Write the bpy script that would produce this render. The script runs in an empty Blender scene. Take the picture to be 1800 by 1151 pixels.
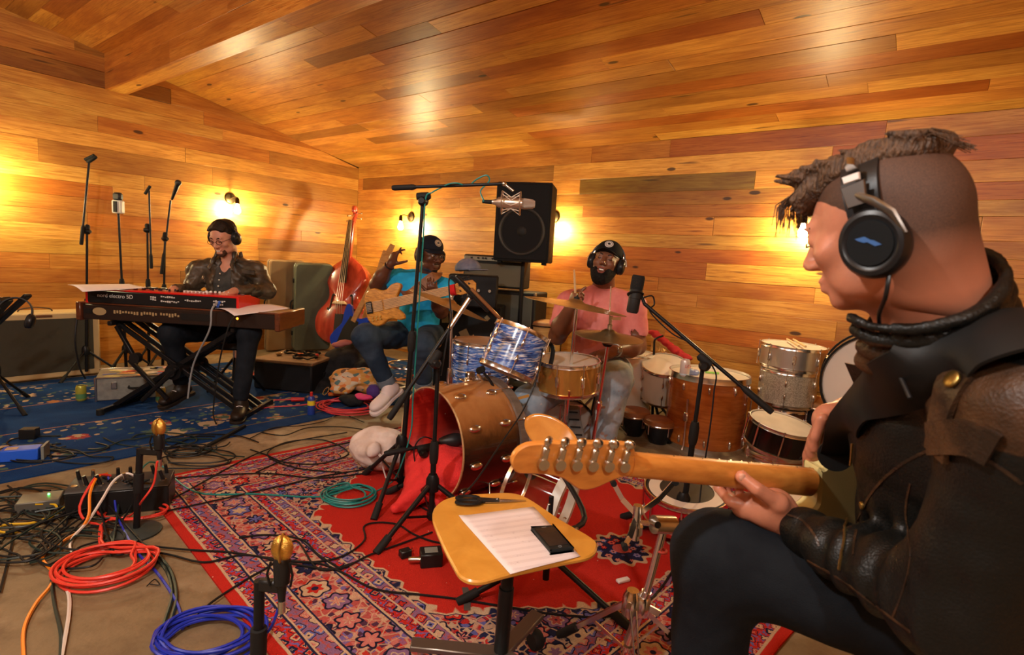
import bpy, math, random
import numpy as np
from mathutils import Vector, Matrix
PI = math.pi
rnd = random.Random(7)
sc = bpy.context.scene
col = sc.collection
# camera
FPX, PITCH, ROLL, CAMH = 961.0, 0.1222, 0.059, 1.2
def _cam_axes():
 cp, sp = math.cos(PITCH), math.sin(PITCH)
 fwd = Vector((0, cp, -sp)); right = Vector((1, 0, 0)); up = right.cross(fwd)
 c, s = math.cos(ROLL), math.sin(ROLL)
 return c * right + s * up, -s * right + c * up, fwd
CR, CU, CF = _cam_axes()
cam_d = bpy.data.cameras.new('camera'); cam = bpy.data.objects.new('camera', cam_d); col.objects.link(cam)
cam.matrix_world = Matrix(((CR.x, CU.x, -CF.x, 0), (CR.y, CU.y, -CF.y, 0), (CR.z, CU.z, -CF.z, CAMH), (0, 0, 0, 1)))
cam_d.sensor_width = 36; cam_d.lens = 36 * FPX / 1800; cam_d.clip_start = 0.05
cam_d.dof.use_dof = True; cam_d.dof.focus_distance = 2.2; cam_d.dof.aperture_fstop = 5.6
sc.camera = cam
# world, exposure
w = bpy.data.worlds.new('world'); sc.world = w; w.use_nodes = True
w.node_tree.nodes['Background'].inputs[0].default_value = (0.9, 0.75, 0.6, 1)
w.node_tree.nodes['Background'].inputs[1].default_value = 0.02
sc.view_settings.view_transform = 'Standard'; sc.view_settings.look = 'None'
sc.view_settings.gamma = 1; sc.view_settings.use_curve_mapping = False
sc.view_settings.exposure = 0.42
# added point lights replacing unseen bulbs on other walls (behind and beside the camera)
def lamp(name, loc, power, colr, size):
 l = bpy.data.lights.new(name, 'POINT'); l.energy = power; l.color = colr; l.shadow_soft_size = size
 o = bpy.data.objects.new(name, l); o.location = loc; col.objects.link(o); return o
lamp('added_fill_light', (-1.1, 0.25, 2.42), 104, (1, .97, .93), .06)
lamp('added_fill_light', (.15, -1.2, 2.4), 70, (1, .96, .90), .06)
lamp('added_fill_light', (-3.4, 1.0, 2.3), 40, (1, .92, .80), .06)
BULB = 26.0
def ray(x, y):
 return CR * (x - 900) - CU * (y - 575.5) + CF * FPX
def fl(x, y, z=0.0):
 d = ray(x, y); t = (z - CAMH) / d.z
 return Vector((0, 0, CAMH)) + d * t
def at(x, y, Y):
 d = ray(x, y)
 return Vector((0, 0, CAMH)) + d * (Y / d.y)
def vec(*a): return Vector(a)
# mesh helpers
def frame(axis, hint=None):
 z = Vector(axis).normalized()
 h = Vector(hint) if hint is not None else (Vector((0, 0, 1)) if abs(z.z) < .95 else Vector((1, 0, 0)))
 x = h.cross(z)
 if x.length < 1e-6: x = Vector((1, 0, 0)).cross(z)
 x.normalize(); y = z.cross(x)
 return x, y, z
def basis(x, y, z, o=(0, 0, 0)):
 return Matrix(((x[0], y[0], z[0], o[0]), (x[1], y[1], z[1], o[1]), (x[2], y[2], z[2], o[2]), (0, 0, 0, 1)))
class MB:
 def __init__(s, M=None): s.v = []; s.f = []; s.M = M
 def add(s, vs, fs):
  b = len(s.v)
  if s.M is not None: vs = [s.M @ Vector(p) for p in vs]
  s.v += [tuple(p) for p in vs]; s.f += [tuple(i + b for i in f) for f in fs]; return s
 def box(s, c, d, R=None, ch=0.0):
  c = Vector(c); hx, hy, hz = d[0] / 2, d[1] / 2, d[2] / 2
  if ch > 0:
   ch = min(ch, hx * .9, hy * .9, hz * .9)
   P = []
   for sx in (-1, 1):
    for sy in (-1, 1):
     for sz in (-1, 1):
      P += [(sx * hx, sy * (hy - ch), sz * (hz - ch)), (sx * (hx - ch), sy * hy, sz * (hz - ch)), (sx * (hx - ch), sy * (hy - ch), sz * hz)]
   import bmesh
   bm = bmesh.new()
   for p in P: bm.verts.new(p)
   bmesh.ops.convex_hull(bm, input=bm.verts)
   bm.verts.index_update(); bm.verts.ensure_lookup_table()
   vs = [v.co.copy() for v in bm.verts]; fs = [[v.index for v in f.verts] for f in bm.faces]; bm.free()
  else:
   vs = [Vector((x, y, z)) for x in (-hx, hx) for y in (-hy, hy) for z in (-hz, hz)]
   fs = [(0, 1, 3, 2), (4, 6, 7, 5), (0, 4, 5, 1), (2, 3, 7, 6), (0, 2, 6, 4), (1, 5, 7, 3)]
  if R is not None: vs = [R @ v for v in vs]
  return s.add([c + v for v in vs], fs)
 def beam(s, p0, p1, wx, wy, hint=None, ch=0.0):
  p0, p1 = Vector(p0), Vector(p1); x, y, z = frame(p1 - p0, hint)
  R = Matrix((x, y, z)).transposed()
  return s.box((p0 + p1) / 2, (wx, wy, (p1 - p0).length), R, ch)
 def lathe(s, prof, o=(0, 0, 0), axis=(0, 0, 1), n=20, sq=(1, 1), hint=None, caps=True):
  o = Vector(o); x, y, z = frame(axis, hint); vs = []; fs = []
  for (r, h) in prof:
   for i in range(n):
    a = 2 * PI * i / n
    vs.append(o + x * (r * sq[0] * math.cos(a)) + y * (r * sq[1] * math.sin(a)) + z * h)
  for k in range(len(prof) - 1):
   for i in range(n):
    j = (i + 1) % n; fs.append((k * n + i, k * n + j, (k + 1) * n + j, (k + 1) * n + i))
  if caps:
   if prof[0][0] > 1e-5: fs.append(tuple(reversed(range(n))))
   if prof[-1][0] > 1e-5: fs.append(tuple((len(prof) - 1) * n + i for i in range(n)))
  return s.add(vs, fs)
 def cyl(s, p0, p1, r0, r1=None, n=12):
  p0, p1 = Vector(p0), Vector(p1); r1 = r0 if r1 is None else r1
  return s.lathe([(r0, 0), (r1, (p1 - p0).length)], p0, p1 - p0, n)
 def ball(s, c, r, n=12, m=8, R=None):
  if not hasattr(r, '__len__'): r = (r, r, r)
  vs = []; fs = []
  for k in range(m + 1):
   t = PI * k / m
   for i in range(n):
    a = 2 * PI * i / n
    p = Vector((r[0] * math.sin(t) * math.cos(a), r[1] * math.sin(t) * math.sin(a), r[2] * math.cos(t)))
    if R is not None: p = R @ p
    vs.append(Vector(c) + p)
  for k in range(m):
   for i in range(n):
    j = (i + 1) % n; fs.append((k * n + i, (k + 1) * n + i, (k + 1) * n + j, k * n + j))
  return s.add(vs, fs)
 def tube(s, pts, r, n=8, closed=False, caps=True, flat=None):
  pts = [Vector(p) for p in pts]; N = len(pts)
  rs = r if hasattr(r, '__len__') else [r] * N
  vs = []; fs = []; prev = None
  for i in range(N):
   if closed: t = pts[(i + 1) % N] - pts[i - 1]
   else: t = pts[min(i + 1, N - 1)] - pts[max(i - 1, 0)]
   if t.length < 1e-9: t = Vector((0, 0, 1))
   t.normalize()
   if prev is None: x, y, _ = frame(t)
   else:
    x = prev - t * prev.dot(t)
    if x.length < 1e-6: x, _, _ = frame(t)
    x.normalize(); y = t.cross(x)
   prev = x
   for k in range(n):
    a = 2 * PI * k / n
    vs.append(pts[i] + (x * math.cos(a) + y * math.sin(a) * (flat or 1)) * rs[i])
  L = N if closed else N - 1
  for i in range(L):
   j = (i + 1) % N
   for k in range(n):
    m = (k + 1) % n; fs.append((i * n + k, i * n + m, j * n + m, j * n + k))
  if caps and not closed:
   fs.append(tuple(reversed(range(n)))); fs.append(tuple((N - 1) * n + k for k in range(n)))
  return s.add(vs, fs)
 def torus(s, c, R, r, axis=(0, 0, 1), n=32, m=8, sq=(1, 1), hint=None, arc=None):
  x, y, z = frame(axis, hint); a0, a1 = arc or (0, 2 * PI)
  k = n if arc is None else n + 1
  pts = [Vector(c) + x * (R * sq[0] * math.cos(a0 + (a1 - a0) * i / n)) + y * (R * sq[1] * math.sin(a0 + (a1 - a0) * i / n)) for i in range(k)]
  return s.tube(pts, r, m, closed=arc is None)
 def prism(s, out, h0, h1, M=None, ch=0.0):
  n = len(out); M = M or Matrix.Identity(4)
  cx = sum(p[0] for p in out) / n; cy = sum(p[1] for p in out) / n
  def ins(d):
   res = []
   for i in range(n):
    a = Vector(out[i - 1]); b = Vector(out[i]); c = Vector(out[(i + 1) % n])
    e1 = (b - a); e2 = (c - b)
    if e1.length < 1e-9 or e2.length < 1e-9: res.append(b); continue
    e1.normalize(); e2.normalize()
    nn = Vector((-e1.y - e2.y, e1.x + e2.x))
    if nn.length < 1e-6: res.append(b); continue
    nn.normalize(); res.append(b + nn * d * sg)
   return res
  area = sum(out[i - 1][0] * out[i][1] - out[i][0] * out[i - 1][1] for i in range(n)); sg = 1 if area > 0 else -1
  sgh = 1 if h1 > h0 else -1
  lay = [(out, h0), (out, h1)] if ch <= 0 else [(ins(ch), h0), (out, h0 + ch * sgh), (out, h1 - ch * sgh), (ins(ch), h1)]
  vs = [M @ Vector((p[0], p[1], h)) for o, h in lay for p in o]; fs = []
  for k in range(len(lay) - 1):
   for i in range(n):
    j = (i + 1) % n; fs.append((k * n + i, k * n + j, (k + 1) * n + j, (k + 1) * n + i))
  fs.append(tuple(reversed(range(n)))); fs.append(tuple((len(lay) - 1) * n + i for i in range(n)))
  return s.add(vs, fs)
 def grid(s, fn, nu, nv):
  vs = [fn(i / nu, j / nv) for j in range(nv + 1) for i in range(nu + 1)]
  fs = [(j * (nu + 1) + i, j * (nu + 1) + i + 1, (j + 1) * (nu + 1) + i + 1, (j + 1) * (nu + 1) + i) for j in range(nv) for i in range(nu)]
  return s.add(vs, fs)
 def obj(s, name, m, parent=None, smooth=True, sharp=.7, kind=None, label=None, solid=0, sub=0):
  me = bpy.data.meshes.new(name)
  me.from_pydata(s.v, [], s.f)
  import bmesh
  bm = bmesh.new(); bm.from_mesh(me); bmesh.ops.remove_doubles(bm, verts=bm.verts, dist=1e-6)
  bmesh.ops.recalc_face_normals(bm, faces=bm.faces); bm.to_mesh(me); bm.free()
  return mkobj(name, me, m, parent, smooth, sharp, kind, label, solid, sub)
def mkobj(name, me, m, parent=None, smooth=True, sharp=.7, kind=None, label=None, solid=0, sub=0):
 if smooth:
  me.polygons.foreach_set('use_smooth', [True] * len(me.polygons))
  if sharp: me.set_sharp_from_angle(angle=sharp)
 if m is not None: me.materials.append(m)
 o = bpy.data.objects.new(name, me); col.objects.link(o)
 if solid:
  md = o.modifiers.new('solid', 'SOLIDIFY'); md.thickness = solid; md.offset = 0
 if sub:
  md = o.modifiers.new('sub', 'SUBSURF'); md.levels = sub; md.render_levels = sub
 if parent is not None: put(o, parent)
 if kind: o['kind'] = kind
 if label: o['label'] = label
 return o
WM = {}
def wm(o):
 return WM.get(o.name, None) or (wm(o.parent) @ o.matrix_basis if o.parent else o.matrix_basis.copy())
def put(o, parent):            # parent without moving (o was built in world space)
 o.parent = parent; o.matrix_parent_inverse = wm(parent).inverted() if True else Matrix()
 WM[o.name] = Matrix.Identity(4) if o.matrix_basis == Matrix.Identity(4) else o.matrix_basis.copy()
def thing(name, label, cat, loc=(0, 0, 0), group=None, kind=None):
 o = bpy.data.objects.new(name, None); o.location = loc; col.objects.link(o)
 o.empty_display_size = .05
 WM[o.name] = Matrix.Translation(Vector(loc))
 tag(o, label, cat, group, kind); return o
def tag(o, label=None, cat=None, group=None, kind=None):
 if label: o['label'] = label
 if cat: o['category'] = cat
 if group: o['group'] = group
 if kind: o['kind'] = kind
 return o
def spline(P, n=8, closed=False):
 P = [Vector(p) for p in P]; out = []; N = len(P)
 for i in range(N if closed else N - 1):
  if closed: a, b, c, d = P[i - 1], P[i], P[(i + 1) % N], P[(i + 2) % N]
  else: a, b, c, d = P[max(i - 1, 0)], P[i], P[i + 1], P[min(i + 2, N - 1)]
  for k in range(n):
   t = k / n
   out.append(.5 * ((2 * b) + (c - a) * t + (2 * a - 5 * b + 4 * c - d) * t * t + (3 * b - a - 3 * c + d) * t ** 3))
 if not closed: out.append(P[-1])
 return out
def copy_tree(o, parent=None):
 c = o.copy(); col.objects.link(c)
 if parent: c.parent = parent
 for ch in list(o.children): copy_tree(ch, c)
 return c
# node expression helper
class NT:
 def __init__(s, mat): s.t = mat.node_tree; s.L = s.t.links
 def n(s, typ, **k):
  nd = s.t.nodes.new(typ)
  for a, b in k.items(): setattr(nd, a, b)
  return nd
 def put(s, sock, v):
  if isinstance(v, X): s.L.new(v.s, sock)
  elif isinstance(v, bpy.types.NodeSocket): s.L.new(v, sock)
  elif v is not None:
   if hasattr(v, '__len__') and len(v) == 3 and sock.type == 'RGBA': v = (*v, 1)
   sock.default_value = v
 def m(s, op, a, b=None, c=None, clamp=False):
  nd = s.n('ShaderNodeMath', operation=op, use_clamp=clamp)
  for i, q in enumerate((a, b, c)):
   if q is not None: s.put(nd.inputs[i], q)
  return X(s, nd.outputs[0])
 def mix(s, f, a, b, mode='MIX'):
  nd = s.n('ShaderNodeMix', data_type='RGBA', blend_type=mode)
  s.put(nd.inputs[0], f); s.put(nd.inputs[6], a); s.put(nd.inputs[7], b)
  return X(s, nd.outputs[2])
 def step(s, e, x, w=.002):    # 1 where x>e
  return s.m('DIVIDE', s.m('SUBTRACT', x, e), w, clamp=True)
 def band(s, x, a, b):
  return s.m('MULTIPLY', s.step(a, x), s.m('SUBTRACT', 1.0, s.step(b, x)))
 def coord(s, kind='Object'):
  return X(s, s.n('ShaderNodeTexCoord').outputs[kind])
 def xyz(s, v):
  nd = s.n('ShaderNodeSeparateXYZ'); s.put(nd.inputs[0], v); return [X(s, nd.outputs[i]) for i in range(3)]
 def comb(s, x, y, z=0.0):
  nd = s.n('ShaderNodeCombineXYZ'); s.put(nd.inputs[0], x); s.put(nd.inputs[1], y); s.put(nd.inputs[2], z); return X(s, nd.outputs[0])
 def mapv(s, v, scale=(1, 1, 1), loc=(0, 0, 0), rot=(0, 0, 0)):
  nd = s.n('ShaderNodeMapping'); s.put(nd.inputs[0], v); nd.inputs['Scale'].default_value = scale
  if isinstance(loc, X): s.put(nd.inputs['Location'], loc)
  else: nd.inputs['Location'].default_value = loc
  nd.inputs['Rotation'].default_value = rot; return X(s, nd.outputs[0])
 def noise(s, v, scale, detail=3, rough=.5, dist=0, out='Fac'):
  nd = s.n('ShaderNodeTexNoise'); s.put(nd.inputs['Vector'], v); nd.inputs['Scale'].default_value = scale
  nd.inputs['Detail'].default_value = detail; nd.inputs['Roughness'].default_value = rough; nd.inputs['Distortion'].default_value = dist
  return X(s, nd.outputs[0 if out == 'Fac' else 1])
 def vor(s, v, scale, feature='F1', rand=1.0, metric='EUCLIDEAN'):
  nd = s.n('ShaderNodeTexVoronoi', feature=feature, distance=metric); s.put(nd.inputs['Vector'], v)
  nd.inputs['Scale'].default_value = scale; nd.inputs['Randomness'].default_value = rand
  return X(s, nd.outputs['Distance']), (X(s, nd.outputs['Color']) if 'Color' in nd.outputs else None), nd
 def ramp(s, f, stops, interp='LINEAR'):
  nd = s.n('ShaderNodeValToRGB'); s.put(nd.inputs[0], f); cr = nd.color_ramp; cr.interpolation = interp
  while len(cr.elements) < len(stops): cr.elements.new(.5)
  for e, (p, c) in zip(cr.elements, stops): e.position = p; e.color = (*c[:3], 1)
  return X(s, nd.outputs[0])
 def bump(s, h, strength=.3, dist=.01, normal=None):
  nd = s.n('ShaderNodeBump'); nd.inputs['Strength'].default_value = strength; nd.inputs['Distance'].default_value = dist
  s.put(nd.inputs['Height'], h)
  if normal is not None: s.put(nd.inputs['Normal'], normal)
  return X(s, nd.outputs[0])
class X:
 def __init__(s, nt, sock): s.nt = nt; s.s = sock
 def __add__(s, o): return s.nt.m('ADD', s, o)
 def __radd__(s, o): return s.nt.m('ADD', o, s)
 def __sub__(s, o): return s.nt.m('SUBTRACT', s, o)
 def __rsub__(s, o): return s.nt.m('SUBTRACT', o, s)
 def __mul__(s, o): return s.nt.m('MULTIPLY', s, o)
 def __rmul__(s, o): return s.nt.m('MULTIPLY', o, s)
 def __truediv__(s, o): return s.nt.m('DIVIDE', s, o)
 def abs(s): return s.nt.m('ABSOLUTE', s)
 def min(s, o): return s.nt.m('MINIMUM', s, o)
 def max(s, o): return s.nt.m('MAXIMUM', s, o)
 def sin(s): return s.nt.m('SINE', s)
_M = {}
def newmat(name):
 m = bpy.data.materials.new(name); m.use_nodes = True
 return m, NT(m), m.node_tree.nodes['Principled BSDF']
def mat(name, c, rough=.5, metal=0, var=0.0, vs=20, bump=0.0, bs=200, coat=0, em=None, emc=None, alpha=1, trans=0, spec=None, sub=0):
 if name in _M: return _M[name]
 m, nt, b = newmat(name)
 b.inputs['Base Color'].default_value = (*c, 1); b.inputs['Roughness'].default_value = rough; b.inputs['Metallic'].default_value = metal
 if coat: b.inputs['Coat Weight'].default_value = coat; b.inputs['Coat Roughness'].default_value = .12
 if spec is None and max(c) < .03: spec = .28
 if spec is not None: b.inputs['Specular IOR Level'].default_value = spec
 if trans: b.inputs['Transmission Weight'].default_value = trans; b.inputs['IOR'].default_value = 1.3
 if sub: b.inputs['Subsurface Weight'].default_value = sub; b.inputs['Subsurface Radius'].default_value = (.012, .004, .002); b.inputs['Subsurface Scale'].default_value = 1
 if var:
  f = nt.noise(nt.coord(), vs, 4)
  dk = tuple(max(0, q * (1 - var)) for q in c); lt = tuple(min(1, q * (1 + var)) for q in c)
  nt.put(b.inputs['Base Color'], nt.ramp(f, [(.3, dk), (.7, lt)]))
 if bump:
  nt.put(b.inputs['Normal'], nt.bump(nt.noise(nt.coord(), bs, 3), bump, .01))
 if em:
  b.inputs['Emission Color'].default_value = (*(emc or c), 1); b.inputs['Emission Strength'].default_value = em
 _M[name] = m; return m
def text(name, s, size, M, m, parent=None, depth=.0006, space=1.0, label=None):
 cu = bpy.data.curves.new(name, 'FONT'); cu.body = s; cu.size = size; cu.extrude = depth; cu.align_x = 'CENTER'; cu.align_y = 'CENTER'; cu.space_character = space
 tmp = bpy.data.objects.new('tmp', cu); col.objects.link(tmp)
 dg = bpy.context.evaluated_depsgraph_get(); dg.update()
 me = bpy.data.meshes.new_from_object(tmp.evaluated_get(dg)); bpy.data.objects.remove(tmp)
 me.transform(M); me.materials.clear()
 return mkobj(name, me, m, parent, smooth=False, label=label)
def cable(name, pts, r, m, label, group=None, cat='cable', n=6, sm=8, parent=None, closed=False):
 return tag(MB().tube(spline(pts, sm, closed), r, n, closed=closed).obj(name, m, parent), label, cat, group)
# THE ROOM
TH = math.radians(52.7)
UD = Vector((math.sin(TH), -math.cos(TH), 0)); VD = Vector((-math.cos(TH), -math.sin(TH), 0))
K0 = fl(612, 600) - VD * .1                       # room corner on the floor
def rm(u, v, z=0.0): return K0 + UD * u + VD * v + Vector((0, 0, z))
def uv_of(p): q = Vector(p) - K0; return q.dot(UD), q.dot(VD)
EAVE, SL, RIDGE, UMAX = 2.275, .195, 4.9, 8.6
def wood_plank():
 m, nt, b = newmat('plank_wood')
 oi = nt.n('ShaderNodeObjectInfo'); rn = X(nt, oi.outputs['Random']); tint = X(nt, oi.outputs['Color'])
 co = nt.coord()
 off = nt.comb(rn * 37.0, rn * 91.0, rn * 13.0)
 nd = nt.n('ShaderNodeVectorMath', operation='ADD'); nt.put(nd.inputs[0], co); nt.put(nd.inputs[1], off); v = X(nt, nd.outputs[0])
 warp = nt.noise(nt.mapv(v, (1.1, 5, 5)), 1.6, 2, .5)
 g1 = nt.noise(nt.mapv(v, (1.2, 26, 26)), 2.2, 6, .62, 1.8)
 g2 = nt.noise(nt.mapv(v, (3, 160, 160)), 2.0, 3, .6)
 blot = nt.noise(nt.mapv(v, (1.5, 5, 5)), 1.3, 3, .55)
 base = nt.ramp(g1, [(.22, (.24, .075, .012)), (.38, (.50, .19, .028)), (.52, (.66, .30, .050)), (.7, (.76, .39, .085)), (.85, (.62, .25, .035))])
 c = nt.mix(blot.s, base, (.56, .20, .045)) if False else nt.mix(nt.ramp(blot, [(.45, (0, 0, 0)), (.75, (.75, .75, .75))]), base, (.36, .105, .016))
 kd, kc, _ = nt.vor(nt.mapv(v, (1.0, 2.6, 2.6)), 1.5)
 ks = nt.step(kd + (warp * .03), .085, .02)
 kd2, kc2, _ = nt.vor(nt.mapv(v, (.8, 9, 9)), 1.1)
 st = nt.m('MULTIPLY', nt.step(kd2 + g1 * .12, .16, .06), .8)
 c = nt.mix(st, c, (.10, .035, .012)); c = nt.mix(nt.m('MULTIPLY', ks, .9), c, (.045, .016, .007))
 c = nt.mix(nt.m('MULTIPLY', g2, .25), c, (.30, .10, .02), 'MULTIPLY') if False else c
 c = nt.mix(1.0, c, tint, 'MULTIPLY')
 nt.put(b.inputs['Base Color'], c)
 b.inputs['Roughness'].default_value = .36; b.inputs['Specular IOR Level'].default_value = .45
 nt.put(b.inputs['Roughness'], nt.m('ADD', .3, g2 * .18))
 nt.put(b.inputs['Normal'], nt.bump(g2, .12, .004))
 return m
WOODP = wood_plank()
PC = {}
def plank(parent, M, x0, x1, y0, y1, color, depth=.02, clip=None, name='plank'):
 """a board in the surface frame M (x along, y across, z out of the wall)"""
 g = .0005 + (.0022 if rnd.random() < .12 else 0)
 cx, cy = (x0 + x1) / 2, (y0 + y1) / 2; a, h = (x1 - x0) / 2 - g, (y1 - y0) / 2 - g; ch = .0012
 if clip:
  out = clip
 else: out = [(-a, -h), (a, -h), (a, h), (-a, h)]
 if not clip: cxy = (cx, cy)
 else:
  cxy = (sum(p[0] for p in out) / len(out), sum(p[1] for p in out) / len(out)); out = [(p[0] - cxy[0], p[1] - cxy[1]) for p in out]
 pr = rnd.uniform(-.0012, .0018)
 n = len(out); ins = []
 for (px, py) in out: ins.append((px - math.copysign(ch, px), py - math.copysign(ch, py)))
 vs = [(p[0], p[1], -depth) for p in out] + [(p[0], p[1], pr - ch) for p in out] + [(p[0], p[1], pr) for p in ins]
 fs = [tuple(range(n, 0, -1))[:0]] if False else []
 for k in range(2):
  for i in range(n):
   j = (i + 1) % n; fs.append((k * n + i, k * n + j, (k + 1) * n + j, (k + 1) * n + i))
 fs.append(tuple(2 * n + i for i in range(n)))
 me = bpy.data.meshes.new(name); me.from_pydata(vs, [], fs); me.materials.append(WOODP)
 o = bpy.data.objects.new(name, me); col.objects.link(o)
 o.matrix_basis = M @ Matrix.Translation((cxy[0], cxy[1], 0)); o.color = (*color, 1)
 o.parent = parent; o.matrix_parent_inverse = wm(parent).inverted()
 return o
def tone():
 r = rnd.random(); k = rnd.uniform(.82, 1.12)
 if r < .12: return (.62 * k, .56 * k, .50 * k)
 if r < .3: return (.86 * k, .72 * k, .62 * k)
 if r < .45: return (1.05 * k, 1.12 * k, 1.15 * k)
 return (k, k * rnd.uniform(.93, 1.04), k * rnd.uniform(.85, 1.05))
def boards(parent, M, x0, x1, rows, forced={}, lmin=1.0, lmax=3.2, clipf=None):
 for ri in range(len(rows) - 1):
  y0, y1 = rows[ri], rows[ri + 1]; F = []
  for (fx0, fx1, fy, c) in forced:
   if y0 <= fy < y1: F.append((fx0, fx1, c))
  F.sort(); x = x0; segs = []
  def fill(a, b):
   x = a
   while x < b - .01:
    L = rnd.uniform(lmin, lmax)
    if b - (x + L) < .5: L = b - x
    segs.append((x, min(b, x + L), tone())); x += L
  for (a, b, c) in F:
   if a > x + .02: fill(x, a)
   segs.append((max(a, x), b, c)); x = b
  if x < x1 - .02:
   if segs or F: fill(x, x1)
   else:
    L0 = rnd.uniform(.3, lmax); segs.append((x, min(x + L0, x1), tone()))
    if x + L0 < x1 - .02: fill(x + L0, x1)
  for (a, b, c) in segs:
   cl = clipf(a, b, y0, y1) if clipf else None
   if cl == 'skip': continue
   plank(parent, M, a, b, y0, y1, c, clip=cl)
def struct(name, mb, m, parent=None):
 o = mb.obj(name, m, parent, smooth=False); o['kind'] = 'structure'; return o
def slab(name, pts, thick, m):      # pts in world, thickness along outward normal
 n = (pts[1] - pts[0]).cross(pts[2] - pts[0]).normalized() * thick
 N = len(pts); vs = list(pts) + [p + n for p in pts]
 fs = [tuple(range(N)), tuple(range(2 * N - 1, N - 1, -1))] + [(i, (i + 1) % N, (i + 1) % N + N, i + N) for i in range(N)]
 return struct(name, MB().add(vs, fs), m)
backer = mat('board_backing', (.10, .04, .015), .8)
plainwood = mat('plain_boards', (.58, .27, .08), .4, var=.3, vs=3)
zr = EAVE + SL * RIDGE; VM = 2 * RIDGE
def concrete():
 m, nt, b = newmat('concrete'); co = nt.coord()
 a = nt.noise(co, 1.1, 6, .6); c2 = nt.noise(co, 9, 5, .65); c3 = nt.noise(co, 60, 3, .6)
 c = nt.ramp(a, [(.3, (.13, .088, .045)), (.5, (.22, .155, .082)), (.72, (.46, .35, .22))])
 c = nt.mix(nt.ramp(c2, [(.48, (0, 0, 0)), (.7, (.7, .7, .7))]), c, (.12, .075, .035))
 d, _, _ = nt.vor(co, 3.1); d2, _, _ = nt.vor(co, 11)
 c = nt.mix(nt.m('MULTIPLY', nt.step(d + c2 * .1, .11, .04), .45), c, (.10, .055, .03))
 c = nt.mix(nt.m('MULTIPLY', nt.step(d2, .035, .012), .7), c, (.60, .52, .42))
 nt.put(b.inputs['Base Color'], c); nt.put(b.inputs['Roughness'], nt.m('ADD', .42, c2 * .3))
 nt.put(b.inputs['Normal'], nt.bump(c3 + c2, .25, .006)); return m
slab('floor', [rm(-.1, -.1, 0), rm(-.1, VM + .1, 0), rm(UMAX + .1, VM + .1, 0), rm(UMAX + .1, -.1, 0)], -.12, concrete())
gp = [rm(-.03, -.05, 0), rm(-.03, -.05, EAVE), rm(-.03, RIDGE, zr + .05), rm(-.03, VM + .05, EAVE), rm(-.03, VM + .05, 0)]
wallA = slab('wall_left', gp, -.1, backer)
wallB = slab('wall_right', [rm(-.05, -.03, 0), rm(UMAX, -.03, 0), rm(UMAX, -.03, EAVE + .05), rm(-.05, -.03, EAVE + .05)], -.1, backer)
slab('wall_rear', [rm(UMAX, 0, 0), rm(UMAX, VM, 0), rm(UMAX, VM, EAVE), rm(UMAX, RIDGE, zr), rm(UMAX, 0, EAVE)], -.1, plainwood)
slab('wall_front', [rm(0, VM, 0), rm(UMAX, VM, 0), rm(UMAX, VM, EAVE), rm(0, VM, EAVE)], .1, plainwood)
ceilA = slab('ceiling', [rm(-.1, -.1, EAVE + .02), rm(UMAX, -.1, EAVE + .02), rm(UMAX, RIDGE, zr + .03), rm(-.1, RIDGE, zr + .03)], -.1, backer)
slab('ceiling', [rm(-.1, RIDGE, zr), rm(UMAX, RIDGE, zr), rm(UMAX, VM + .1, EAVE), rm(-.1, VM + .1, EAVE)], -.1, plainwood)
MA = basis(VD, (0, 0, 1), UD, rm(0, 0, 0))            # x = v, y = z, out = +u
MBw = basis(UD, (0, 0, 1), VD, rm(0, 0, 0))           # x = u, y = z, out = +v
cs = Vector((0, 0, SL)) + VD; cs.normalize()
MC = basis(UD, cs, UD.cross(cs) * (1 if UD.cross(cs).z < 0 else -1), rm(0, 0, EAVE))
def rws(a, b, p, j=.01):
 r = [a]
 while r[-1] < b - p * .6: r.append(r[-1] + p + rnd.uniform(-j, j))
 r[-1] = b; return r
def clipA(a, b, y0, y1):
 if y1 <= EAVE: return None
 f = lambda z: max(0, (z - EAVE) / SL)
 f0, f1 = f(y0), f(y1)
 if b <= f0 + .03: return 'skip'
 if a >= f1: return None
 a0, a1 = max(a, f0), max(a, f1)
 if b <= f1:
  zb = EAVE + SL * b; return [(a0, y0), (b, y0), (b, zb)] if a <= f0 else [(a, y0), (b, y0), (b, zb), (a, EAVE + SL * a)]
 if a > f0: return [(a, y0), (b, y0), (b, y1), (f1, y1), (a, EAVE + SL * a)]
 return [(a0, y0), (b, y0), (b, y1), (a1, y1)]
DK = (.42, .34, .28); RD = (.62, .40, .30); GR = (.36, .42, .34)
rowsA = rws(0, 1.98, .13, .006) + [2.12, 2.26, 2.38, 2.51, 2.65, 2.77, 2.9, 3.03, 3.2]
boards(wallA, MA, 0, 5.4, rowsA, [(2.2, 4.5, 2.6, DK), (0, 1.9, 2.45, (.72, .55, .42)), (1.2, 2.8, 2.2, (.8, .62, .5)), (2.7, 3.9, 1.55, (.75, .5, .35)), (2.9, 4.6, 1.05, (1, 1.15, 1.1)), (.8, 2.9, 1.3, (.85, .6, .42))], clipf=clipA)
rowsB = [0, .12, .25, .38, .5, .63, .76, .9, 1.01, 1.13, 1.27, 1.38, 1.49, 1.64, 1.74, 1.85, 1.985, 2.13, 2.275]
boards(wallB, MBw, 0, UMAX - .3, rowsB, [(3.35, 4.9, 1.9, GR), (3.4, 5.5, 1.7, (.55, .42, .34)), (3.6, 5.6, 1.32, (.68, .42, .30)), (3.0, 4.6, 1.2, RD), (.1, 1.5, 2.03, (.45, .36, .30)), (2.0, 3.45, 2.2, (.9, .8, .7)), (4.2, 5.7, 2.2, RD), (5.4, 7.4, 2.0, (.8, .5, .38)), (5.5, 7.2, 1.8, (.78, .52, .4)), (2.2, 4.2, 1.07, (.75, .55, .4)), (5.6, 7.4, 1.3, (1, .9, .8)), (4.3, 6.4, .7, (.9, .62, .45))])
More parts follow.
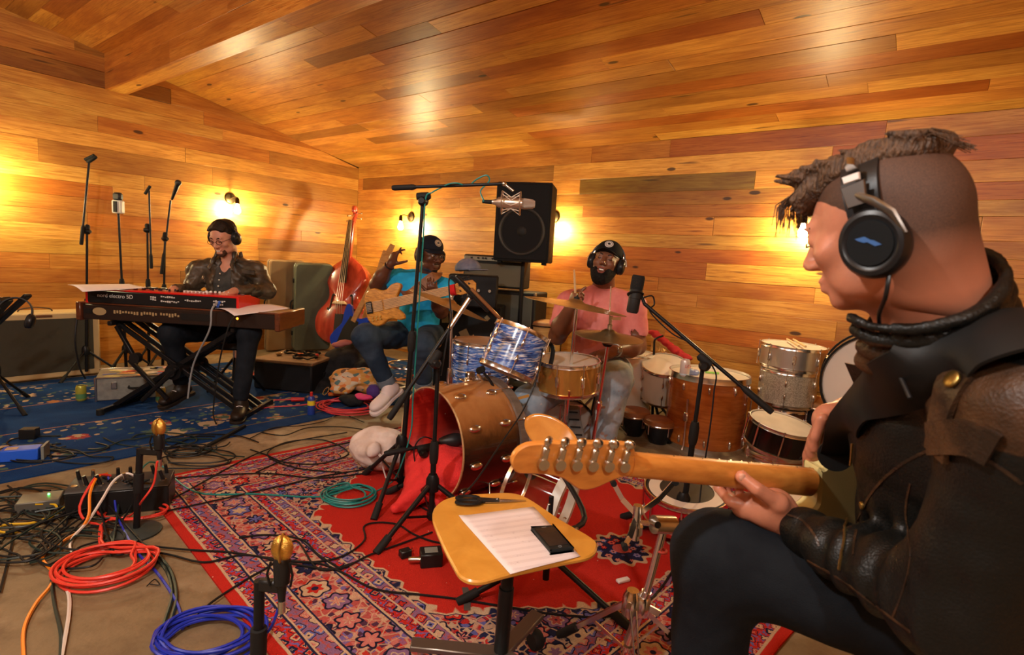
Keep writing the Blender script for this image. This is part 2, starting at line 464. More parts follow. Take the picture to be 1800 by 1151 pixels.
rowsC = rws(0, RIDGE * math.sqrt(1 + SL * SL), .145, .012)
boards(ceilA, MC, 0, UMAX, rowsC, [(1.95, 3.35, 2.0, DK), (2.1, 3.3, 1.42, (.5, .36, .27)), (3.1, 6.4, .83, RD), (3.0, 6.19, .3, (.66, .42, .30)), (3.3, 5.2, 1.42, (.72, .47, .34)), (5.2, 8, 1.42, (1.1, 1.1, 1)), (4.2, 6.8, 1.15, (1.12, 1.1, 1)), (2.6, 5.0, 1.8, (.75, .5, .36)), (0, 1.6, 2.85, (.7, .5, .4)), (.4, 2.4, 3.2, (.6, .42, .34)), (1.0, 3.1, 3.5, RD)], lmin=1.2, lmax=3.4)
bt = struct('trim_1', MB().box((0, 0, 0), (.01, .01, .01)), backer)
bt.data.clear_geometry()
V0, V1, ZB = 2.57, 2.735, 2.5
bb = MB()
cor = [(V0 + .012, ZB + .012), (V1 - .012, ZB + .012), (V1 - .012, EAVE + SL * V1 + .02), (V0 + .012, EAVE + SL * V0 + .02)]
vs = [rm(0, a, z) for a, z in cor] + [rm(UMAX, a, z) for a, z in cor]
me_ = MB().add(vs, [(0, 1, 2, 3), (7, 6, 5, 4), (0, 4, 5, 1), (1, 5, 6, 2), (2, 6, 7, 3), (3, 7, 4, 0)])
bt2 = me_.obj('trim_1', backer, smooth=False); bt2['kind'] = 'structure'; bpy.data.objects.remove(bt)
Mb = basis(UD, VD, (0, 0, -1), rm(0, 0, ZB))
for a, b, c in ((0, 2.9, (1.05, 1.1, 1.1)), (2.9, 5.6, (.95, .85, .8)), (5.6, UMAX, (1, 1, 1))): plank(bt2, Mb, a, b, V0, V1, c)
Ms = basis(UD, (0, 0, 1), VD, rm(0, V1, 0)); zt = EAVE + SL * V1
for a, b, z0, z1, c in ((0, 1.4, ZB, 2.66, (.7, .52, .42)), (1.4, 5, ZB, 2.66, (.85, .68, .6)), (5, UMAX, ZB, 2.66, (.8, .7, .6)), (0, 2.3, 2.66, zt, (.8, .6, .5)), (2.3, UMAX, 2.66, zt, (.7, .5, .4))): plank(bt2, Ms, a, b, z0, z1, c)
Mr = basis(UD, (0, 0, 1), -VD, rm(0, V0, 0))
for a, b in ((0, 2.2), (2.2, 5.1), (5.1, UMAX)): plank(bt2, Mr, a, b, ZB, EAVE + SL * V0, tone())
# wall lamps
black_metal = mat('black_metal', (.012, .012, .013), .38, .3)
bronze = mat('dark_bronze', (.07, .045, .02), .35, .9)
bulb_m = mat('lit_bulb', (1, .8, .5), .3, em=BULB * 22, emc=(1, .84, .44))
bulb_cool = bulb_m
def sconce(base, out, label, arm=.16):
 t = thing('wall_lamp', label, 'lamp', base, 'bare bulb wall lamps')
 MB().lathe([(.0, 0), (.058, 0), (.06, .006), (.052, .016), (.02, .022), (.0, .022)], base, out, 24).obj('backplate', bronze, t)
 p1 = base + out * arm
 a = MB().tube(spline([base + out * .02, base + out * .07 + Vector((0, 0, .012)), base + out * (arm - .03) + Vector((0, 0, .012)), p1 + Vector((0, 0, -.012))], 5), .006, 8).obj('arm', bronze, t)
 MB().lathe([(.009, .02), (.012, .012), (.021, 0), (.021, -.045), (.024, -.05), (.018, -.055)], p1 + Vector((0, 0, -.01)), (0, 0, 1), 16).obj('socket', bronze, t)
 MB().lathe([(.012, 0), (.014, -.015), (.024, -.045), (.031, -.07), (.029, -.088), (.018, -.102), (0, -.106)], p1 + Vector((0, 0, -.058)), (0, 0, 1), 16).obj('bulb', bulb_m, t)
for (u, lb) in ((1.04, 'lit wall lamp with bare bulb left of the tall microphone boom'), (3.09, 'lit wall lamp with bare bulb beside the hanging speaker cabinet'), (5.3, 'lit wall lamp half hidden behind the face of the man in the foreground')):
 sconce(rm(u, .002, 1.64), VD, lb)
for (v, lb) in ((1.64, 'lit wall lamp above the head of the keyboard player'), (3.62, 'lit wall lamp at the left edge above the cream framed amplifier')):
 sconce(rm(.002, v, 1.69 if v > 2 else 1.68), UD, lb)
for (v) in ():
 pass
# BODIES: signed-distance shapes meshed by surface nets
class SD:
 def __init__(s, T=None): s.p = []; s.T = T or Matrix.Identity(4); s.disp = None
 def _pt(s, p): return np.array(s.T @ Vector(p), float)
 def _R(s, R=None):
  M = s.T.to_3x3(); sc_ = M.col[0].length; M = M * (1 / sc_)
  if R is not None: M = M @ R
  return np.array(M, float), sc_
 def ell(s, c, r, R=None, k=.02, op=1):
  Rm, q = s._R(R); s.p.append(('e', s._pt(c), np.array(r, float) * q, Rm, k * q, op)); return s
 def cap(s, a, b, r0, r1=None, k=.02, op=1, flat=None, n=None):
  q = s._R()[1]; r1 = r0 if r1 is None else r1
  nn = None
  if flat: nn = np.array((s.T.to_3x3() @ Vector(n)).normalized(), float)
  s.p.append(('c', s._pt(a), s._pt(b), r0 * q, r1 * q, k * q, op, flat, nn)); return s
 def path(s, pts, rs, k=.02, **kw):
  for i in range(len(pts) - 1): s.cap(pts[i], pts[i + 1], rs[i], rs[i + 1], k=k, **kw)
  return s
 def box(s, c, h, R=None, r=.01, k=.01, op=1):
  Rm, q = s._R(R); s.p.append(('b', s._pt(c), np.array(h, float) * q, Rm, k * q, op, r * q)); return s
 def mesh(s, h):
  lo = np.full(3, 1e9); hi = -lo
  B = []
  for p in s.p:
   if p[0] == 'c':
    R_ = max(p[3], p[4]) * max(1, 1 if not p[7] else 1); a = np.minimum(p[1], p[2]) - R_; b = np.maximum(p[1], p[2]) + R_; op = p[6]; k = p[5]
   else:
    ext = np.abs(p[3]) @ p[2]; a = p[1] - ext; b = p[1] + ext; op = p[5]; k = p[4]
   B.append((a - k - 3 * h - .012, b + k + 3 * h + .012))
   if op > 0: lo = np.minimum(lo, a); hi = np.maximum(hi, b)
  lo -= 4 * h + .01; hi += 4 * h + .01
  dim = np.ceil((hi - lo) / h).astype(int) + 1
  F = np.full(dim, .08, np.float32)
  ax = [lo[i] + h * np.arange(dim[i]) for i in range(3)]
  for p, (a, b) in zip(s.p, B):
   i0 = np.maximum(0, ((a - lo) / h).astype(int)); i1 = np.minimum(dim, ((b - lo) / h).astype(int) + 2)
   if np.any(i1 <= i0): continue
   g = np.stack(np.meshgrid(*[ax[i][i0[i]:i1[i]] for i in range(3)], indexing='ij'), -1)
   if p[0] == 'e':
    q = (g - p[1]) @ p[3]; k0 = np.linalg.norm(q / p[2], axis=-1); k1 = np.linalg.norm(q / p[2] ** 2, axis=-1)
    d = k0 * (k0 - 1) / np.maximum(k1, 1e-6); k, op = p[4], p[5]
   elif p[0] == 'c':
    a_, b_ = p[1], p[2]; ab = b_ - a_; L = max(ab @ ab, 1e-9)
    t = np.clip(((g - a_) @ ab) / L, 0, 1); q = g - a_ - t[..., None] * ab
    if p[7]:
     dn = q @ p[8]; q = q + (dn * (1 / p[7] - 1))[..., None] * p[8]
    d = np.linalg.norm(q, axis=-1) - (p[3] + (p[4] - p[3]) * t); k, op = p[5], p[6]
    if p[7]: d = d * max(p[7], .5)
   else:
    q = np.abs((g - p[1]) @ p[3]) - p[2] + p[6]
    d = np.linalg.norm(np.maximum(q, 0), axis=-1) + np.minimum(q.max(-1), 0) - p[6]; k, op = p[4], p[5]
   S = tuple(slice(i0[i], i1[i]) for i in range(3)); f = F[S]
   if op > 0:
    hh = np.clip(.5 + .5 * (f - d) / k, 0, 1); F[S] = f * (1 - hh) + d * hh - k * hh * (1 - hh)
   else:
    d = -d; hh = np.clip(.5 - .5 * (f - d) / k, 0, 1); F[S] = f * (1 - hh) + d * hh + k * hh * (1 - hh)
  if s.disp is not None:
   m = np.argwhere(np.abs(F) < .03)
   P = lo + h * m; F[tuple(m.T)] += s.disp(P).astype(np.float32)
  return snets(F, lo, h)
def snets(F, lo, h):
 I = F < 0; dim = np.array(F.shape)
 c = I[:-1, :-1, :-1].astype(np.int8)
 tot = np.zeros_like(c)
 for dx in (0, 1):
  for dy in (0, 1):
   for dz in (0, 1): tot += I[dx:dim[0] - 1 + dx, dy:dim[1] - 1 + dy, dz:dim[2] - 1 + dz]
 act = (tot > 0) & (tot < 8); idx = np.full(act.shape, -1, np.int64); cells = np.argwhere(act); idx[act] = np.arange(len(cells))
 V = np.zeros((len(cells), 3)); n = np.zeros(len(cells))
 for axn in range(3):
  for a in (0, 1):
   for b in (0, 1):
    o0 = [0, 0, 0]; oth = [i for i in range(3) if i != axn]; o0[oth[0]] = a; o0[oth[1]] = b; o1 = list(o0); o1[axn] = 1
    f0 = F[tuple((cells + o0).T)]; f1 = F[tuple((cells + o1).T)]; cr = (f0 < 0) != (f1 < 0)
    t = np.where(cr, f0 / np.where(cr, f0 - f1, 1), 0); p = np.array(o0, float)[None, :].repeat(len(cells), 0); p[:, axn] = t
    V[cr] += p[cr]; n[cr] += 1
 V = lo + h * (cells + V / n[:, None]); faces = []
 for axn in range(3):
  oth = [(axn + 1) % 3, (axn + 2) % 3]
  sl0 = [slice(None)] * 3; sl1 = [slice(None)] * 3; sl0[axn] = slice(0, -1); sl1[axn] = slice(1, None)
  cr = I[tuple(sl0)] != I[tuple(sl1)]; e = np.argwhere(cr)
  ok = (e[:, oth[0]] > 0) & (e[:, oth[1]] > 0) & (e[:, oth[0]] < dim[oth[0]] - 1) & (e[:, oth[1]] < dim[oth[1]] - 1); e = e[ok]
  q = []
  for a, b in ((1, 1), (0, 1), (0, 0), (1, 0)):
   cc = e.copy(); cc[:, oth[0]] -= a; cc[:, oth[1]] -= b; q.append(idx[tuple(cc.T)])
  q = np.stack(q, 1); ins = I[tuple(e.T)]; q[~ins] = q[~ins][:, ::-1]; faces.append(q)
 Fa = np.concatenate(faces); Fa = Fa[(Fa >= 0).all(1)]
 for it in range(2):
  acc = np.zeros_like(V); cnt = np.zeros(len(V))
  for i in range(4):
   a, b = Fa[:, i], Fa[:, (i + 1) % 4]; np.add.at(acc, a, V[b]); np.add.at(acc, b, V[a]); np.add.at(cnt, a, 1); np.add.at(cnt, b, 1)
  V = V * .5 + .5 * acc / np.maximum(cnt, 1)[:, None]
 return V, Fa
def sdobj(name, sd, h, m, parent=None, label=None):
 V, Fa = sd.mesh(h)
 me = bpy.data.meshes.new(name); me.vertices.add(len(V)); me.vertices.foreach_set('co', V.astype(np.float32).ravel())
 me.loops.add(Fa.size); me.loops.foreach_set('vertex_index', Fa.astype(np.int32).ravel())
 me.polygons.add(len(Fa)); me.polygons.foreach_set('loop_start', np.arange(0, Fa.size, 4, dtype=np.int32)); me.update(calc_edges=True); me.validate()
 return mkobj(name, me, m, parent, True, None, label=label)
def noise3(P, f, seed=0):
 r = np.random.RandomState(seed); o = np.zeros(len(P))
 for i in range(5):
  d = r.normal(size=3); d /= np.linalg.norm(d); o += np.sin(P @ d * f * r.uniform(.6, 1.5) + r.uniform(0, 6.28) + 1.3 * np.sin(P @ r.normal(size=3) * f * .5))
 return o / 5
def folds(amp, f, seed=0, strain=2.2):
 def g(P):
  a = noise3(P, f, seed); return amp * (1 - np.abs(a) * strain) * .6 + amp * .35 * noise3(P, f * 2.3, seed + 3)
 return g
def rigid(o, fwd, up=(0, 0, 1), s=1.0):
 y = Vector(fwd).normalized(); x = y.cross(Vector(up)).normalized(); z = x.cross(y)
 return basis(x * s, y * s, z * s, o)
def head_sdf(sd, T, jaw=1.0, mouth=0.0, nose=1.0):
 old = sd.T; sd.T = T
 sd.ell((0, -.016, .036), (.0735, .094, .080), k=.01)
 sd.ell((0, .022, -.008), (.063, .069, .086), k=.025)
 sd.ell((0, .024, -.062), (.054 * jaw, .056, .048), k=.025)
 sd.ell((0, .068, -.096), (.024 * jaw, .019, .017), k=.022)
 for q in (-1, 1):
  sd.ell((.045 * q, .022, -.075), (.018 * jaw, .03, .022), k=.025)
  sd.ell((.041 * q, .060, -.022), (.023, .020, .019), k=.022)
 sd.cap((-.034, .080, .024), (.034, .080, .024), .010, k=.016)
 for q in (-1, 1): sd.ell((.031 * q, .097, .003), (.018, .015, .012), k=.012, op=-1)
 sd.cap((0, .086, .014), (0, .108 * nose ** .3, -.028), .0075, .0115, k=.012)
 for q in (-1, 1): sd.ell((.0125 * q, .098, -.034), (.0095, .011, .008), k=.007)
 for q in (-1, 1): sd.ell((.031 * q, .0785, .004), (.0155, .0135, .0125), k=.003)
 if mouth > 0:
  sd.ell((0, .104, -.068), (.023, .02, .008 + .006 * mouth), k=.006, op=-1)
 sd.cap((-.019, .088, -.0605), (.019, .088, -.0605), .0058, k=.008); sd.cap((-.015, .088, -.0745 - .008 * mouth), (.015, .088, -.0745 - .008 * mouth), .0068, k=.008)
 for q in (-1, 1):
  sd.ell((.076 * q, -.012, -.008), (.009, .018, .030), Matrix.Rotation(-.35 * q, 3, 'Z'), k=.006)
  sd.ell((.083 * q, -.008, -.004), (.006, .010, .018), k=.004, op=-1)
 sd.T = old; return sd
def head_extras(T, t, eye=(.05, .03, .02), closed=False, brow=None, lips=None, teeth=False):
 wh = mat('eye_white', (.75, .72, .68), .25); ir = mat('iris_%g' % eye[0], eye, .2)
 for q in (-1, 1):
  if not closed:
   e = MB(T).ball((.031 * q, .0825, .004), (.0122, .0118, .0085), 14, 8).obj('eyeball', wh, t)
   MB(T).ball((.031 * q, .0925, .003), (.0052, .0032, .0052), 10, 6).obj('iris', ir, t)
  else:
   MB(T).tube([(.031 * q - .012, .089, .001), (.031 * q, .0955, -.003), (.031 * q + .012, .087, .001)], .0014, 5).obj('eyelash', mat('lash', (.02, .012, .01), .8), t)
  if brow: MB(T).tube([(.013 * q, .091, .021), (.028 * q, .0915, .027), (.045 * q, .078, .023)], [.0025, .0036, .0018], 6).obj('eyebrow', brow, t)
 if teeth: MB(T).box((0, .0905, -.0665), (.028, .008, .0075), ch=.002).obj('teeth', mat('teeth', (.8, .76, .68), .3), t)
def hand_sdf(sd, W, F, N, side, curls=(.5, .55, .6, .65), thumb=(.8, .6, .3), thumb_curl=.25, s=1.0, spread=.05, k=.006):
 """W wrist, F along the hand, N out of the palm, side +1 puts the thumb on F x N"""
 W = Vector(W); F = Vector(F).normalized(); N = Vector(N); N = (N - F * N.dot(F)).normalized(); T = F.cross(N).normalized() * side
 R = Matrix((T, F, N)).transposed()
 def w(a, b, c=0): return W + (T * a + F * b + N * c) * s
 sd.ell(w(0, .012), (.027 * s, .03 * s, .02 * s), R, k=.02)
 sd.ell(w(.002, .052), (.040 * s, .046 * s, .0155 * s), R, k=.015)
 sd.ell(w(.024, .035, .008), (.017 * s, .026 * s, .014 * s), R, k=.012)
 sd.ell(w(-.024, .040, .006), (.014 * s, .032 * s, .013 * s), R, k=.012)
 for i, (off, base, L, r) in enumerate(((.029, .086, .074, .0088), (.010, .090, .082, .009), (-.010, .086, .076, .0086), (-.028, .078, .060, .0076))):
  p = w(off, base - .012, -.002); ang = 0; d0 = (F + T * (off * spread * 30 * .05 * 20 * .05)).normalized(); c = curls[i]
  for j, (fr, cm) in enumerate(((.46, 1.0), (.30, 1.15), (.24, .75))):
   ang += c * cm; d = (d0 * math.cos(ang) + N * math.sin(ang)); q = p + d * L * fr * s
   sd.cap(p, q, (r - .0006 * j) * s, (r - .0006 * (j + 1)) * s, k=k if j == 0 else .003); p = q
 p = w(.026, .022, .006); d = (T * thumb[0] + F * thumb[1] + N * thumb[2]).normalized()
 for j, (L, r) in enumerate(((.040, .0125), (.034, .0108), (.026, .0095))):
  q = p + d * L * s; sd.cap(p, q, r * s, (r - .001) * s, k=.008 if j == 0 else .003); p = q
  d = (d + (F * .5 + N * .5) * thumb_curl).normalized()
 return sd
def limb(sd, a, b, r0, r1, bulge=0, at_=.35, k=.03, **kw):
 a, b = Vector(a), Vector(b)
 if bulge:
  m = a.lerp(b, at_); sd.cap(a, m, r0, max(r0, r1) + bulge, k=k, **kw); sd.cap(m, b, max(r0, r1) + bulge, r1, k=k, **kw)
 else: sd.cap(a, b, r0, r1, k=k, **kw)
def skin_mat(name, c, rough=.45, spots=.12):
 if name in _M: return _M[name]
 m, nt, b = newmat(name); co = nt.coord(); f = nt.noise(co, 18, 4)
 nt.put(b.inputs['Base Color'], nt.ramp(f, [(.3, tuple(q * (1 - spots) for q in c)), (.7, tuple(min(1, q * (1 + spots)) for q in c))]))
 b.inputs['Roughness'].default_value = rough; b.inputs['Subsurface Weight'].default_value = .15; b.inputs['Subsurface Radius'].default_value = (.01, .004, .002); b.inputs['Subsurface Scale'].default_value = .6
 nt.put(b.inputs['Normal'], nt.bump(nt.noise(co, 350, 2), .08, .003)); _M[name] = m; return m
def cloth_mat(name, c1, c2, scale=6, rough=.85, weave=500, wv=.2, third=None):
 if name in _M: return _M[name]
 m, nt, b = newmat(name); co = nt.coord(); f = nt.noise(co, scale, 4, .6)
 st = [(.35, c1), (.65, c2)]
 c = nt.ramp(f, st)
 if third: c = nt.mix(nt.m('MULTIPLY', nt.step(.62, nt.noise(co, scale * 2.3, 3), .04), .85), c, third)
 nt.put(b.inputs['Base Color'], c); b.inputs['Roughness'].default_value = rough; b.inputs['Specular IOR Level'].default_value = .2
 nt.put(b.inputs['Normal'], nt.bump(nt.noise(co, weave, 2) + nt.noise(co, 25, 3) * 2, wv, .006)); _M[name] = m; return m
def leather_mat(name, dark, wear, amt=.5, scale=5, rough=.34):
 m, nt, b = newmat(name); co = nt.coord(); f = nt.noise(co, scale, 5, .65); g = nt.noise(co, scale * 5, 4, .6)
 x = nt.ramp(f + g * .35, [(amt + .05, dark), (amt + .32, wear)])
 nt.put(b.inputs['Base Color'], x); nt.put(b.inputs['Roughness'], nt.m('ADD', rough - .06, g * .2))
 v, _, _ = nt.vor(co, 260); nt.put(b.inputs['Normal'], nt.bump(v * .4 + nt.noise(co, 40, 4) * 1.2, .35, .004)); return m
def headphones(T, label, cup=(.012, .012, .013), r=.086, metal=False, yoke=None, size=1.0, band=.007, cz=-.008):
 t = thing('headphones', label, 'headphones', T.translation)
 T = T @ Matrix.Scale(size, 4)
 cm = mat('headphone_black', (.010, .010, .011), .35); pad = mat('ear_pad', (.014, .014, .015), .7); st = mat('steel', (.5, .5, .5), .25, 1)
 pts = [(r * math.cos(a) * 1.0, -.012, .030 + .092 * math.sin(a)) for a in [PI * i / 24 for i in range(25)]]
 pts = [(r, -.012, .0)] + pts + [(-r, -.012, .0)]
 vs = []; fs = []; hw = band * 1.8
 for k, p_ in enumerate(pts):
  n_ = Vector((p_[0], 0, max(p_[2] - .03, 0))).normalized() * band * .55
  for sy, sn in ((-1, -1), (-1, 1), (1, 1), (1, -1)): vs.append(Vector(p_) + n_ * sn + Vector((0, sy * hw * (.8 + .2 * math.sin(PI * k / (len(pts) - 1))), 0)))
  if k: fs += [((k - 1) * 4 + q, (k - 1) * 4 + (q + 1) % 4, k * 4 + (q + 1) % 4, k * 4 + q) for q in range(4)]
 MB(T).add(vs, fs + [(0, 1, 2, 3), tuple(len(vs) - 4 + q for q in range(4))]).obj('headband', st if metal else cm, t)
 for q in (-1, 1):
  MB(T).lathe([(.001, -.012), (.034, -.012), (.040, -.006), (.038, .004), (.030, .006)], (.084 * q, -.008, cz), (q, 0, 0), 24, sq=(1, 1.2)).obj('ear_pad', pad, t)
  MB(T).lathe([(.038, .0), (.039, .010), (.034, .020), (.020, .026), (0, .027)], (.086 * q, -.008, cz), (q, 0, 0), 24, sq=(1, 1.2)).obj('ear_cup', mat('cup_%g' % cup[0], cup, .3), t)
  if yoke: MB(T).tube([(.086 * q, -.012, .055), (.105 * q, -.012, .035), (.116 * q, -.010, .0)], .004, 6, flat=2).obj('yoke', st, t)
 return t
# RUGS
def rug_mesh(name, label, o, p, q, W, L, th, m, cat='rug'):
 M = basis(p, q, (0, 0, 1), o)
 me = MB(); n = 26
 def f(u, v):
  e = min(u, 1 - u) * W; e2 = min(v, 1 - v) * L; d = min(e, e2)
  return (u * W + .006 * math.sin(v * 23) * (1 if u in (0, 1) else 0), v * L, th + .0016 * math.sin(u * 17 + v * 11) * min(1, d * 8))
 me.grid(f, n, n)
 a = len(me.v); k = n + 1
 ed = [i for i in range(k)] + [j * k + n for j in range(1, k)] + [n * k + i for i in range(n - 1, -1, -1)] + [j * k for j in range(n - 1, 0, -1)]
 low = [(me.v[i][0], me.v[i][1], .0005) for i in ed]; b = len(me.v); me.v += low; E = len(ed)
 me.f += [(ed[i], ed[(i + 1) % E], b + (i + 1) % E, b + i) for i in range(E)] + [tuple(b + i for i in range(E))]
 ob = me.obj(name, m, sharp=.6); ob.matrix_basis = M; tag(ob, label, cat); return ob
def flowers(nt, v, scale, pal, ground, rand=.55, petals=6):
 """rosettes in voronoi cells: navy outline, petals, light ring, centre"""
 d, c, nd = nt.vor(v, scale, rand=rand)
 pos = X(nt, nd.outputs['Position']); sv = nt.n('ShaderNodeVectorMath', operation='SCALE'); nt.put(sv.inputs[0], v); sv.inputs['Scale'].default_value = scale
 df = nt.n('ShaderNodeVectorMath', operation='SUBTRACT'); nt.put(df.inputs[0], sv.outputs[0]); nt.put(df.inputs[1], pos)
 nt.L.remove(df.inputs[0].links[0]); nt.put(df.inputs[0], v)
 x, y, z = nt.xyz(X(nt, df.outputs[0])); a = nt.m('ARCTAN2', y, x)
 wob = nt.m('SINE', a * float(petals)) * .045
 dd = d + wob
 cr = nt.xyz(c)
 pc = nt.ramp(cr[0], [(i / len(pal), p) for i, p in enumerate(pal)], 'CONSTANT')
 pc2 = nt.ramp(cr[1], [(i / len(pal), p) for i, p in enumerate(pal[::-1])], 'CONSTANT')
 w = .02
 col_ = ground
 col_ = nt.mix(nt.m('SUBTRACT', 1.0, nt.step(.42, dd, w)), col_, (.012, .012, .035))
 col_ = nt.mix(nt.m('SUBTRACT', 1.0, nt.step(.36, dd, w)), col_, pc)
 col_ = nt.mix(nt.m('SUBTRACT', 1.0, nt.step(.245, dd, w)), col_, (.60, .42, .27))
 col_ = nt.mix(nt.m('SUBTRACT', 1.0, nt.step(.20, dd, w)), col_, pc2)
 col_ = nt.mix(nt.m('SUBTRACT', 1.0, nt.step(.09, d, w)), col_, (.02, .02, .06))
 return col_
def filler(nt, v, g, scale, pal, dens=.46):
 d, c, nd = nt.vor(v, scale, metric='CHEBYCHEV'); cr = nt.xyz(c)
 f = nt.m('SUBTRACT', 1.0, nt.step(dens, d, .05)); pc = nt.ramp(cr[2], [(i / len(pal), p) for i, p in enumerate(pal)], 'CONSTANT')
 d2, c2, _ = nt.vor(v, scale * .6, feature='DISTANCE_TO_EDGE')
 g = nt.mix(nt.m('MULTIPLY', f, .85), g, pc)
 return nt.mix(nt.m('MULTIPLY', nt.m('SUBTRACT', 1.0, nt.step(.045, d2, .02)), .8), g, (.62, .40, .26))
def red_rug():
 W, L = 2.62, 2.45
 m, nt, b = newmat('persian_rug'); co = nt.coord(); x, y, z = nt.xyz(co)
 wn = nt.noise(co, 6, 3); x = x + (wn - .5) * .012; y = y + (nt.noise(nt.mapv(co, loc=(5, 2, 1)), 6, 3) - .5) * .012
 dx = x.min(W - x); dy = y.min(L - y); d = dx.min(dy)
 RED = (.56, .028, .018); NAVY = (.020, .022, .065); PINK = (.62, .20, .17); CRM = (.62, .44, .28); BLU = (.15, .15, .42); ROSE = (.48, .095, .085); PUR = (.27, .14, .27)
 v = nt.comb(x, y, 0.0)
 pal = [RED, PINK, BLU, ROSE, CRM, PUR, PINK]
 A = filler(nt, v, NAVY, 42, [RED, PINK, NAVY, CRM, BLU, ROSE])
 A = flowers(nt, v, 9.5, pal, A)                       # spandrel and main field pattern on navy
 Bm = filler(nt, v, ROSE, 46, [NAVY, PINK, CRM, BLU, RED, ROSE])
 Bm = flowers(nt, v, 8.2, [BLU, NAVY, PINK, PUR, CRM, RED], Bm, .35)      # main border on rose
 G = flowers(nt, v, 19, [CRM, BLU, RED, PINK], nt.mix(nt.step(.5, nt.noise(v, 60, 2), .1), PUR, ROSE), .3, 4)   # guards
 G2 = flowers(nt, v, 23, [CRM, NAVY, PINK, RED], nt.mix(nt.step(.5, nt.noise(v, 70, 2), .1), RED, BLU), .3, 4)
 c = A
 u = nt.m('ABSOLUTE', x - W / 2); q = nt.m('ABSOLUTE', y - L / 2)
 zig = nt.m('ABSOLUTE', nt.m('FRACT', (u + q) * 11.0) - .5) * .05 + nt.m('ABSOLUTE', nt.m('FRACT', (q - u * .7) * 13.0) - .5) * .035
 hexd = (.86 - u).min((q * -.58 - u * .81 + .80)).min(.745 - q) + zig - .03
 c = nt.mix(nt.step(-.022, hexd, .004), c, NAVY); c = nt.mix(nt.step(-.014, hexd, .004), c, CRM); c = nt.mix(nt.step(0, hexd, .004), c, RED)
 mx, my = x - 1.93, y - 1.34; r = nt.m('SQRT', mx * mx + my * my); an = nt.m('ARCTAN2', my, mx); rr_ = r + nt.m('SINE', an * 12.0) * .012
 c = nt.mix(nt.m('SUBTRACT', 1.0, nt.step(.125, rr_, .003)), c, CRM); c = nt.mix(nt.m('SUBTRACT', 1.0, nt.step(.105, rr_, .003)), c, flowers(nt, v, 24, [RED, BLU, PINK], NAVY, .4))
 c = nt.mix(nt.m('SUBTRACT', 1.0, nt.step(.035, r, .003)), c, ROSE)
 def ring(c, a, b_, w_): return nt.mix(nt.band(d, a, b_), c, w_)
 c = ring(c, -1, .036, RED); c = ring(c, .036, .046, CRM)
 c = ring(c, .046, .095, G2); c = ring(c, .095, .103, NAVY); c = ring(c, .103, .109, CRM)
 c = ring(c, .109, .165, G); c = ring(c, .165, .173, CRM); c = ring(c, .173, .180, NAVY)
 c = ring(c, .180, .345, Bm); c = ring(c, .345, .352, NAVY); c = ring(c, .352, .360, CRM)
 c = ring(c, .360, .405, G2); c = ring(c, .405, .412, CRM); c = ring(c, .412, .452, G); c = ring(c, .452, .460, CRM)
 pile = nt.noise(co, 320, 3); big = nt.noise(co, 3, 4)
 c = nt.mix(1.0, c, nt.ramp(pile, [(.3, (.66, .64, .62)), (.7, (1, 1, 1))]), 'MULTIPLY')
 sp, _, _ = nt.vor(co, 26); c = nt.mix(nt.m('MULTIPLY', nt.step(.09, 0.18 - sp, .02), .0) if False else nt.m('MULTIPLY', nt.m('SUBTRACT', 1.0, nt.step(.055, sp, .02)), nt.step(.56, nt.noise(co, 8, 2), .03)), c, (.66, .50, .42))
 nt.put(b.inputs['Base Color'], c); b.inputs['Roughness'].default_value = .95; b.inputs['Specular IOR Level'].default_value = .1
 nt.put(b.inputs['Normal'], nt.bump(pile, .6, .004))
 p = Vector((.72, -.694, 0)).normalized(); q_ = Vector((.694, .72, 0)).normalized()
 rug_mesh('persian_rug', 'large red persian rug with ornate borders under the drum kit', Vector((-1.80, 2.58, 0)), p, q_, W, L, .009, m)
red_rug()
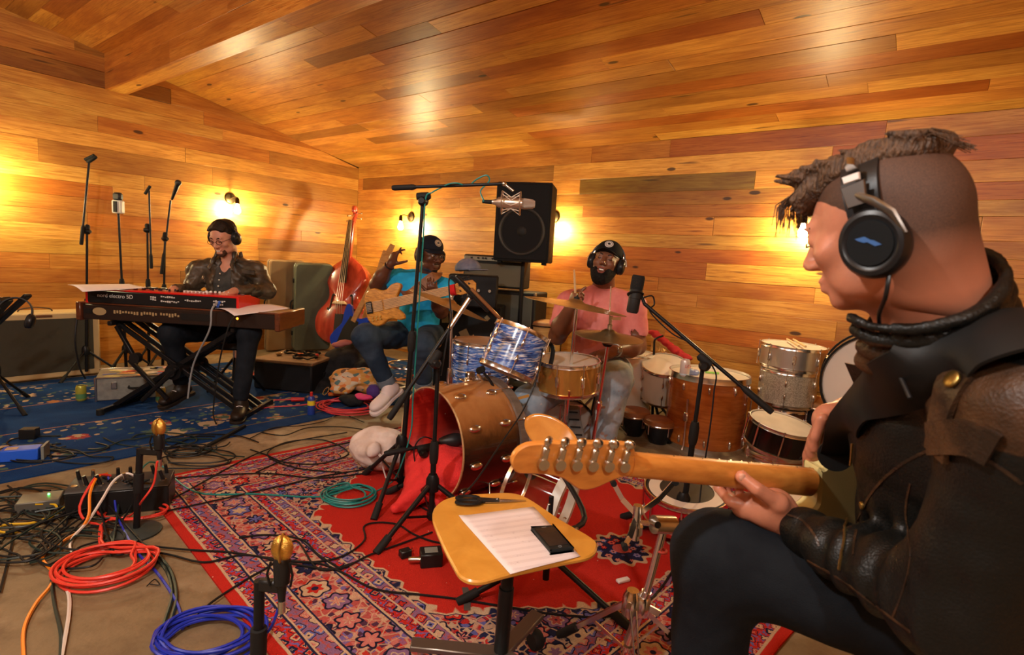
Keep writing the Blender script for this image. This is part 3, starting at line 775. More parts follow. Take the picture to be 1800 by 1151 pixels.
def blue_rug():
 W, L = 2.25, 4.4
 m, nt, b = newmat('blue_floral_rug'); co = nt.coord(); x, y, z = nt.xyz(co)
 dx = x.min(W - x); dy = y.min(L - y); d = dx.min(dy)
 v = nt.comb(x, y, 0.0); wn = nt.noise(v, 7, 3, out='Color'); vv = nt.mix(.08, v, wn);
 B = (.008, .040, .150); B2 = (.014, .065, .22); CR = (.55, .42, .27); OR = (.50, .23, .09); RO = (.42, .07, .07); GN = (.10, .17, .13)
 d1, c1, _ = nt.vor(vv, 5, rand=.9); n1 = nt.noise(v, 38, 3); cr = nt.xyz(c1)
 pc = nt.ramp(cr[0], [(0, OR), (.3, CR), (.55, RO), (.75, CR), (.9, GN)], 'CONSTANT'); pc2 = nt.ramp(cr[1], [(0, CR), (.3, OR), (.6, RO), (.8, GN)], 'CONSTANT')
 g = nt.ramp(nt.noise(co, 5, 3), [(.3, B), (.7, B2)])
 f = nt.mix(nt.m('SUBTRACT', 1.0, nt.step(.44, d1 + n1 * .3, .03)), g, pc); f = nt.mix(nt.m('SUBTRACT', 1.0, nt.step(.30, d1 + n1 * .25, .02)), f, pc2)
 d2, c2, _ = nt.vor(vv, 17); f = nt.mix(nt.m('SUBTRACT', 1.0, nt.step(.30, d2, .04)), f, nt.mix(nt.step(.5, nt.xyz(c2)[0], .02), GN, CR))
 clump = nt.step(.38, nt.noise(nt.mapv(v, loc=(3, 1, 0)), 2.2, 2), .04)
 f = nt.mix(clump, g, f)
 c = nt.mix(nt.band(d, .16, .80), g, f); c = nt.mix(nt.band(d, .80, .81), c, OR)
 c = nt.mix(nt.band(d, .145, .158), c, (.20, .14, .08))
 pile = nt.noise(co, 300, 2); c = nt.mix(1.0, c, nt.ramp(pile, [(.3, (.6, .6, .6)), (.7, (1, 1, 1))]), 'MULTIPLY')
 nt.put(b.inputs['Base Color'], c); b.inputs['Roughness'].default_value = .95; b.inputs['Specular IOR Level'].default_value = .1; nt.put(b.inputs['Normal'], nt.bump(pile, .5, .004))
 q_ = (fl(660, 718) - fl(0, 850)).normalized(); o = fl(0, 850) - q_ * .9; p = Vector((-q_.y, q_.x, 0))
 rug_mesh('floral_rug', 'blue rug with cream and orange flowers under the keyboard', o, p, q_, W, L, .008, m)
blue_rug()
# DRUMS, CYMBALS, STANDS
chrome = mat('chrome', (.80, .79, .78), .2, 1); steel = mat('steel', (.5, .5, .5), .25, 1); nickel = mat('nickel', (.6, .58, .52), .25, 1)
rubber = mat('rubber_black', (.010, .010, .010), .7); blackm = black_metal; blackp = mat('black_plastic', (.012, .012, .012), .35)
brassy = mat('brass', (.6, .42, .12), .3, 1); headw = mat('drum_head', (.66, .58, .50), .5, var=.12, vs=6); headc = mat('drum_head_coated', (.60, .55, .48), .55, var=.25, vs=4)
hickory = mat('hickory', (.72, .50, .27), .45); whitep = mat('white_paint', (.72, .68, .58), .4)
def woodshell(name, a, b, rough=.25, sc_=(2, 2, 14)):
 if name in _M: return _M[name]
 m, nt, bb = newmat(name); f = nt.noise(nt.mapv(nt.coord(), sc_), 3, 5, .6, .8)
 nt.put(bb.inputs['Base Color'], nt.ramp(f, [(.3, a), (.7, b)])); bb.inputs['Roughness'].default_value = rough; bb.inputs['Coat Weight'].default_value = .5; _M[name] = m; return m
def pearl():
 m, nt, b = newmat('blue_oyster_pearl'); v = nt.mapv(nt.coord(), (6, 6, 60)); f = nt.noise(v, 1.5, 5, .6, 1.0); g = nt.noise(nt.mapv(nt.coord(), (12, 12, 110)), 1.2, 3, .5, .6)
 c = nt.ramp(f, [(.34, (.004, .012, .10)), (.46, (.02, .09, .42)), (.56, (.10, .26, .70)), (.66, (.50, .62, .82))])
 c = nt.mix(nt.step(.56, g, .05), c, (.72, .78, .88)); nt.put(b.inputs['Base Color'], c); b.inputs['Roughness'].default_value = .18; b.inputs['Coat Weight'].default_value = .6; return m
def sparkle(name, a, b_):
 m, nt, b = newmat(name); d, c, _ = nt.vor(nt.coord(), 240); nt.put(b.inputs['Base Color'], nt.ramp(nt.xyz(c)[0], [(.2, a), (.8, b_)])); b.inputs['Roughness'].default_value = .3; b.inputs['Metallic'].default_value = .25; return m
PEARL = pearl(); WSPARK = sparkle('champagne_sparkle', (.34, .29, .21), (.62, .55, .42))
def lug(mb_parent, M, x, length, style, m, r):
 c, s_ = math.cos(x), math.sin(x); R3 = basis((-s_, c, 0), (0, 0, 1), (c, s_, 0), (0, 0, 0)); return M @ R3
def drum(name, label, o, axis, r, h, shell, cat='drum', hoop=None, head=None, head2=None, n=8, hoop_h=.022, lugs='double', group=None, open_top=False, rods=True, inside=None, air=True, wood_hoop=False, th=.006):
 """o = centre of the lower rim, axis towards the batter head"""
 t = thing(name, label, cat, o, group); hoop = hoop or chrome; head = head or headw
 x, y, z = frame(axis); M = basis(x, y, z, o)
 if open_top: MB(M).lathe([(r - th, .002), (r, .002), (r, h), (r - th, h), (r - th, .002)], n=48, caps=False).obj('shell', shell, t, sharp=.5)
 else:
  MB(M).lathe([(r, 0), (r, h)], n=48, caps=False).obj('shell', shell, t, sharp=.5)
  MB(M).lathe([(0, h + .004), (r - .004, h + .004), (r + .002, h - .002), (r + .002, h - .004), (0, h - .004)], n=48).obj('drum_head', head, t, sharp=.5)
 if open_top and inside: pass
 if open_top is not True or head2: MB(M).lathe([(0, -.002), (r - .002, -.002), (r, .003), (0, .003)], n=48).obj('drum_head', head2 or head, t, sharp=.5)
 def hp(z0, z1, nm='hoop'):
  if wood_hoop: pr = [(r + .004, z0), (r + .016, z0), (r + .016, z1), (r + .004, z1), (r + .004, z0)]
  else: pr = [(r + .002, z0), (r + .010, z0 + (.002 if z1 > z0 else -.002)), (r + .007, (z0 + z1) / 2), (r + .0075, z1), (r + .002, z1), (r + .002, z0)]
  MB(M).lathe(pr, n=48, caps=False).obj(nm, hoop, t, sharp=.5)
 if not (open_top is True): hp(h - hoop_h * .45, h + hoop_h * .55)
 hp(hoop_h * .45, -hoop_h * .55)
 for i in range(n):
  a = 2 * PI * (i + .5) / n; c, s_ = math.cos(a), math.sin(a); L = M @ basis((-s_, c, 0), (0, 0, 1), (c, s_, 0), (c * r, s_ * r, 0))
  if lugs == 'double':
   for zz in (h * .30, h * .70) if h > .2 else (h * .5,):
    l = MB(L).ball((0, zz, .006), (.0085, .026, .014), 10, 8).obj('lug', chrome, t)
  elif lugs == 'tube': MB(L).cyl((0, h * .12, .010), (0, h * .88, .010), .005, n=8).obj('lug', chrome, t)
  elif lugs == 'box': MB(L).box((0, h * .5, .007), (.020, min(.06, h * .5), .014), ch=.004).obj('lug', chrome, t)
  elif lugs == 'ends':
   for zz in (h * .12, h * .88): MB(L).ball((0, zz, .006), (.010, .030, .014), 10, 8).obj('lug', chrome, t)
  if rods:
   rr_ = MB(L)
   rr_.lathe([(.0028, 0), (.0028, h + .010 - (h * .7 if h > .2 else h * .5)), (.005, h + .0105 - (h * .7 if h > .2 else h * .5)), (.005, h + .018 - (h * .7 if h > .2 else h * .5))], (0, h * .70 if h > .2 else h * .5, .012), (0, 1, 0), 6)
   rr_.obj('tension_rod', chrome, t); rr_ = MB(L); rr_.cyl((0, h * .30 if h > .2 else h * .5, .012), (0, -.012, .012), .0028, n=6); rr_.obj('tension_rod', chrome, t)
 return t, M
def cymbal_mat():
 m, nt, b = newmat('cymbal_bronze'); co = nt.coord(); f = nt.noise(co, 7, 4); x, y, z = nt.xyz(co); r = nt.m('SQRT', x * x + y * y)
 nt.put(b.inputs['Base Color'], nt.ramp(f, [(.3, (.30, .21, .10)), (.7, (.50, .38, .20))])); b.inputs['Metallic'].default_value = .85; b.inputs['Roughness'].default_value = .34
 nt.put(b.inputs['Normal'], nt.bump(nt.m('SINE', r * 900.0), .15, .002)); return m
CYM = cymbal_mat()
def cymbal(c, n, r, label, name='cymbal', flip=False, group=None):
 k = -1 if flip else 1; c = Vector(c)
 o = MB().lathe([(.006, .024 * k), (.02, .023 * k), (.035, .015 * k), (.045, .008 * k), (r * .5, .001 * k), (r, -.014 * k), (r, -.0155 * k), (r * .5, -.0008 * k), (.045, .006 * k), (.033, .013 * k), (.006, .022 * k)], (0, 0, 0), (0, 0, 1), 64, caps=False).obj(name, CYM, sharp=.6)
 x, y, z = frame(n); o.matrix_basis = basis(x, y, z, c); tag(o, label, 'cymbal', group); return o
def tripod(t, base, r, h, m, n=3, a0=.3, foot=True, leg_r=.009, flat=False, brace=True, collar=None):
 base = Vector(base)
 for i in range(n):
  a = a0 + 2 * PI * i / n; d = Vector((math.cos(a), math.sin(a), 0)); f = base + d * r + Vector((0, 0, leg_r + .004)); top = base + d * .022 + Vector((0, 0, h))
  mb = MB()
  if flat:
   sd_ = Vector((-d.y, d.x, 0)) * .009; mb.beam(top + sd_, f + sd_ * .3, .003, .014, (0, 0, 1)); mb.beam(top - sd_, f - sd_ * .3, .003, .014, (0, 0, 1))
  else: mb.cyl(top, f, leg_r, n=10)
  lg = mb.obj('leg', m, t)
  if foot: MB().cyl(f + (top - f).normalized() * .07, f - (top - f).normalized() * .01, leg_r * 1.5 if not flat else .014, n=10).obj('rubber_foot', rubber, lg)
  if brace: mid = top.lerp(f, .5); MB().beam(mid, base + d * .014 + Vector((0, 0, max(.03, h * .30))), .004, .010, (0, 0, 1)).obj('brace', m, lg)
 MB().lathe([(.0, h - .025), (.028, h - .025), (.030, h), (.028, h + .03), (.018, h + .05), (0, h + .05)], base, n=18).obj('hub', collar or m, t)
 if brace: MB().lathe([(.016, max(.03, h * .3) - .015), (.02, max(.03, h * .3) - .01), (.02, max(.03, h * .3) + .015), (.0, max(.03, h * .3) + .015)], base, n=14).obj('lower_collar', m, t)
def pole(t, p0, p1, r0, r1=None, split=None, m=None, clutch=True):
 p0, p1 = Vector(p0), Vector(p1); m = m or blackm; r1 = r1 or r0 * .72; split = .5 if split is None else split; q = p0.lerp(p1, split)
 MB().cyl(p0, q, r0, n=14).obj('pole', m, t); MB().cyl(q - (p1 - p0).normalized() * .02, p1, r1, n=14).obj('pole', m, t)
 if clutch:
  d = (p1 - p0).normalized(); MB().lathe([(0, -.055), (r0 * 1.25, -.055), (r0 * 1.6, -.03), (r0 * 1.6, .02), (r0 * 1.2, .045), (0, .045)], q, d, 16).obj('clutch', rubber if m is blackm else m, t)
  if m is not blackm: MB().beam(q + Vector((0, -.01, 0)), q + Vector((.03, -.035, .01)), .006, .012).obj('wing_nut', m, t)
def boom(t, piv, a, b, r=.0085, m=None, weight=.15, wr=.014):
 m = m or blackm; a, b = Vector(a), Vector(b); d = (b - a).normalized()
 MB().cyl(a, b, r, n=12).obj('boom_arm', m, t)
 if weight: MB().lathe([(0, -.01), (wr * .8, -.01), (wr, 0), (wr, weight), (wr * .7, weight + .02), (0, weight + .02)], a, d, 14).obj('counterweight', rubber, t)
 MB().lathe([(0, -.03), (.017, -.03), (.019, -.01), (.019, .025), (.012, .035), (0, .035)], piv, d, 14).obj('boom_clutch', rubber, t)
 x = d.cross(Vector((0, 0, 1))).normalized(); MB().lathe([(0, -.030), (.013, -.030), (.024, -.012), (.024, .012), (.013, .030), (0, .030)], Vector(piv) - Vector((0, 0, .022)), x, 16).obj('swivel', blackp, t)
# bass drum, open at the front, red cloth inside
kc = at(757, 772, 2.56); kax = (Vector(at(906, 762, 3.00)) - Vector(kc)); kax.z = .0; kax = (Matrix.Rotation(-.09, 3, 'Z') @ kax).normalized()
kr = .272; kdep = .37
kb, nt, bb = newmat('kick_graded_brown'); z = nt.xyz(nt.coord())[2]; f = nt.noise(nt.mapv(nt.coord(), (6, 6, 3)), 3, 5, .6)
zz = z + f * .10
nt.put(bb.inputs['Base Color'], nt.ramp(zz, [(.30, (.010, .006, .004)), (.42, (.06, .020, .006)), (.50, (.30, .12, .035)), (.60, (.48, .22, .075))])); bb.inputs['Roughness'].default_value = .22; bb.inputs['Coat Weight'].default_value = .6  # brown shell colour, darker towards the bottom
kz = Vector((kc.x, kc.y, kr + .028));
t = thing('bass_drum', 'brown wooden bass drum open at the front with a red lining', 'drum', (kz.x, kz.y, 0))
x, y, z = frame(kax); MK = basis(x, y, z, kz)
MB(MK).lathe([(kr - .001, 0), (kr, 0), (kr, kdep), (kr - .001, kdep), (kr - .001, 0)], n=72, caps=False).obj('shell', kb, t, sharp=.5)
redin = woodshell('red_stained_inside', (.42, .012, .008), (.60, .03, .015), .4)
MB(MK).lathe([(kr - .0075, .001), (kr - .0075, kdep - .01)], n=72, caps=False).obj('lining', redin, t, sharp=.5, solid=.002)
MB(MK).lathe([(kr - .0075, 0), (kr, -.003), (kr + .0005, .004)], n=72, caps=False).obj('bearing_edge', woodshell('pale_edge', (.62, .42, .20), (.74, .54, .30)), t, solid=.003)
MB(MK).lathe([(0, kdep), (kr, kdep), (kr, kdep + .004), (0, kdep + .004)], n=48).obj('drum_head', headw, t)
MB(MK).lathe([(kr + .003, kdep - .035), (kr + .018, kdep - .035), (kr + .018, kdep + .012), (kr + .003, kdep + .012), (kr + .003, kdep - .035)], n=72, caps=False).obj('hoop', woodshell('hoop_grey', (.10, .08, .07), (.20, .16, .13), .3), t, sharp=.5)
for i in range(10):
 a = 2 * PI * (i + .25) / 10; c, s_ = math.cos(a), math.sin(a); L = MK @ basis((-s_, c, 0), (0, 0, 1), (c, s_, 0), (c * kr, s_ * kr, 0))
 for zz_ in (.075, .26): MB(L).ball((0, zz_, .006), (.019, .034, .015), 14, 8).obj('lug', chrome, t)
 MB(L).tube([(0, .28, .018), (0, kdep + .02, .026)], .003, 6).obj('tension_rod', chrome, t)
 MB(L).box((0, kdep + .004, .026), (.020, .030, .012), ch=.003).obj('claw', chrome, t)
for (px, py) in ((726, 715), (745, 708), (782, 700)):
 pass
for a in (1.95, 1.75, 1.35, 1.15):
 c, s_ = math.cos(a), math.sin(a)
 for q in (.12,):
  p = MK @ Vector((c * (kr - .009), s_ * (kr - .009), q)); MB().lathe([(0, 0), (.008, 0), (.008, .003), (0, .004)], p, MK.to_3x3() @ Vector((-c, -s_, 0)), 12).obj('screw', mat('dark_bronze', (.07, .045, .02), .35, .9), t)
top = MK @ Vector((0, kr, .12)) if (MK @ Vector((0, kr, 0))).z > kz.z else MK @ Vector((0, -kr, .12))
top = Vector(at(825, 688, 2.78)); top.z = kr * 2 + .03
MB().box(top, (.10, .07, .008), Matrix.Rotation(.6, 3, 'Z'), .003).obj('mount_plate', chrome, t); MB().box(top + Vector((0, 0, .022)), (.045, .035, .04), Matrix.Rotation(.6, 3, 'Z'), .005).obj('mount_block', chrome, t)
sp = Vector(at(855, 835, 2.62)); MB().box(sp, (.035, .02, .06), ch=.005).obj('spur_bracket', chrome, t); MB().cyl(sp + Vector((.01, -.01, .03)), Vector((sp.x + .03, sp.y - .10, .02)), .0055, n=10).obj('spur', steel, t)
MB().cyl(sp + Vector((.022, -.01, .02)), sp + Vector((.022, -.01, .075)), .005, n=8).obj('spur_bolt', steel, t)
rc = mat('red_felt', (.72, .030, .028), .9, bump=.3, bs=120)
cl = SD(MK)
down = (MK.to_3x3().inverted() @ Vector((0, 0, -1))); side = Vector((down.y, -down.x, 0))
def kp(s_, d_, q_): return down * d_ + side * s_ + Vector((0, 0, q_))
cl.cap(kp(-.13, .15, .03), kp(.13, .13, .06), .085, .085, k=.05); cl.cap(kp(-.10, .17, .2), kp(.12, .15, .2), .08, k=.05); cl.ell(kp(0, .13, .10), (.16, .10, .12), k=.05)
cl.cap(kp(-.06, .16, .0), kp(-.02, .245, -.10), .07, .045, k=.05); cl.cap(kp(.05, .16, .0), kp(.03, .245, -.12), .08, .05, k=.05); cl.cap(kp(.02, .24, -.10), kp(.05, .262, -.20), .045, .028, k=.04); cl.cap(kp(-.12, .12, .0), kp(-.09, .22, -.05), .05, .04, k=.04)
cl.T = Matrix.Identity(4); f0 = MK @ kp(0, .17, -.02); g_ = lambda dx, dy, z_: Vector((kz.x + dx, kz.y + dy, z_))
cl.cap(f0 + Vector((.07, .02, 0)), f0 + Vector((.11, -.12, -.13)), .075, .05, k=.05); cl.cap(f0 + Vector((.11, -.12, -.13)), f0 + Vector((.14, -.20, -.15)), .05, .025, k=.04)
cl.disp = folds(.020, 26, 3, 1.8)
o = sdobj('red_blanket', cl, .008, rc); tag(o, 'red blanket stuffed in the open bass drum and spilling over the rug', 'blanket')
# rack tom (blue), tilted towards the drummer
def on_axis(px, py, Y, tilt): return Vector(at(px, py, Y))
tb = Vector(at(890, 652, 2.88)); tt_ = Vector(at(915, 592, 2.93));
drum('rack_tom', 'blue pearl rack tom mounted above the bass drum', tb, (tt_ - tb), .150, .225, PEARL, n=6, head=headw, hoop_h=.026)
ft = Vector(at(842, 690, 3.45)); drum('floor_tom', 'blue pearl floor tom behind the blue rack tom', ft, (.02, 0, 1), .185, .33, PEARL, n=8, head=headw)
tm = thing('tom_mount', 'chrome tom arm with clamp between bass drum and blue rack tom', 'drum hardware', top)
a = Vector(at(862, 690, 2.80)); MB().tube(spline([top + Vector((.04, 0, .03)), a, Vector(at(878, 730, 2.72)), Vector(at(875, 755, 2.70))], 5), .010, 10).obj('arm', chrome, tm)
MB().box(Vector(at(873, 722, 2.70)), (.03, .03, .05), Matrix.Rotation(.4, 3, 'Y'), .005).obj('clamp', chrome, tm); MB().cyl(Vector(at(877, 745, 2.68)), Vector(at(870, 775, 2.67)), .009, n=10).obj('arm', chrome, tm)
MB().beam(Vector(at(893, 705, 2.70)), Vector(at(930, 695, 2.72)), .004, .014).obj('hinge_plate', mat('hinge_brass', (.75, .45, .12), .4, .6), tm)
cm_ = thing('drum_microphone', 'small black clip microphone on the lower rim of the blue rack tom', 'microphone', at(847, 652, 2.72))
MB().box(at(845, 650, 2.70), (.045, .04, .03), Matrix.Rotation(-.5, 3, 'Y'), .006).obj('head', rubber, cm_); MB().tube(spline([at(850, 655, 2.72), at(862, 670, 2.72), at(872, 690, 2.72)], 5), .007, 8).obj('gooseneck', blackm, cm_)
# snare on its stand, gold shell
goldsh = mat('gold_shell', (.70, .38, .09), .22, .75)
sb = Vector(at(996, 682, 3.05)); drum('snare_drum', 'gold snare drum between the knees of the drummer', sb, (-.03, -.06, 1), .175, .16, goldsh, n=8, lugs='box')
def hw_stand(name, label, base, top, r=.25, h=.22, a0=.3, m=None, cat='stand', leg_h=.2, r0=.0125, split=.5, group=None):
 t = thing(name, label, cat, base, group); m = m or chrome; tripod(t, base, r, h, m, a0=a0, flat=True); pole(t, Vector(base) + Vector((0, 0, .03)), top, r0, split=split, m=m); return t
t = hw_stand('snare_stand', 'chrome stand holding the gold snare drum', Vector((sb.x, sb.y, 0)), sb - Vector((0, 0, .05)), .2, .16, 1.0)
for i in range(3):
 a = i * 2.094 + .5; MB().tube([sb - Vector((0, 0, .06)), sb + Vector((.1 * math.cos(a), .1 * math.sin(a), -.03)), sb + Vector((.183 * math.cos(a), .183 * math.sin(a), .0)), sb + Vector((.19 * math.cos(a), .19 * math.sin(a), .03))], .006, 8).obj('basket_arm', chrome, t)
# cymbals and stands
c1 = Vector(at(790, 532, 3.12)); n1 = Vector((-.36, -.16, .95)).normalized()
n1 = Vector((.33, .06, .94)).normalized()
cymbal(c1, n1, .235, 'thin crash cymbal tilted down in front of the bass player')
t = hw_stand('cymbal_stand', 'chrome stand of the crash cymbal in front of the bass player', Vector(fl(850, 800)) * 1, c1 + n1 * .03, .26, .24, .9) if False else None
cs_b = Vector((c1.x + .02, c1.y + .12, 0)); t = hw_stand('cymbal_stand', 'chrome stand of the tilted crash cymbal left of the blue tom', cs_b, c1 + n1 * .035, .26, .24, .9)
MB().lathe([(0, .0), (.010, 0), (.010, .016), (.004, .02), (0, .02)], c1 + n1 * .026, n1, 12).obj('wing_nut', chrome, t)
c2 = Vector(at(1012, 533, 2.78)); n2 = Vector((.13, .02, .99)).normalized()
cymbal(c2, n2, .262, 'large ride cymbal in front of the chest of the drummer')
b2 = Vector(fl(988, 812)); t = hw_stand('cymbal_stand', 'chrome stand of the large cymbal in front of the drummer', b2, c2 + n2 * .055, .27, .24, .5)
MB().lathe([(0, -.028), (.016, -.028), (.028, -.006), (.02, -.003), (0, -.003)], c2, n2, 16).obj('cymbal_seat', rubber, t); MB().lathe([(0, .022), (.016, .022), (.014, .032), (.005, .036), (0, .036)], c2, n2, 16).obj('felt', rubber, t)
c3 = Vector(at(1070, 588, 2.72)); n3 = Vector((.05, -.05, 1)).normalized()
cymbal(c3 + Vector((0, 0, .004)), n3, .172, 'upper hi hat cymbal in front of the left arm of the drummer', 'hi_hat_cymbal'); cymbal(c3 - Vector((0, 0, .026)), n3, .172, 'lower hi hat cymbal facing up under the upper one', 'hi_hat_cymbal', True)
b3 = Vector(fl(1038, 812)); t = hw_stand('hi_hat_stand', 'chrome hi hat stand with clutch and pedal in front of the drummer', b3, c3 - Vector((0, 0, .055)), .25, .24, 1.4)
MB().lathe([(0, -.06), (.018, -.06), (.026, -.050), (.026, -.030), (0, -.028)], c3, n3, 16).obj('cup', rubber, t)
MB().cyl(c3, Vector(at(1074, 503, 2.74)), .0032, n=8).obj('pull_rod', chrome, t)
MB().lathe([(0, .02), (.011, .02), (.012, .05), (.007, .055), (.007, .075), (.010, .078), (.010, .095), (0, .095)], c3, n3, 14).obj('clutch', chrome, t); MB().beam(c3 + n3 * .082, c3 + n3 * .082 + Vector((.045, -.02, .004)), .006, .014).obj('wing_nut', chrome, t)
MB().beam(b3 + Vector((.0, -.03, .02)), b3 + Vector((.03, .26, .13)), .085, .012, (0, 0, 1), .004).obj('pedal', chrome, t)
pd = Vector(at(992, 800, 3.05)); pd.z = 0
t = thing('bass_drum_pedal', 'grey metal bass drum pedal with slotted footboard behind the bass drum', 'pedal', pd)
q0, q1 = Vector(at(1016, 778, 3.0)), Vector(at(1004, 712, 3.2));
MB().beam(q0, q1, .085, .010, (0, -.5, 1), .003).obj('footboard', mat('cast_grey', (.22, .22, .21), .45, .6), t)
for i in range(4): MB().beam(q0.lerp(q1, .2 + .2 * i) + Vector((-.03, -.008, .004)), q0.lerp(q1, .2 + .2 * i) + Vector((.03, -.008, .004)), .016, .004).obj('slot', rubber, t)
MB().cyl(q1 + Vector((-.07, 0, .0)), q1 + Vector((.07, 0, .0)), .007).obj('axle', chrome, t); MB().cyl(q1 + Vector((-.06, .01, 0)), Vector((q1.x - .06, q1.y + .03, .01)), .007).obj('post', chrome, t); MB().cyl(q1 + Vector((.06, .01, 0)), Vector((q1.x + .06, q1.y + .03, .01)), .007).obj('post', chrome, t)
drum('bass_drum', 'small bass drum with a pale head standing under the gold snare', Vector(at(985, 742, 3.55)), (.12, -1, .03), .185, .16, woodshell('dark_shell', (.02, .012, .008), (.05, .03, .015)), hoop=woodshell('black_hoop', (.012, .012, .012), (.03, .03, .03)), wood_hoop=True, n=6, hoop_h=.03)
# big brown floor tom with things on it
fb = Vector(fl(1236, 781)); rB = .262; hB = .56
fb = Vector((fb.x, fb.y + .02, .02)); hB = at(1225, 655, fb.y).z - .03
brownsh = woodshell('amber_brown_shell', (.28, .065, .010), (.45, .13, .022), .18)
drum('floor_tom', 'large amber brown floor tom with a drink can on its head', fb, (0, 0, 1), rB, hB, brownsh, n=10, lugs='ends', head=headw, hoop_h=.04, rods=False)
for i in range(3):
 a = (-2.35, -.45, 1.5)[i]; p = fb + Vector((math.cos(a) * (rB + .02), math.sin(a) * (rB + .02), 0)); tl = bpy.data.objects['floor_tom.001']
 MB().tube([p + Vector((0, 0, .34)), p + Vector((0, 0, .03)), p + Vector((.015 * math.cos(a), .015 * math.sin(a), -.005))], .006, 8).obj('leg', chrome, tl); MB().box(p + Vector((0, 0, .22)), (.03, .03, .06), Matrix.Rotation(a, 3, 'Z'), .005).obj('leg_bracket', chrome, tl)
zt = fb.z + hB + .005
def can(p, label, c, top_c=None, r=.032, h=.115, lettering=None, band=None):
 t = thing('drink_can', label, 'can', p); m = mat('can_%s' % label[:12], c, .3, .3)
 MB().lathe([(0, .002), (.024, 0), (.030, .008), (r, .012), (r, h - .018), (.027, h - .002), (.0255, h), (.024, h - .004), (0, h - .004)], p, n=24).obj('can_body', m, t, sharp=.6)
 MB().lathe([(0, h - .0035), (.0235, h - .0035), (.0235, h - .002), (0, h - .002)], p, n=20).obj('lid', steel, t)
 if band: MB().lathe([(r + .0006, band[1]), (r + .0006, band[2])], p, n=24, caps=False).obj('band', mat('canband_%s' % label[:8], band[0], .35), t)
 if lettering: text('lettering', lettering[0], lettering[1], basis((1, 0, 0), (0, 0, 1), (0, -1, 0), Vector(p) + Vector((.010, -r - .0003, .072))), mat('can_red', (.7, .04, .04), .4), t)
 return t
cp = Vector(at(1204, 645, fb.y - .13)); cp.z = zt; cn = can(cp, 'white drink can with red letters on the brown floor tom', (.76, .68, .64), lettering=('LO', .03), band=((.55, .66, .72), .012, .022))
def blob(name, label, cat, pts, m, h=.005, disp=None, k=.01):
 s = SD()
 for (p, r) in pts:
  if hasattr(r, '__len__'): s.ell(p, r, k=k)
  else: s.ell(p, (r, r, r), k=k)
 if disp: s.disp = disp
 return tag(sdobj(name, s, h, m), label, cat)
bp_ = Vector((fb.x - .17, fb.y - .06, zt))
blob('plastic_bag', 'crumpled clear blue plastic bag on the brown floor tom', 'plastic bag', [(bp_ + Vector((0, 0, .02)), (.045, .035, .028)), (bp_ + Vector((.05, .01, .015)), (.035, .03, .022)), (bp_ + Vector((-.03, -.02, .012)), (.03, .03, .018))], mat('blue_plastic', (.25, .33, .62), .25), disp=folds(.006, 120, 3))
o = MB().cyl(Vector((fb.x - .02, fb.y + .03, zt + .008)), Vector((fb.x + .07, fb.y + .01, zt + .008)), .007).obj('marker_pen', mat('lime_plastic', (.30, .70, .12), .4)); tag(o, 'short lime green marker pen on the brown floor tom', 'pen')
# stack: aluminium snare with sticks, champagne tom, brown tom
sx = Vector(at(1376, 742, 3.77)); y0 = sx.y
def lvl(py): return at(1376, py, y0).z
z3, z2, z1, z0_ = lvl(606), lvl(643), lvl(706), lvl(722)
zb0 = max(.02, lvl(775))
drum('tom_drum', 'dark brown tom at the bottom of the drum stack by the right wall', Vector((sx.x - .01, y0, zb0)), (0, 0, 1), .165, lvl(711) - zb0 - .015, woodshell('dark_brown_shell', (.05, .014, .006), (.12, .035, .012)), n=6)
drum('tom_drum', 'champagne sparkle tom in the middle of the drum stack', Vector((sx.x, y0, lvl(705))), (0, 0, 1), .185, lvl(650) - lvl(705), WSPARK, n=6)
alum = mat('brushed_aluminium', (.62, .58, .52), .32, .9)
drum('snare_drum', 'silver snare drum on top of the drum stack', Vector((sx.x, y0 - .01, lvl(643) + .005)), (.015, -.02, 1), .203, lvl(603) - lvl(643) - .02, alum, n=8, lugs='box')
zs = lvl(603) + .005
for dx, lb in ((0, 'left drum stick lying on the silver snare drum'), (.045, 'right drum stick lying on the silver snare drum')):
 a = Vector((sx.x - .06 + dx, y0 - .20, zs + .006)); e = Vector((sx.x + .04 + dx, y0 + .16, zs + .008)); st = thing('drum_stick', lb, 'drum stick', a, 'sticks on the silver snare')
 MB().cyl(a, a.lerp(e, .86), .008, .0072, 10).obj('shaft', hickory, st); MB().lathe([(.0072, 0), (.004, .04), (.006, .05), (0, .058)], a.lerp(e, .86), e - a, 10).obj('tip', hickory, st)
sq = Vector(at(1362, 800, 3.15)); zq = at(1362, 805, sq.y).z
drum('snare_drum', 'black snare drum with a worn head in front of the drum stack', Vector((sq.x, sq.y, at(1362, 783, sq.y).z)), (.10, -.14, 1), .178, .14, mat('black_chrome', (.05, .048, .045), .14, .9), n=8, lugs='tube', head=headc)
drum('tom_drum', 'amber tom under the black snare drum on the right', Vector((sq.x + .02, sq.y + .02, .16)), (0, 0, 1), .165, at(1362, 795, sq.y).z - .19, brownsh, n=6, lugs='ends')
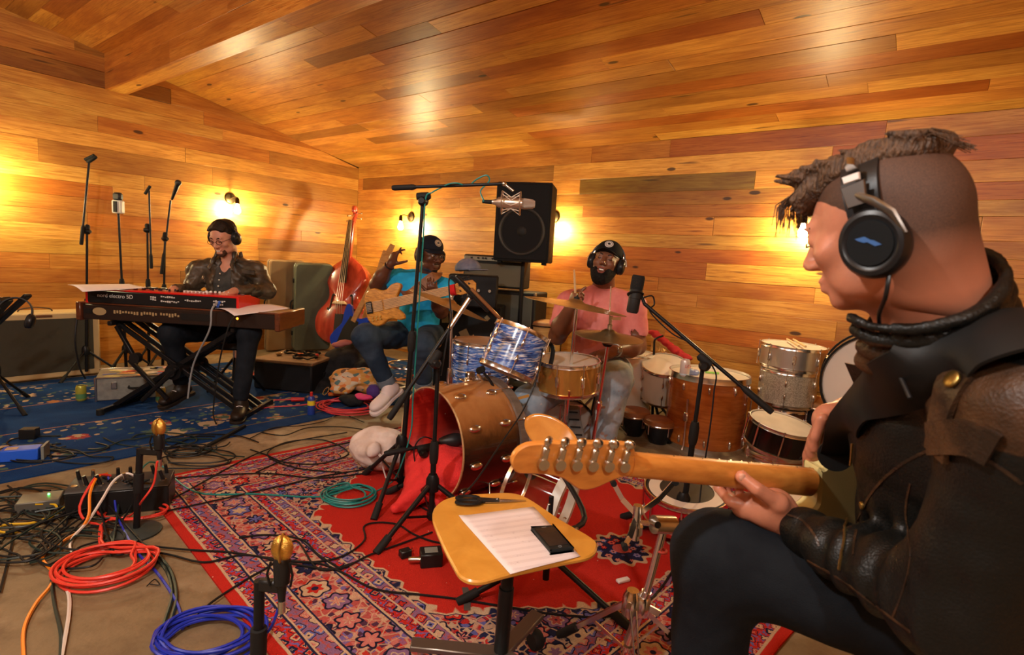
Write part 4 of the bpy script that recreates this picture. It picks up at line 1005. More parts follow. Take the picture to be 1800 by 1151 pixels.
def hand_drum(name, label, o, r, h, shell, headm, rim=chrome, taper=.75, group=None):
 t = thing(name, label, 'drum', o, group)
 MB().lathe([(r * taper * .8, 0), (r * taper, h * .2), (r * 1.02, h * .65), (r, h)], o, n=32).obj('shell', shell, t, sharp=.5)
 MB().lathe([(r + .006, h - .035), (r + .009, h - .02), (r + .004, h + .004), (r - .006, h + .012), (r * .6, h + .016), (0, h + .016)], o, n=32, caps=False).obj('skin_head', headm, t, sharp=.5)
 MB().torus(Vector(o) + Vector((0, 0, h - .026)), r + .009, .005, n=32, m=8).obj('rim', rim, t)
 for i in range(5): a = i * 1.2566; MB().cyl(Vector(o) + Vector(((r + .010) * math.cos(a), (r + .010) * math.sin(a), h * .45)), Vector(o) + Vector(((r + .012) * math.cos(a), (r + .012) * math.sin(a), h - .02)), .004, n=8).obj('tuning_rod', rim, t)
 return t
skin_h = mat('tan_skin', (.42, .20, .07), .5, var=.15, vs=10); skin_d = mat('brown_skin', (.30, .11, .035), .45, var=.2, vs=12); blk = mat('conga_black', (.012, .012, .014), .25)
p = Vector(fl(1446, 790)); p = Vector(at(1440, 705, 3.72)); hand_drum('conga', 'black conga with tan skin right of the drum stack', Vector((p.x, p.y, 0)), .15, p.z, blk, skin_h)
p = Vector(at(1116, 722, 3.85)); hand_drum('bongo', 'left bongo with brown skin on the floor beside the drummer', Vector((p.x, p.y, .0)), .105, p.z, blk, skin_d, group='bongos beside the brown floor tom')
p = Vector(at(1160, 738, 3.70)); hand_drum('bongo', 'right bongo half hidden behind the brown floor tom', Vector((p.x, p.y, .0)), .100, p.z, blk, skin_d, group='bongos beside the brown floor tom')
tanw = woodshell('tan_shell', (.52, .30, .10), (.66, .42, .17))
p = Vector(at(958, 566, 5.0)); hand_drum('conga', 'pale wooden conga standing behind the right arm of the drummer', Vector((p.x, p.y, 0)), .15, p.z, tanw, skin_h, rim=blackm)
p = Vector(at(1095, 722, 4.25)); drum('floor_tom', 'pale cream floor tom standing behind the left knee of the drummer', Vector((p.x, p.y, .03)), (0, 0, 1), .20, .50, whitep, n=6, rods=False, lugs='ends')
p = Vector(at(1160, 735, 4.1)); drum('tom_drum', 'cream tom leaning behind the amber brown floor tom', Vector((p.x, p.y, .25)), (-.10, -.35, 1), .165, .26, whitep, n=6)
# large bass drum with white head at right
bd = Vector(at(1547, 678, 3.10)); drum('bass_drum', 'bass drum with a white head and black hoop leaning at the right behind the guitarist', bd + Vector((.11, .19, 0)), (-.5, -.86, .0), .29, .22, woodshell('black_shell', (.01, .01, .01), (.02, .02, .02)), hoop=mat('hoop_black', (.01, .01, .01), .3), wood_hoop=True, head=mat('white_head', (.72, .66, .58), .45, var=.08, vs=3), n=8, hoop_h=.045)
# chrome snare stand in the foreground
b4 = Vector((.405, 1.52, 0)); top4 = Vector(at(1168, 925, 1.50))
t = thing('drum_stand', 'tall chrome snare stand with folded basket arms in the foreground', 'stand', b4)
tripod(t, b4, .22, .20, chrome, a0=2.6, flat=True)
MB().cyl((b4.x, b4.y, .08), b4.lerp(top4, .55), .0145, n=16).obj('pole', chrome, t); MB().cyl(b4.lerp(top4, .5), top4, .0115, n=16).obj('pole', chrome, t)
q = b4.lerp(top4, .45); MB().lathe([(0, -.03), (.018, -.03), (.022, -.02), (.022, .02), (.018, .03), (0, .03)], q, n=18).obj('clamp', chrome, t); MB().beam(q + Vector((-.02, -.01, 0)), q + Vector((-.055, -.02, .012)), .006, .02).obj('wing_nut', chrome, t); MB().beam(q + Vector((.015, -.01, .0)), q + Vector((.045, -.02, -.01)), .006, .02).obj('wing_nut', chrome, t)
MB().torus(top4 - Vector((0, 0, .075)), .0125, .004, n=20).obj('tape', mat('red_tape', (.45, .05, .03), .5), t)
MB().cyl(top4 + Vector((-.035, -.012, .01)), top4 + Vector((.03, .012, .0)), .026, n=22).obj('tilter', nickel, t); MB().cyl(top4 + Vector((-.030, -.035, .02)), top4 + Vector((-.036, .0, .012)), .010, n=12).obj('tilter_bolt', nickel, t)
bk = Vector(at(1120, 905, 1.52))
MB().cyl(bk + Vector((0, 0, .03)), bk - Vector((0, 0, .075)), .013, n=14).obj('basket_post', chrome, t); MB().lathe([(0, -.012), (.02, -.012), (.02, .012), (0, .012)], bk - Vector((0, 0, .045)), n=16).obj('basket_nut', chrome, t)
MB().tube([top4, bk - Vector((.0, 0, .02))], .008, 8).obj('link', chrome, t)
for (ax, ay, dy) in ((1078, 848, .05), (1186, 846, .02), (1098, 960, -.06)):
 e = Vector(at(ax, ay, 1.52 + dy)); m_ = bk.lerp(e, .6) + Vector((0, 0, -.012)); ar = MB().beam(bk, m_, .016, .005, (0, 1, 0)).obj('basket_arm', chrome, t); MB().beam(m_, e, .014, .005, (0, 1, 0)).obj('basket_arm', chrome, ar); MB().cyl(e - Vector((0, .012, 0)), e + Vector((0, .012, .0)), .009, n=12).obj('rubber_tip', rubber, ar)
# red snare with white ring on a stand (behind the guitar neck) and a second one at right
redsh = mat('red_shell', (.50, .012, .02), .25, var=.1, vs=3)
def ring_head(px, py, Y, label, tilt, r=.178, h=.13, dot=True, cat='drum', shell=redsh):
 c = Vector(at(px, py, Y)); n_ = Vector(tilt).normalized(); t, M = drum('snare_drum', label, c - n_ * h, n_, r, h, shell, n=8, lugs='tube', head=mat('black_head', (.02, .02, .022), .4) if dot else headw)
 if dot: MB(M).lathe([(r * .66, h + .0052), (r * .93, h + .0050), (r * .93, h + .0062), (r * .66, h + .0064), (r * .66, h + .0052)], n=48, caps=False).obj('white_ring', mat('white_head', (.72, .66, .58), .45), t)
 return t
ring_head(1207, 862, 2.35, 'red snare drum with a black and white ringed head under the guitar neck', (-.05, -.10, 1))
ring_head(1400, 874, 2.30, 'red snare drum with a plain white head behind the fretting hand', (.05, -.05, 1), dot=False)
def st_under(px, py, Y, label, r=.17):
 c = Vector(at(px, py, Y)); t = thing('snare_stand', label, 'stand', (c.x, c.y, 0)); tripod(t, (c.x, c.y, 0), .2, .14, chrome, flat=True, a0=.9); MB().cyl((c.x, c.y, .05), (c.x, c.y, c.z - .17), .011).obj('pole', chrome, t)
 for i in range(3): a = i * 2.094 + .2; MB().tube([Vector((c.x, c.y, c.z - .18)), Vector((c.x + .16 * math.cos(a), c.y + .16 * math.sin(a), c.z - .15)), Vector((c.x + .192 * math.cos(a), c.y + .192 * math.sin(a), c.z - .10))], .006, 6).obj('basket_arm', chrome, t)
st_under(1207, 862, 2.35, 'chrome stand under the red snare with the ringed head'); st_under(1400, 874, 2.30, 'chrome stand under the red snare with the plain white head')
clear, nt, bb = newmat('clear_acrylic'); bb.inputs['Base Color'].default_value = (.85, .87, .88, 1); bb.inputs['Roughness'].default_value = .05; bb.inputs['Transmission Weight'].default_value = 1; bb.inputs['IOR'].default_value = 1.15
cd = Vector(at(984, 884, 2.10)); t = thing('acrylic_drum', 'clear acrylic drum shell with a white hoop lying on its side under the headstock', 'drum', (cd.x, cd.y, 0))
ax_ = Vector((-.88, .42, .16)).normalized(); MB().lathe([(.135, 0), (.140, 0), (.140, .20), (.135, .20), (.135, 0)], cd, ax_, 40, caps=False).obj('shell', clear, t)
MB().lathe([(.118, -.03), (.150, -.03), (.150, .006), (.118, .006), (.118, -.03)], cd, ax_, 48, caps=False).obj('hoop', mat('hoop_ivory', (.62, .60, .52), .4), t, sharp=.5)
MB().lathe([(.142, .19), (.149, .19), (.149, .205), (.142, .205), (.142, .19)], cd, ax_, 40, caps=False).obj('hoop', chrome, t)
for i in range(6): x, y, z = frame(ax_); a = i * 1.047; d = x * math.cos(a) + y * math.sin(a); MB().cyl(cd + d * .147, cd + d * .147 + ax_ * .2, .0035, n=6).obj('tension_rod', chrome, t)
bc0, bc1 = Vector(at(1146, 590, 4.35)), Vector(at(1200, 632, 4.15)); t = thing('bar_chimes', 'bar chimes hanging from a slanted wooden bar under a red cloth', 'chimes', (bc0.x, bc0.y, 0))
MB().beam(bc0, bc1, .035, .025, ch=.004).obj('bar', woodshell('light_bar', (.60, .34, .10), (.72, .45, .17)), t)
for i in range(24): p = bc0.lerp(bc1, (i + .5) / 24) - Vector((0, 0, .02)); MB().cyl(p, p - Vector((0, 0, .26 - .006 * i)), .0042, n=8).obj('chime', mat('chime_gold', (.85, .60, .28), .25, 1), t)
blob('red_cloth', 'dark red cloth draped over the bar chimes', 'cloth', [(bc0.lerp(bc1, f_) + Vector((0, -.01, .03)), (.05, .03, .022)) for f_ in (0, .17, .33, .5, .67, .83, 1.0, 1.1)], mat('crimson_cloth', (.40, .012, .015), .85), .007, folds(.008, 60, 4), .03)
# LEFT SIDE: AMPLIFIER, KEYBOARDS, CASES, STANDS
# cream framed amplifier against the left wall
def wall_frame(p, out, up=(0, 0, 1)):
 y = Vector(out).normalized(); x = y.cross(Vector(up)); x.normalize(); z = x.cross(y); return basis(x, y, z, p)
grille = mat('grille_brown', (.055, .050, .032), .8, bump=.6, bs=500)
def amp(name, label, M, w_, h, d, frame_m, grille_m, fw=.045, panel=None, knobs=0, handle=True, top_panel=0, corners=True, cat='amplifier'):
 t = thing(name, label, cat, M.translation);
 MB(M).box((0, -d / 2, h / 2), (w_, d, h), ch=.012).obj('cabinet', frame_m, t)
 MB(M).box((0, .002, (h - top_panel) / 2), (w_ - 2 * fw, .012, h - top_panel - 2 * fw), ch=.004).obj('speaker_grille', grille_m, t)
 if top_panel:
  pn = MB(M).box((0, .004, h - top_panel / 2 - .005), (w_ - .03, .014, top_panel - .02), ch=.003).obj('control_panel', panel or blackp, t)
  for i in range(knobs): MB(M).cyl((-w_ / 2 + .06 + (w_ - .12) * (i + .4 * (i % 3 == 0)) / max(1, knobs), .01, h - top_panel / 2), (-w_ / 2 + .06 + (w_ - .12) * (i + .4 * (i % 3 == 0)) / max(1, knobs), .030, h - top_panel / 2), .0085, .007, 12).obj('knob', blackp, pn)
 if handle: MB(M).tube(spline([(-.11, -d / 2, h), (-.09, -d / 2, h + .022), (0, -d / 2, h + .034), (.09, -d / 2, h + .022), (.11, -d / 2, h)], 5), .009, 8, flat=.6).obj('handle', mat('handle_leather', (.05, .025, .012), .6), t)
 if corners:
  for sx in (-1, 1):
   for sz in (0, 1): MB(M).box((sx * (w_ / 2 - .012), -.012, sz * (h - .026) + .013), (.030, .030, .030), ch=.006).obj('corner_guard', nickel, t)
 return t
pA = fl(157, 650); uA, vA = uv_of(pA); vw0 = uv_of(fl(155, 646))[1]; vw1 = uv_of(fl(0, 662))[1]
Mamp = wall_frame(rm(.42, vw0 + .40, .01), UD)
amp('guitar_amplifier', 'cream framed amplifier with brown grille against the left wall', Mamp, .80, .545, .26, mat('cream_tolex', (.58, .42, .20), .55, bump=.3, bs=300), grille, fw=.05, corners=False)
MB(Mamp).box((0, .004, .519), (.16, .010, .020), ch=.003).obj('name_plate', mat('plate_brown', (.12, .05, .02), .4), bpy.data.objects['guitar_amplifier'])
# tall grey-green case leaning on the wall, brown edge of another behind it
def case(name, label, c, w_, h, d, out, lean, m, r=.04, edge=None, latches=3, cat='case'):
 t = thing(name, label, cat, c); y = Vector(out).normalized(); x = y.cross(Vector((0, 0, 1))); R = Matrix.Rotation(lean, 3, x); zz = R @ Vector((0, 0, 1)); yy = R @ y
 M = basis(x, yy, zz, c); o = []
 for cx, cz, a0 in ((w_ / 2 - r, h - r, 0), (-w_ / 2 + r, h - r, 90), (-w_ / 2 + r, r, 180), (w_ / 2 - r, r, 270)):
  for k in range(5): a = math.radians(a0 + 22.5 * k); o.append((cx + r * math.cos(a), cz + r * math.sin(a)))
 M2 = M @ basis((1, 0, 0), (0, 0, 1), (0, -1, 0))
 MB(M2).prism(o, 0, d * .55, ch=.012).obj('lid', m, t); MB(M2).prism(o, d * .56, d, ch=.012).obj('base', m, t)
 MB(M2).prism([(p[0] * 1.01, h / 2 + (p[1] - h / 2) * 1.004) for p in o], d * .53, d * .58, ch=.002).obj('rim', edge or steel, t)
 for i in range(latches): MB(M).box((w_ / 2 + .006, -d * .5, h * (.2 + .3 * i)), (.012, .05, .05), ch=.003).obj('latch', blackm, t)
 MB(M).tube(spline([(w_ / 2, -d * .4, h * .42), (w_ / 2 + .03, -d * .4, h * .45), (w_ / 2 + .03, -d * .4, h * .55), (w_ / 2, -d * .4, h * .58)], 4), .008, 6).obj('handle', rubber, t)
 return t, M
grn = mat('case_grey_green', (.085, .090, .058), .6, var=.15, vs=5); ud_, vd_ = uv_of(fl(515, 613))
case('instrument_case', 'tall grey green hard case leaning upright against the left wall', rm(.38, .88, .01), .42, 1.02, .13, UD + VD * .35, -.10, grn, .05)
case('instrument_case', 'brown hard case half hidden behind the grey green one', rm(.20, 1.12, .01), .40, 1.04, .10, UD + VD * .1, -.08, mat('case_tan', (.26, .16, .07), .7), .03, latches=0)
# black open case with cables on its tan top, lying on the blue rug
oc = fl(503, 690); oc = Vector((oc.x, oc.y + .25, .012)); R_ = Matrix.Rotation(math.radians(-8), 4, 'Z'); Mo = Matrix.Translation(oc) @ R_
t = thing('equipment_case', 'low black case with a tan top on the blue rug beside the keyboard player', 'case', oc)
MB(Mo).box((0, 0, .115), (.52, .50, .23), ch=.012).obj('box', mat('case_black', (.010, .010, .012), .6), t); MB(Mo).box((0, .0, .24), (.53, .51, .025), ch=.006).obj('top_board', mat('top_tan', (.22, .12, .05), .7, var=.3, vs=8), t)
for sx in (-1, 1): MB(Mo).box((sx * .262, 0, .12), (.010, .10, .04), ch=.003).obj('side_handle', blackm, t)
for i, (dx, dy, rr_) in enumerate(((-.09, .08, .085), (.10, -.08, .10), (.06, .12, .07))):
 pts = [Vector((math.cos(a) * rr_ * (1 + .1 * math.sin(3 * a)), math.sin(a) * rr_ * .8, .262 + .010 * (k % 3) * .6)) for k, a in enumerate([j * .45 for j in range(26)])]
 cable('coiled_cable', [Mo @ (p + Vector((dx, dy, 0))) for p in pts], .0065, rubber, ('small coil of black cable at the back left of the tan case top', 'wide coil of black cable at the front of the tan case top', 'small coil of black cable at the back right of the tan case top')[i], None, 'cable', 5, 2)
for i, (dx, dy) in enumerate(((.02, .0), (-.15, -.05), (.16, .02))):
 o = MB(Mo).box((dx, dy, .268), (.05, .03, .025), Matrix.Rotation(i, 3, 'Z'), .006).obj('adapter_plug', (mat('orange_pl', (.7, .16, .02), .5), nickel, mat('red_plastic', (.6, .02, .02), .4))[i]); tag(o, ('orange plug in the middle of the tan case top', 'metal plug at the left of the tan case top', 'red plug at the right of the tan case top')[i], 'plug')
# aluminium case with stickers
ac = fl(225, 700); ac = Vector((ac.x, ac.y + .12, .012)); Ma = Matrix.Translation(ac) @ Matrix.Rotation(math.radians(32), 4, 'Z')
alum_c, nt, bb = newmat('case_aluminium'); f = nt.noise(nt.coord(), 30, 3); nt.put(bb.inputs['Base Color'], nt.ramp(f, [(.3, (.30, .31, .28)), (.7, (.42, .43, .38))])); bb.inputs['Metallic'].default_value = .6; bb.inputs['Roughness'].default_value = .4
t = thing('flight_case', 'aluminium flight case covered with stickers under the keyboard', 'case', ac)
MB(Ma).box((0, 0, .085), (.50, .36, .17), ch=.006).obj('box', alum_c, t)
for sx in (-1, 1):
 for sy in (-1, 1): MB(Ma).box((sx * .248, sy * .178, .085), (.016, .016, .176), ch=.003).obj('edge_trim', steel, t)
for sx in (-1, 1): MB(Ma).box((0, sx * .178, .168), (.50, .014, .012), ch=.003).obj('edge_trim', steel, t)
for x_ in (-.14, .14): MB(Ma).box((x_, -.186, .11), (.035, .014, .05), ch=.003).obj('latch', steel, t)
MB(Ma).tube(spline([(-.05, -.18, .10), (-.045, -.205, .09), (.045, -.205, .09), (.05, -.18, .10)], 4), .007, 6).obj('handle', blackp, t)
rs = random.Random(5); SC = [(.60, .55, .48), (.55, .06, .05), (.10, .16, .40), (.62, .30, .10), (.05, .05, .05), (.55, .50, .20), (.62, .35, .33)]
for i in range(20):
 c = SC[i % 7]; MB(Ma).box((rs.uniform(-.20, .20), rs.uniform(-.14, .14), .1716 + .0005 * (i % 4)), (rs.uniform(.05, .11), rs.uniform(.03, .08), .0006), Matrix.Rotation(rs.uniform(-.7, .7), 3, 'Z')).obj('sticker', mat('sticker_%d' % (i % 7), c, .5), t)
# cans
p = fl(143, 706); c1_ = can(p + Vector((0, 0, .008)), 'yellow green drink can on the blue rug left of the flight case', (.45, .44, .06), band=((.10, .25, .10), .02, .055), h=.115)
p = fl(275, 712); can(p + Vector((0, .05, .008)), 'yellow drink can on the blue rug by the keyboard stand', (.62, .42, .08), band=((.10, .25, .10), .02, .05))
# keyboards
Yk = 3.62
def kbd(name, label, x0, x1, ytop, Y, wd, h, back_m, top_m, side_m, tilt=0, yaw=0.0):
 a = Vector(at(x0, ytop[0], Y)); b = Vector(at(x1, ytop[1], Y)); b.z = a.z = (a.z + b.z) / 2
 x = (b - a).normalized(); L = (b - a).length; y = Vector((-x.y, x.x, 0)); M = basis(x, y, (0, 0, 1), a)     # y points to the player
 t = thing(name, label, 'keyboard', a); return t, M, L
redm = mat('keyboard_red', (.66, .012, .012), .28, coat=.3)
t, M, L = kbd('stage_keyboard', 'red stage keyboard on the upper tier of the stand', 152, 417, (507, 520), Yk, .30, .09, blackp, redm, redm)
t.location = M.translation; KBM = M
MB(M).box((L / 2, .15, -.055), (L, .30, .085), ch=.006).obj('chassis', mat('kb_black', (.010, .010, .011), .4), t)
tpn = MB(M).box((L / 2, .075, -.006), (L + .004, .155, .014), ch=.004).obj('top_panel', redm, t)
for sx in (0, 1): MB(M).prism([(0, -.098), (.305, -.098), (.305, -.035), (.15, .002), (0, .002)], -.006, .014, M @ basis((0, 1, 0), (0, 0, 1), (1, 0, 0), (sx * L - .004, 0, 0)) if False else basis((0, 1, 0), (0, 0, 1), (1, 0, 0), (sx * L - .004, 0, 0)), ch=.003).obj('end_cheek', redm, t)
wk = mat('key_white', (.78, .75, .70), .3)
for i in range(43): MB(M).box((.025 + (L - .05) * (i + .5) / 43, .228, -.006), ((L - .05) / 43 - .0012, .14, .012), ch=.0015).obj('white_key', wk, t)
for i in range(43):
 if i % 7 in (0, 1, 3, 4, 5): MB(M).box((.025 + (L - .05) * (i + 1) / 43, .200, .004), (.011, .085, .012), ch=.0015).obj('black_key', blackp, t)
for i in range(9): MB(M).box((.55 + .026 * i, .10, .006), (.012, .045, .014), ch=.003).obj('drawbar', wk if i > 1 else blackp, tpn)
for i in range(14): MB(M).cyl((.16 + .028 * i, .09 + .02 * (i % 2), .0), (.16 + .028 * i, .09 + .02 * (i % 2), .016), .007, .006, 10).obj('knob', blackp, tpn)
for i in range(6): MB(M).ball((.80 + .03 * i - .05, .09, .012), (.010, .010, .010), 10, 6).obj('white_knob', wk, tpn)
Bk = M @ basis((1, 0, 0), (0, 0, 1), (0, -1, 0), (0, -.001, 0)); prw = mat('print_white', (.62, .60, .56), .5)
text('lettering', 'nord electro 5D', .036, Bk @ Matrix.Translation((.19, -.045, 0)), prw, t)
rs = random.Random(9)
for (x0_, n_, y_) in ((.43, 3, -.035), (.43, 3, -.052), (.50, 7, -.030), (.50, 9, -.060), (.66, 8, -.045), (.85, 6, -.040), (.85, 5, -.062)):
 for i in range(n_): MB(Bk).box((x0_ + .014 * i, y_ + rs.uniform(-.003, .003), .0005), (.010, rs.uniform(.006, .014), .0016)).obj('jack_label', prw, t)
t, M2_, L2 = kbd('stage_piano', 'brown wooden organ keyboard under the red one on the lower tier', 138, 398, (536, 549), Yk - .02, .42, .11, blackp, redm, redm)
L2 = L2 * 1.36; wdk = woodshell('walnut', (.07, .018, .007), (.15, .04, .015), .3)
M2_ = M2_ @ Matrix.Translation((0, 0, .02))
MB(M2_).box((L2 / 2, .20, -.065), (L2 - .05, .40, .10), ch=.006).obj('chassis', mat('kb_dark', (.022, .012, .009), .4), t)
for sx in (0, 1): MB(M2_).box((sx * (L2 - .02) + .01, .20, -.062), (.035, .44, .122), ch=.006).obj('end_cheek', wdk, t)
MB(M2_).box((L2 / 2, .17, -.010), (L2 - .05, .30, .012), ch=.003).obj('top_panel', wdk, t)
for i in range(52): MB(M2_).box((.04 + (L2 - .08) * (i + .5) / 52, .40, -.035), ((L2 - .08) / 52 - .0012, .10, .02), ch=.0015).obj('white_key', wk, t)
Bk2 = M2_ @ basis((1, 0, 0), (0, 0, 1), (0, -1, 0), (0, -.001, 0)); pg = mat('print_tan', (.38, .26, .12), .5)
MB(Bk2).prism([(v.x, v.y) for v in spline([Vector((.14 + .045 * math.cos(a), -.058 + .026 * math.sin(a), 0)) for a in [i * PI / 4 for i in range(8)]], 3, True)], 0, .002).obj('maker_badge', pg, t)
MB(Bk2).box((.065, -.06, .001), (.05, .032, .003)).obj('socket_plate', blackp, t)
for (x0_, n_) in ((.24, 9), (.42, 6), (.55, 7)):
 for i in range(n_): MB(Bk2).box((x0_ + .019 * i, -.055 + rs.uniform(-.004, .004), .0005), (.012, rs.uniform(.012, .024), .0016)).obj('letter', pg, t)
MB(Bk2).box((.36 + .42, -.06, .001), (.20, .045, .003)).obj('socket_plate', blackp, t)
MB(M2_ @ Matrix.Translation((L2 - .28, -.004, -.052))).ball((0, 0, 0), (.008, .004, .008), 8, 6).obj('indicator', mat('indicator_orange', (1, .35, .02), .4, em=4, emc=(1, .3, .02)), t)
kc_ = M2_ @ Vector((.62, .2, 0)); zt_ = M2_.translation.z - .118 - .018; kx = (M2_.to_3x3() @ Vector((1, 0, 0))); ky = (M2_.to_3x3() @ Vector((0, 1, 0)))
t = thing('keyboard_stand', 'black double X keyboard stand under the two keyboards', 'stand', (kc_.x, kc_.y, 0))
def ks(a, b, z): return Vector((kc_.x, kc_.y, 0)) + kx * a + ky * b + Vector((0, 0, z))
for s_ in (-1, 1):
 for off in (-.13, -.05):
  MB().beam(ks(-.42, off * s_ * 1.0, zt_), ks(.45, off * s_, .03), .032, .022, ky, .004).obj('cross_beam', blackm, t)
  MB().beam(ks(.38, off * s_ + .03 * s_, zt_), ks(-.48, off * s_ + .03 * s_, .03), .032, .022, ky, .004).obj('cross_beam', blackm, t)
cx_ = ks(-.02, 0, zt_ * .5); MB().lathe([(0, -.17), (.055, -.17), (.055, .17), (0, .17)], cx_, ky, 24).obj('centre_disc', blackm, t); MB().lathe([(0, -.20), (.03, -.20), (.03, -.17), (0, -.17)], cx_, ky, 16).obj('locking_knob', blackp, t)
for (a, z) in ((-.42, zt_), (.40, zt_)): MB().beam(ks(a, -.20, z), ks(a, .22, z), .03, .03, None, .004).obj('support_bar', blackm, t)
for a in (-.47, .46):
 f_ = MB().beam(ks(a, -.24, .03), ks(a, .24, .03), .03, .03, None, .004).obj('foot_bar', blackm, t)
 for b_ in (-.24, .24): MB().cyl(ks(a, b_, .0), ks(a, b_, .045), .022, n=12).obj('rubber_foot', rubber, f_)
MB().beam(ks(-.40, -.16, zt_ - .02), ks(-.24, -.20, zt_ - .25), .026, .026, None, .004).obj('tier_arm', blackm, t); MB().beam(ks(-.30, -.19, zt_ - .24), ks(-.05, -.18, zt_ - .50), .026, .026, None, .004).obj('tier_arm', blackm, t); MB().beam(ks(.02, -.19, zt_ - .28), ks(-.22, -.19, zt_ - .52), .026, .026, None, .004).obj('tier_arm', blackm, t); MB().lathe([(0, -.02), (.035, -.02), (.035, .02), (0, .02)], ks(-.24, -.21, zt_ - .22), ky, 16).obj('joint_knob', blackp, t)
MB().ball(Vector(at(350, 607, 3.7)), .028, 14, 8).obj('microphone_ball', nickel, t) if False else None
paper, nt, bb = newmat('sheet_paper'); bb.inputs['Base Color'].default_value = (.82, .74, .74, 1); bb.inputs['Roughness'].default_value = .7
def sheet(name, label, P4, curl, m=paper, th=.0012, n=10):
 a, b, c, d = [Vector(p) for p in P4]; mb = MB()
 def f(u, v): p = a.lerp(b, u).lerp(d.lerp(c, u), v); return p + Vector((0, 0, curl(u, v)))
 mb.grid(f, n, n); o = mb.obj(name, m, sharp=None, solid=th); tag(o, label, 'paper'); return o
zk = KBM.translation.z + .012
q = [KBM @ Vector(p) for p in ((-.10, -.03, .016), (.10, -.16, -.012), (.36, .06, .018), (.14, .21, .024))]
sheet('paper_sheet', 'white sheet of paper lying on the left end of the red keyboard', q, lambda u, v: .012 * math.sin(u * 3.1) * (1 - v))
q = [M2_ @ Vector(p) for p in ((L2 - .46 + .02, .02, .004), (L2 - .24, -.12, -.02), (L2 - .02, .22, .012), (L2 - .32, .30, .012))]
sheet('paper_sheet', 'white sheet of paper lying on the right end of the lower keyboard', q, lambda u, v: .016 * math.sin(u * 3.1))
cab = mat('cable_black', (.010, .011, .012), .5); grc = mat('cable_grey', (.28, .30, .32), .45)
cable('cable', [at(382, 532, 3.56), at(372, 545, 3.50), at(368, 580, 3.50), at(340, 640, 3.6), at(330, 700, 3.62)], .006, grc, 'grey cable with a blue plug hanging from the back of the red keyboard')
cable('cable', [at(412, 552, 3.56), at(400, 580, 3.5), at(385, 640, 3.5), at(375, 720, 3.5), at(380, 745, 3.45)], .005, cab, 'thin black cable hanging in front of the left shin of the keyboard player')
cable('cable', [at(135, 560, 3.62), at(132, 600, 3.6), at(140, 645, 3.65), at(150, 665, 3.7)], .006, cab, 'black cable hanging from the left end of the lower keyboard')
o = MB().cyl(at(382, 540, 3.57), at(386, 530, 3.60), .008).obj('jack_plug', mat('plug_blue', (.03, .12, .6), .4)); tag(o, 'blue jack plug in the back of the red keyboard', 'plug')
# microphone stands by the left wall
def mic_dyn(t, p, d, L=.16, m=blackm, ball=True):
 p = Vector(p); d = Vector(d).normalized(); MB().lathe([(0, 0), (.010, 0), (.012, .02), (.019, L * .8), (.020, L * .85), (0, L * .85)], p, d, 14).obj('body', m, t)
 if ball: MB().ball(p + d * (L * .95), .027, 16, 10).obj('grille', mat('mic_mesh', (.05, .05, .05), .5, .6), t)
def wall_stand(label, bx, by, Y, tx, ty, bm=None, split=.5, grp=None):
 b = Vector(at(bx, by, Y)); b.z = 0; tp = Vector(at(tx, ty, Y)); t = thing('microphone_stand', label, 'microphone stand', b, grp)
 tripod(t, b, .26, .22, blackm, brace=False, a0=.5); pole(t, b + Vector((0, 0, .05)), tp, .0125, split=split); return t, tp
t, tp = wall_stand('tallest black boom stand rising behind the left end of the keyboards', 152, 650, 4.55, 153, 402, split=.48)
boom(t, tp, at(143, 428, 4.5), at(157, 281, 4.6), .0085, weight=.13); MB().lathe([(.012, -.02), (.016, 0), (.016, .05), (.012, .07)], at(157, 283, 4.6), Vector((.7, 0, .45)), 10).obj('microphone_clip', rubber, t); MB().cyl(at(150, 281, 4.6), at(166, 273, 4.6), .014, n=10).obj('microphone_clip', rubber, t)
t, tp = wall_stand('black stand carrying a small square white microphone by the left wall', 222, 652, 4.72, 208, 372, split=.55)
mt = thing('microphone', 'small square white and black microphone on a stand by the left wall', 'microphone', tp); MB().box(tp + Vector((0, 0, .04)), (.085, .05, .11), ch=.008).obj('body', mat('mic_white', (.72, .70, .62), .4), mt); MB().box(tp + Vector((0, -.001, .125)), (.07, .055, .07), ch=.015).obj('grille', mat('mic_mesh', (.05, .05, .05), .5, .6), mt); MB().box(tp + Vector((-.005, -.03, .04)), (.03, .01, .09), ch=.002).obj('grip', rubber, mt)
t, tp = wall_stand('black boom stand with an empty clip behind the middle of the red keyboard', 262, 640, 4.9, 259, 400, split=.6)
boom(t, tp, at(266, 470, 4.85), at(262, 335, 4.95), .008, weight=.10); MB().cyl(at(255, 341, 4.95), at(264, 327, 4.95), .013, n=10).obj('microphone_clip', rubber, t)
t, tp = wall_stand('black boom stand holding a vocal microphone behind the red keyboard', 286, 640, 4.9, 290, 415, split=.6)
boom(t, tp, at(284, 480, 4.85), at(300, 352, 4.95), .008, weight=.16); mt = thing('microphone', 'black vocal microphone pointing up on a stand behind the red keyboard', 'microphone', at(301, 350, 4.95)); mic_dyn(mt, at(302, 351, 4.95), Vector((.35, 0, .9)), .17)
# tripod desk with headphones at the left edge
b = Vector(fl(-6, 720)); t = thing('music_stand', 'black adjustable stand at the left edge with headphones hanging on it', 'stand', b)
tripod(t, b, .30, .24, blackm, brace=False, a0=-.35); pole(t, b, at(-6, 575, 3.3), .014); MB().beam(at(-25, 585, 3.3), at(50, 518, 3.3), .05, .022, None, .005).obj('desk_bar', blackm, t); MB().beam(at(-22, 560, 3.32), at(10, 525, 3.32), .09, .04, None, .006).obj('bracket', blackp, t)
Th = rigid(at(22, 556, 3.22), (.3, -.6, .2), (.1, .35, .95), .95); headphones(Th, 'black headphones hanging on the stand at the left edge', r=.085)
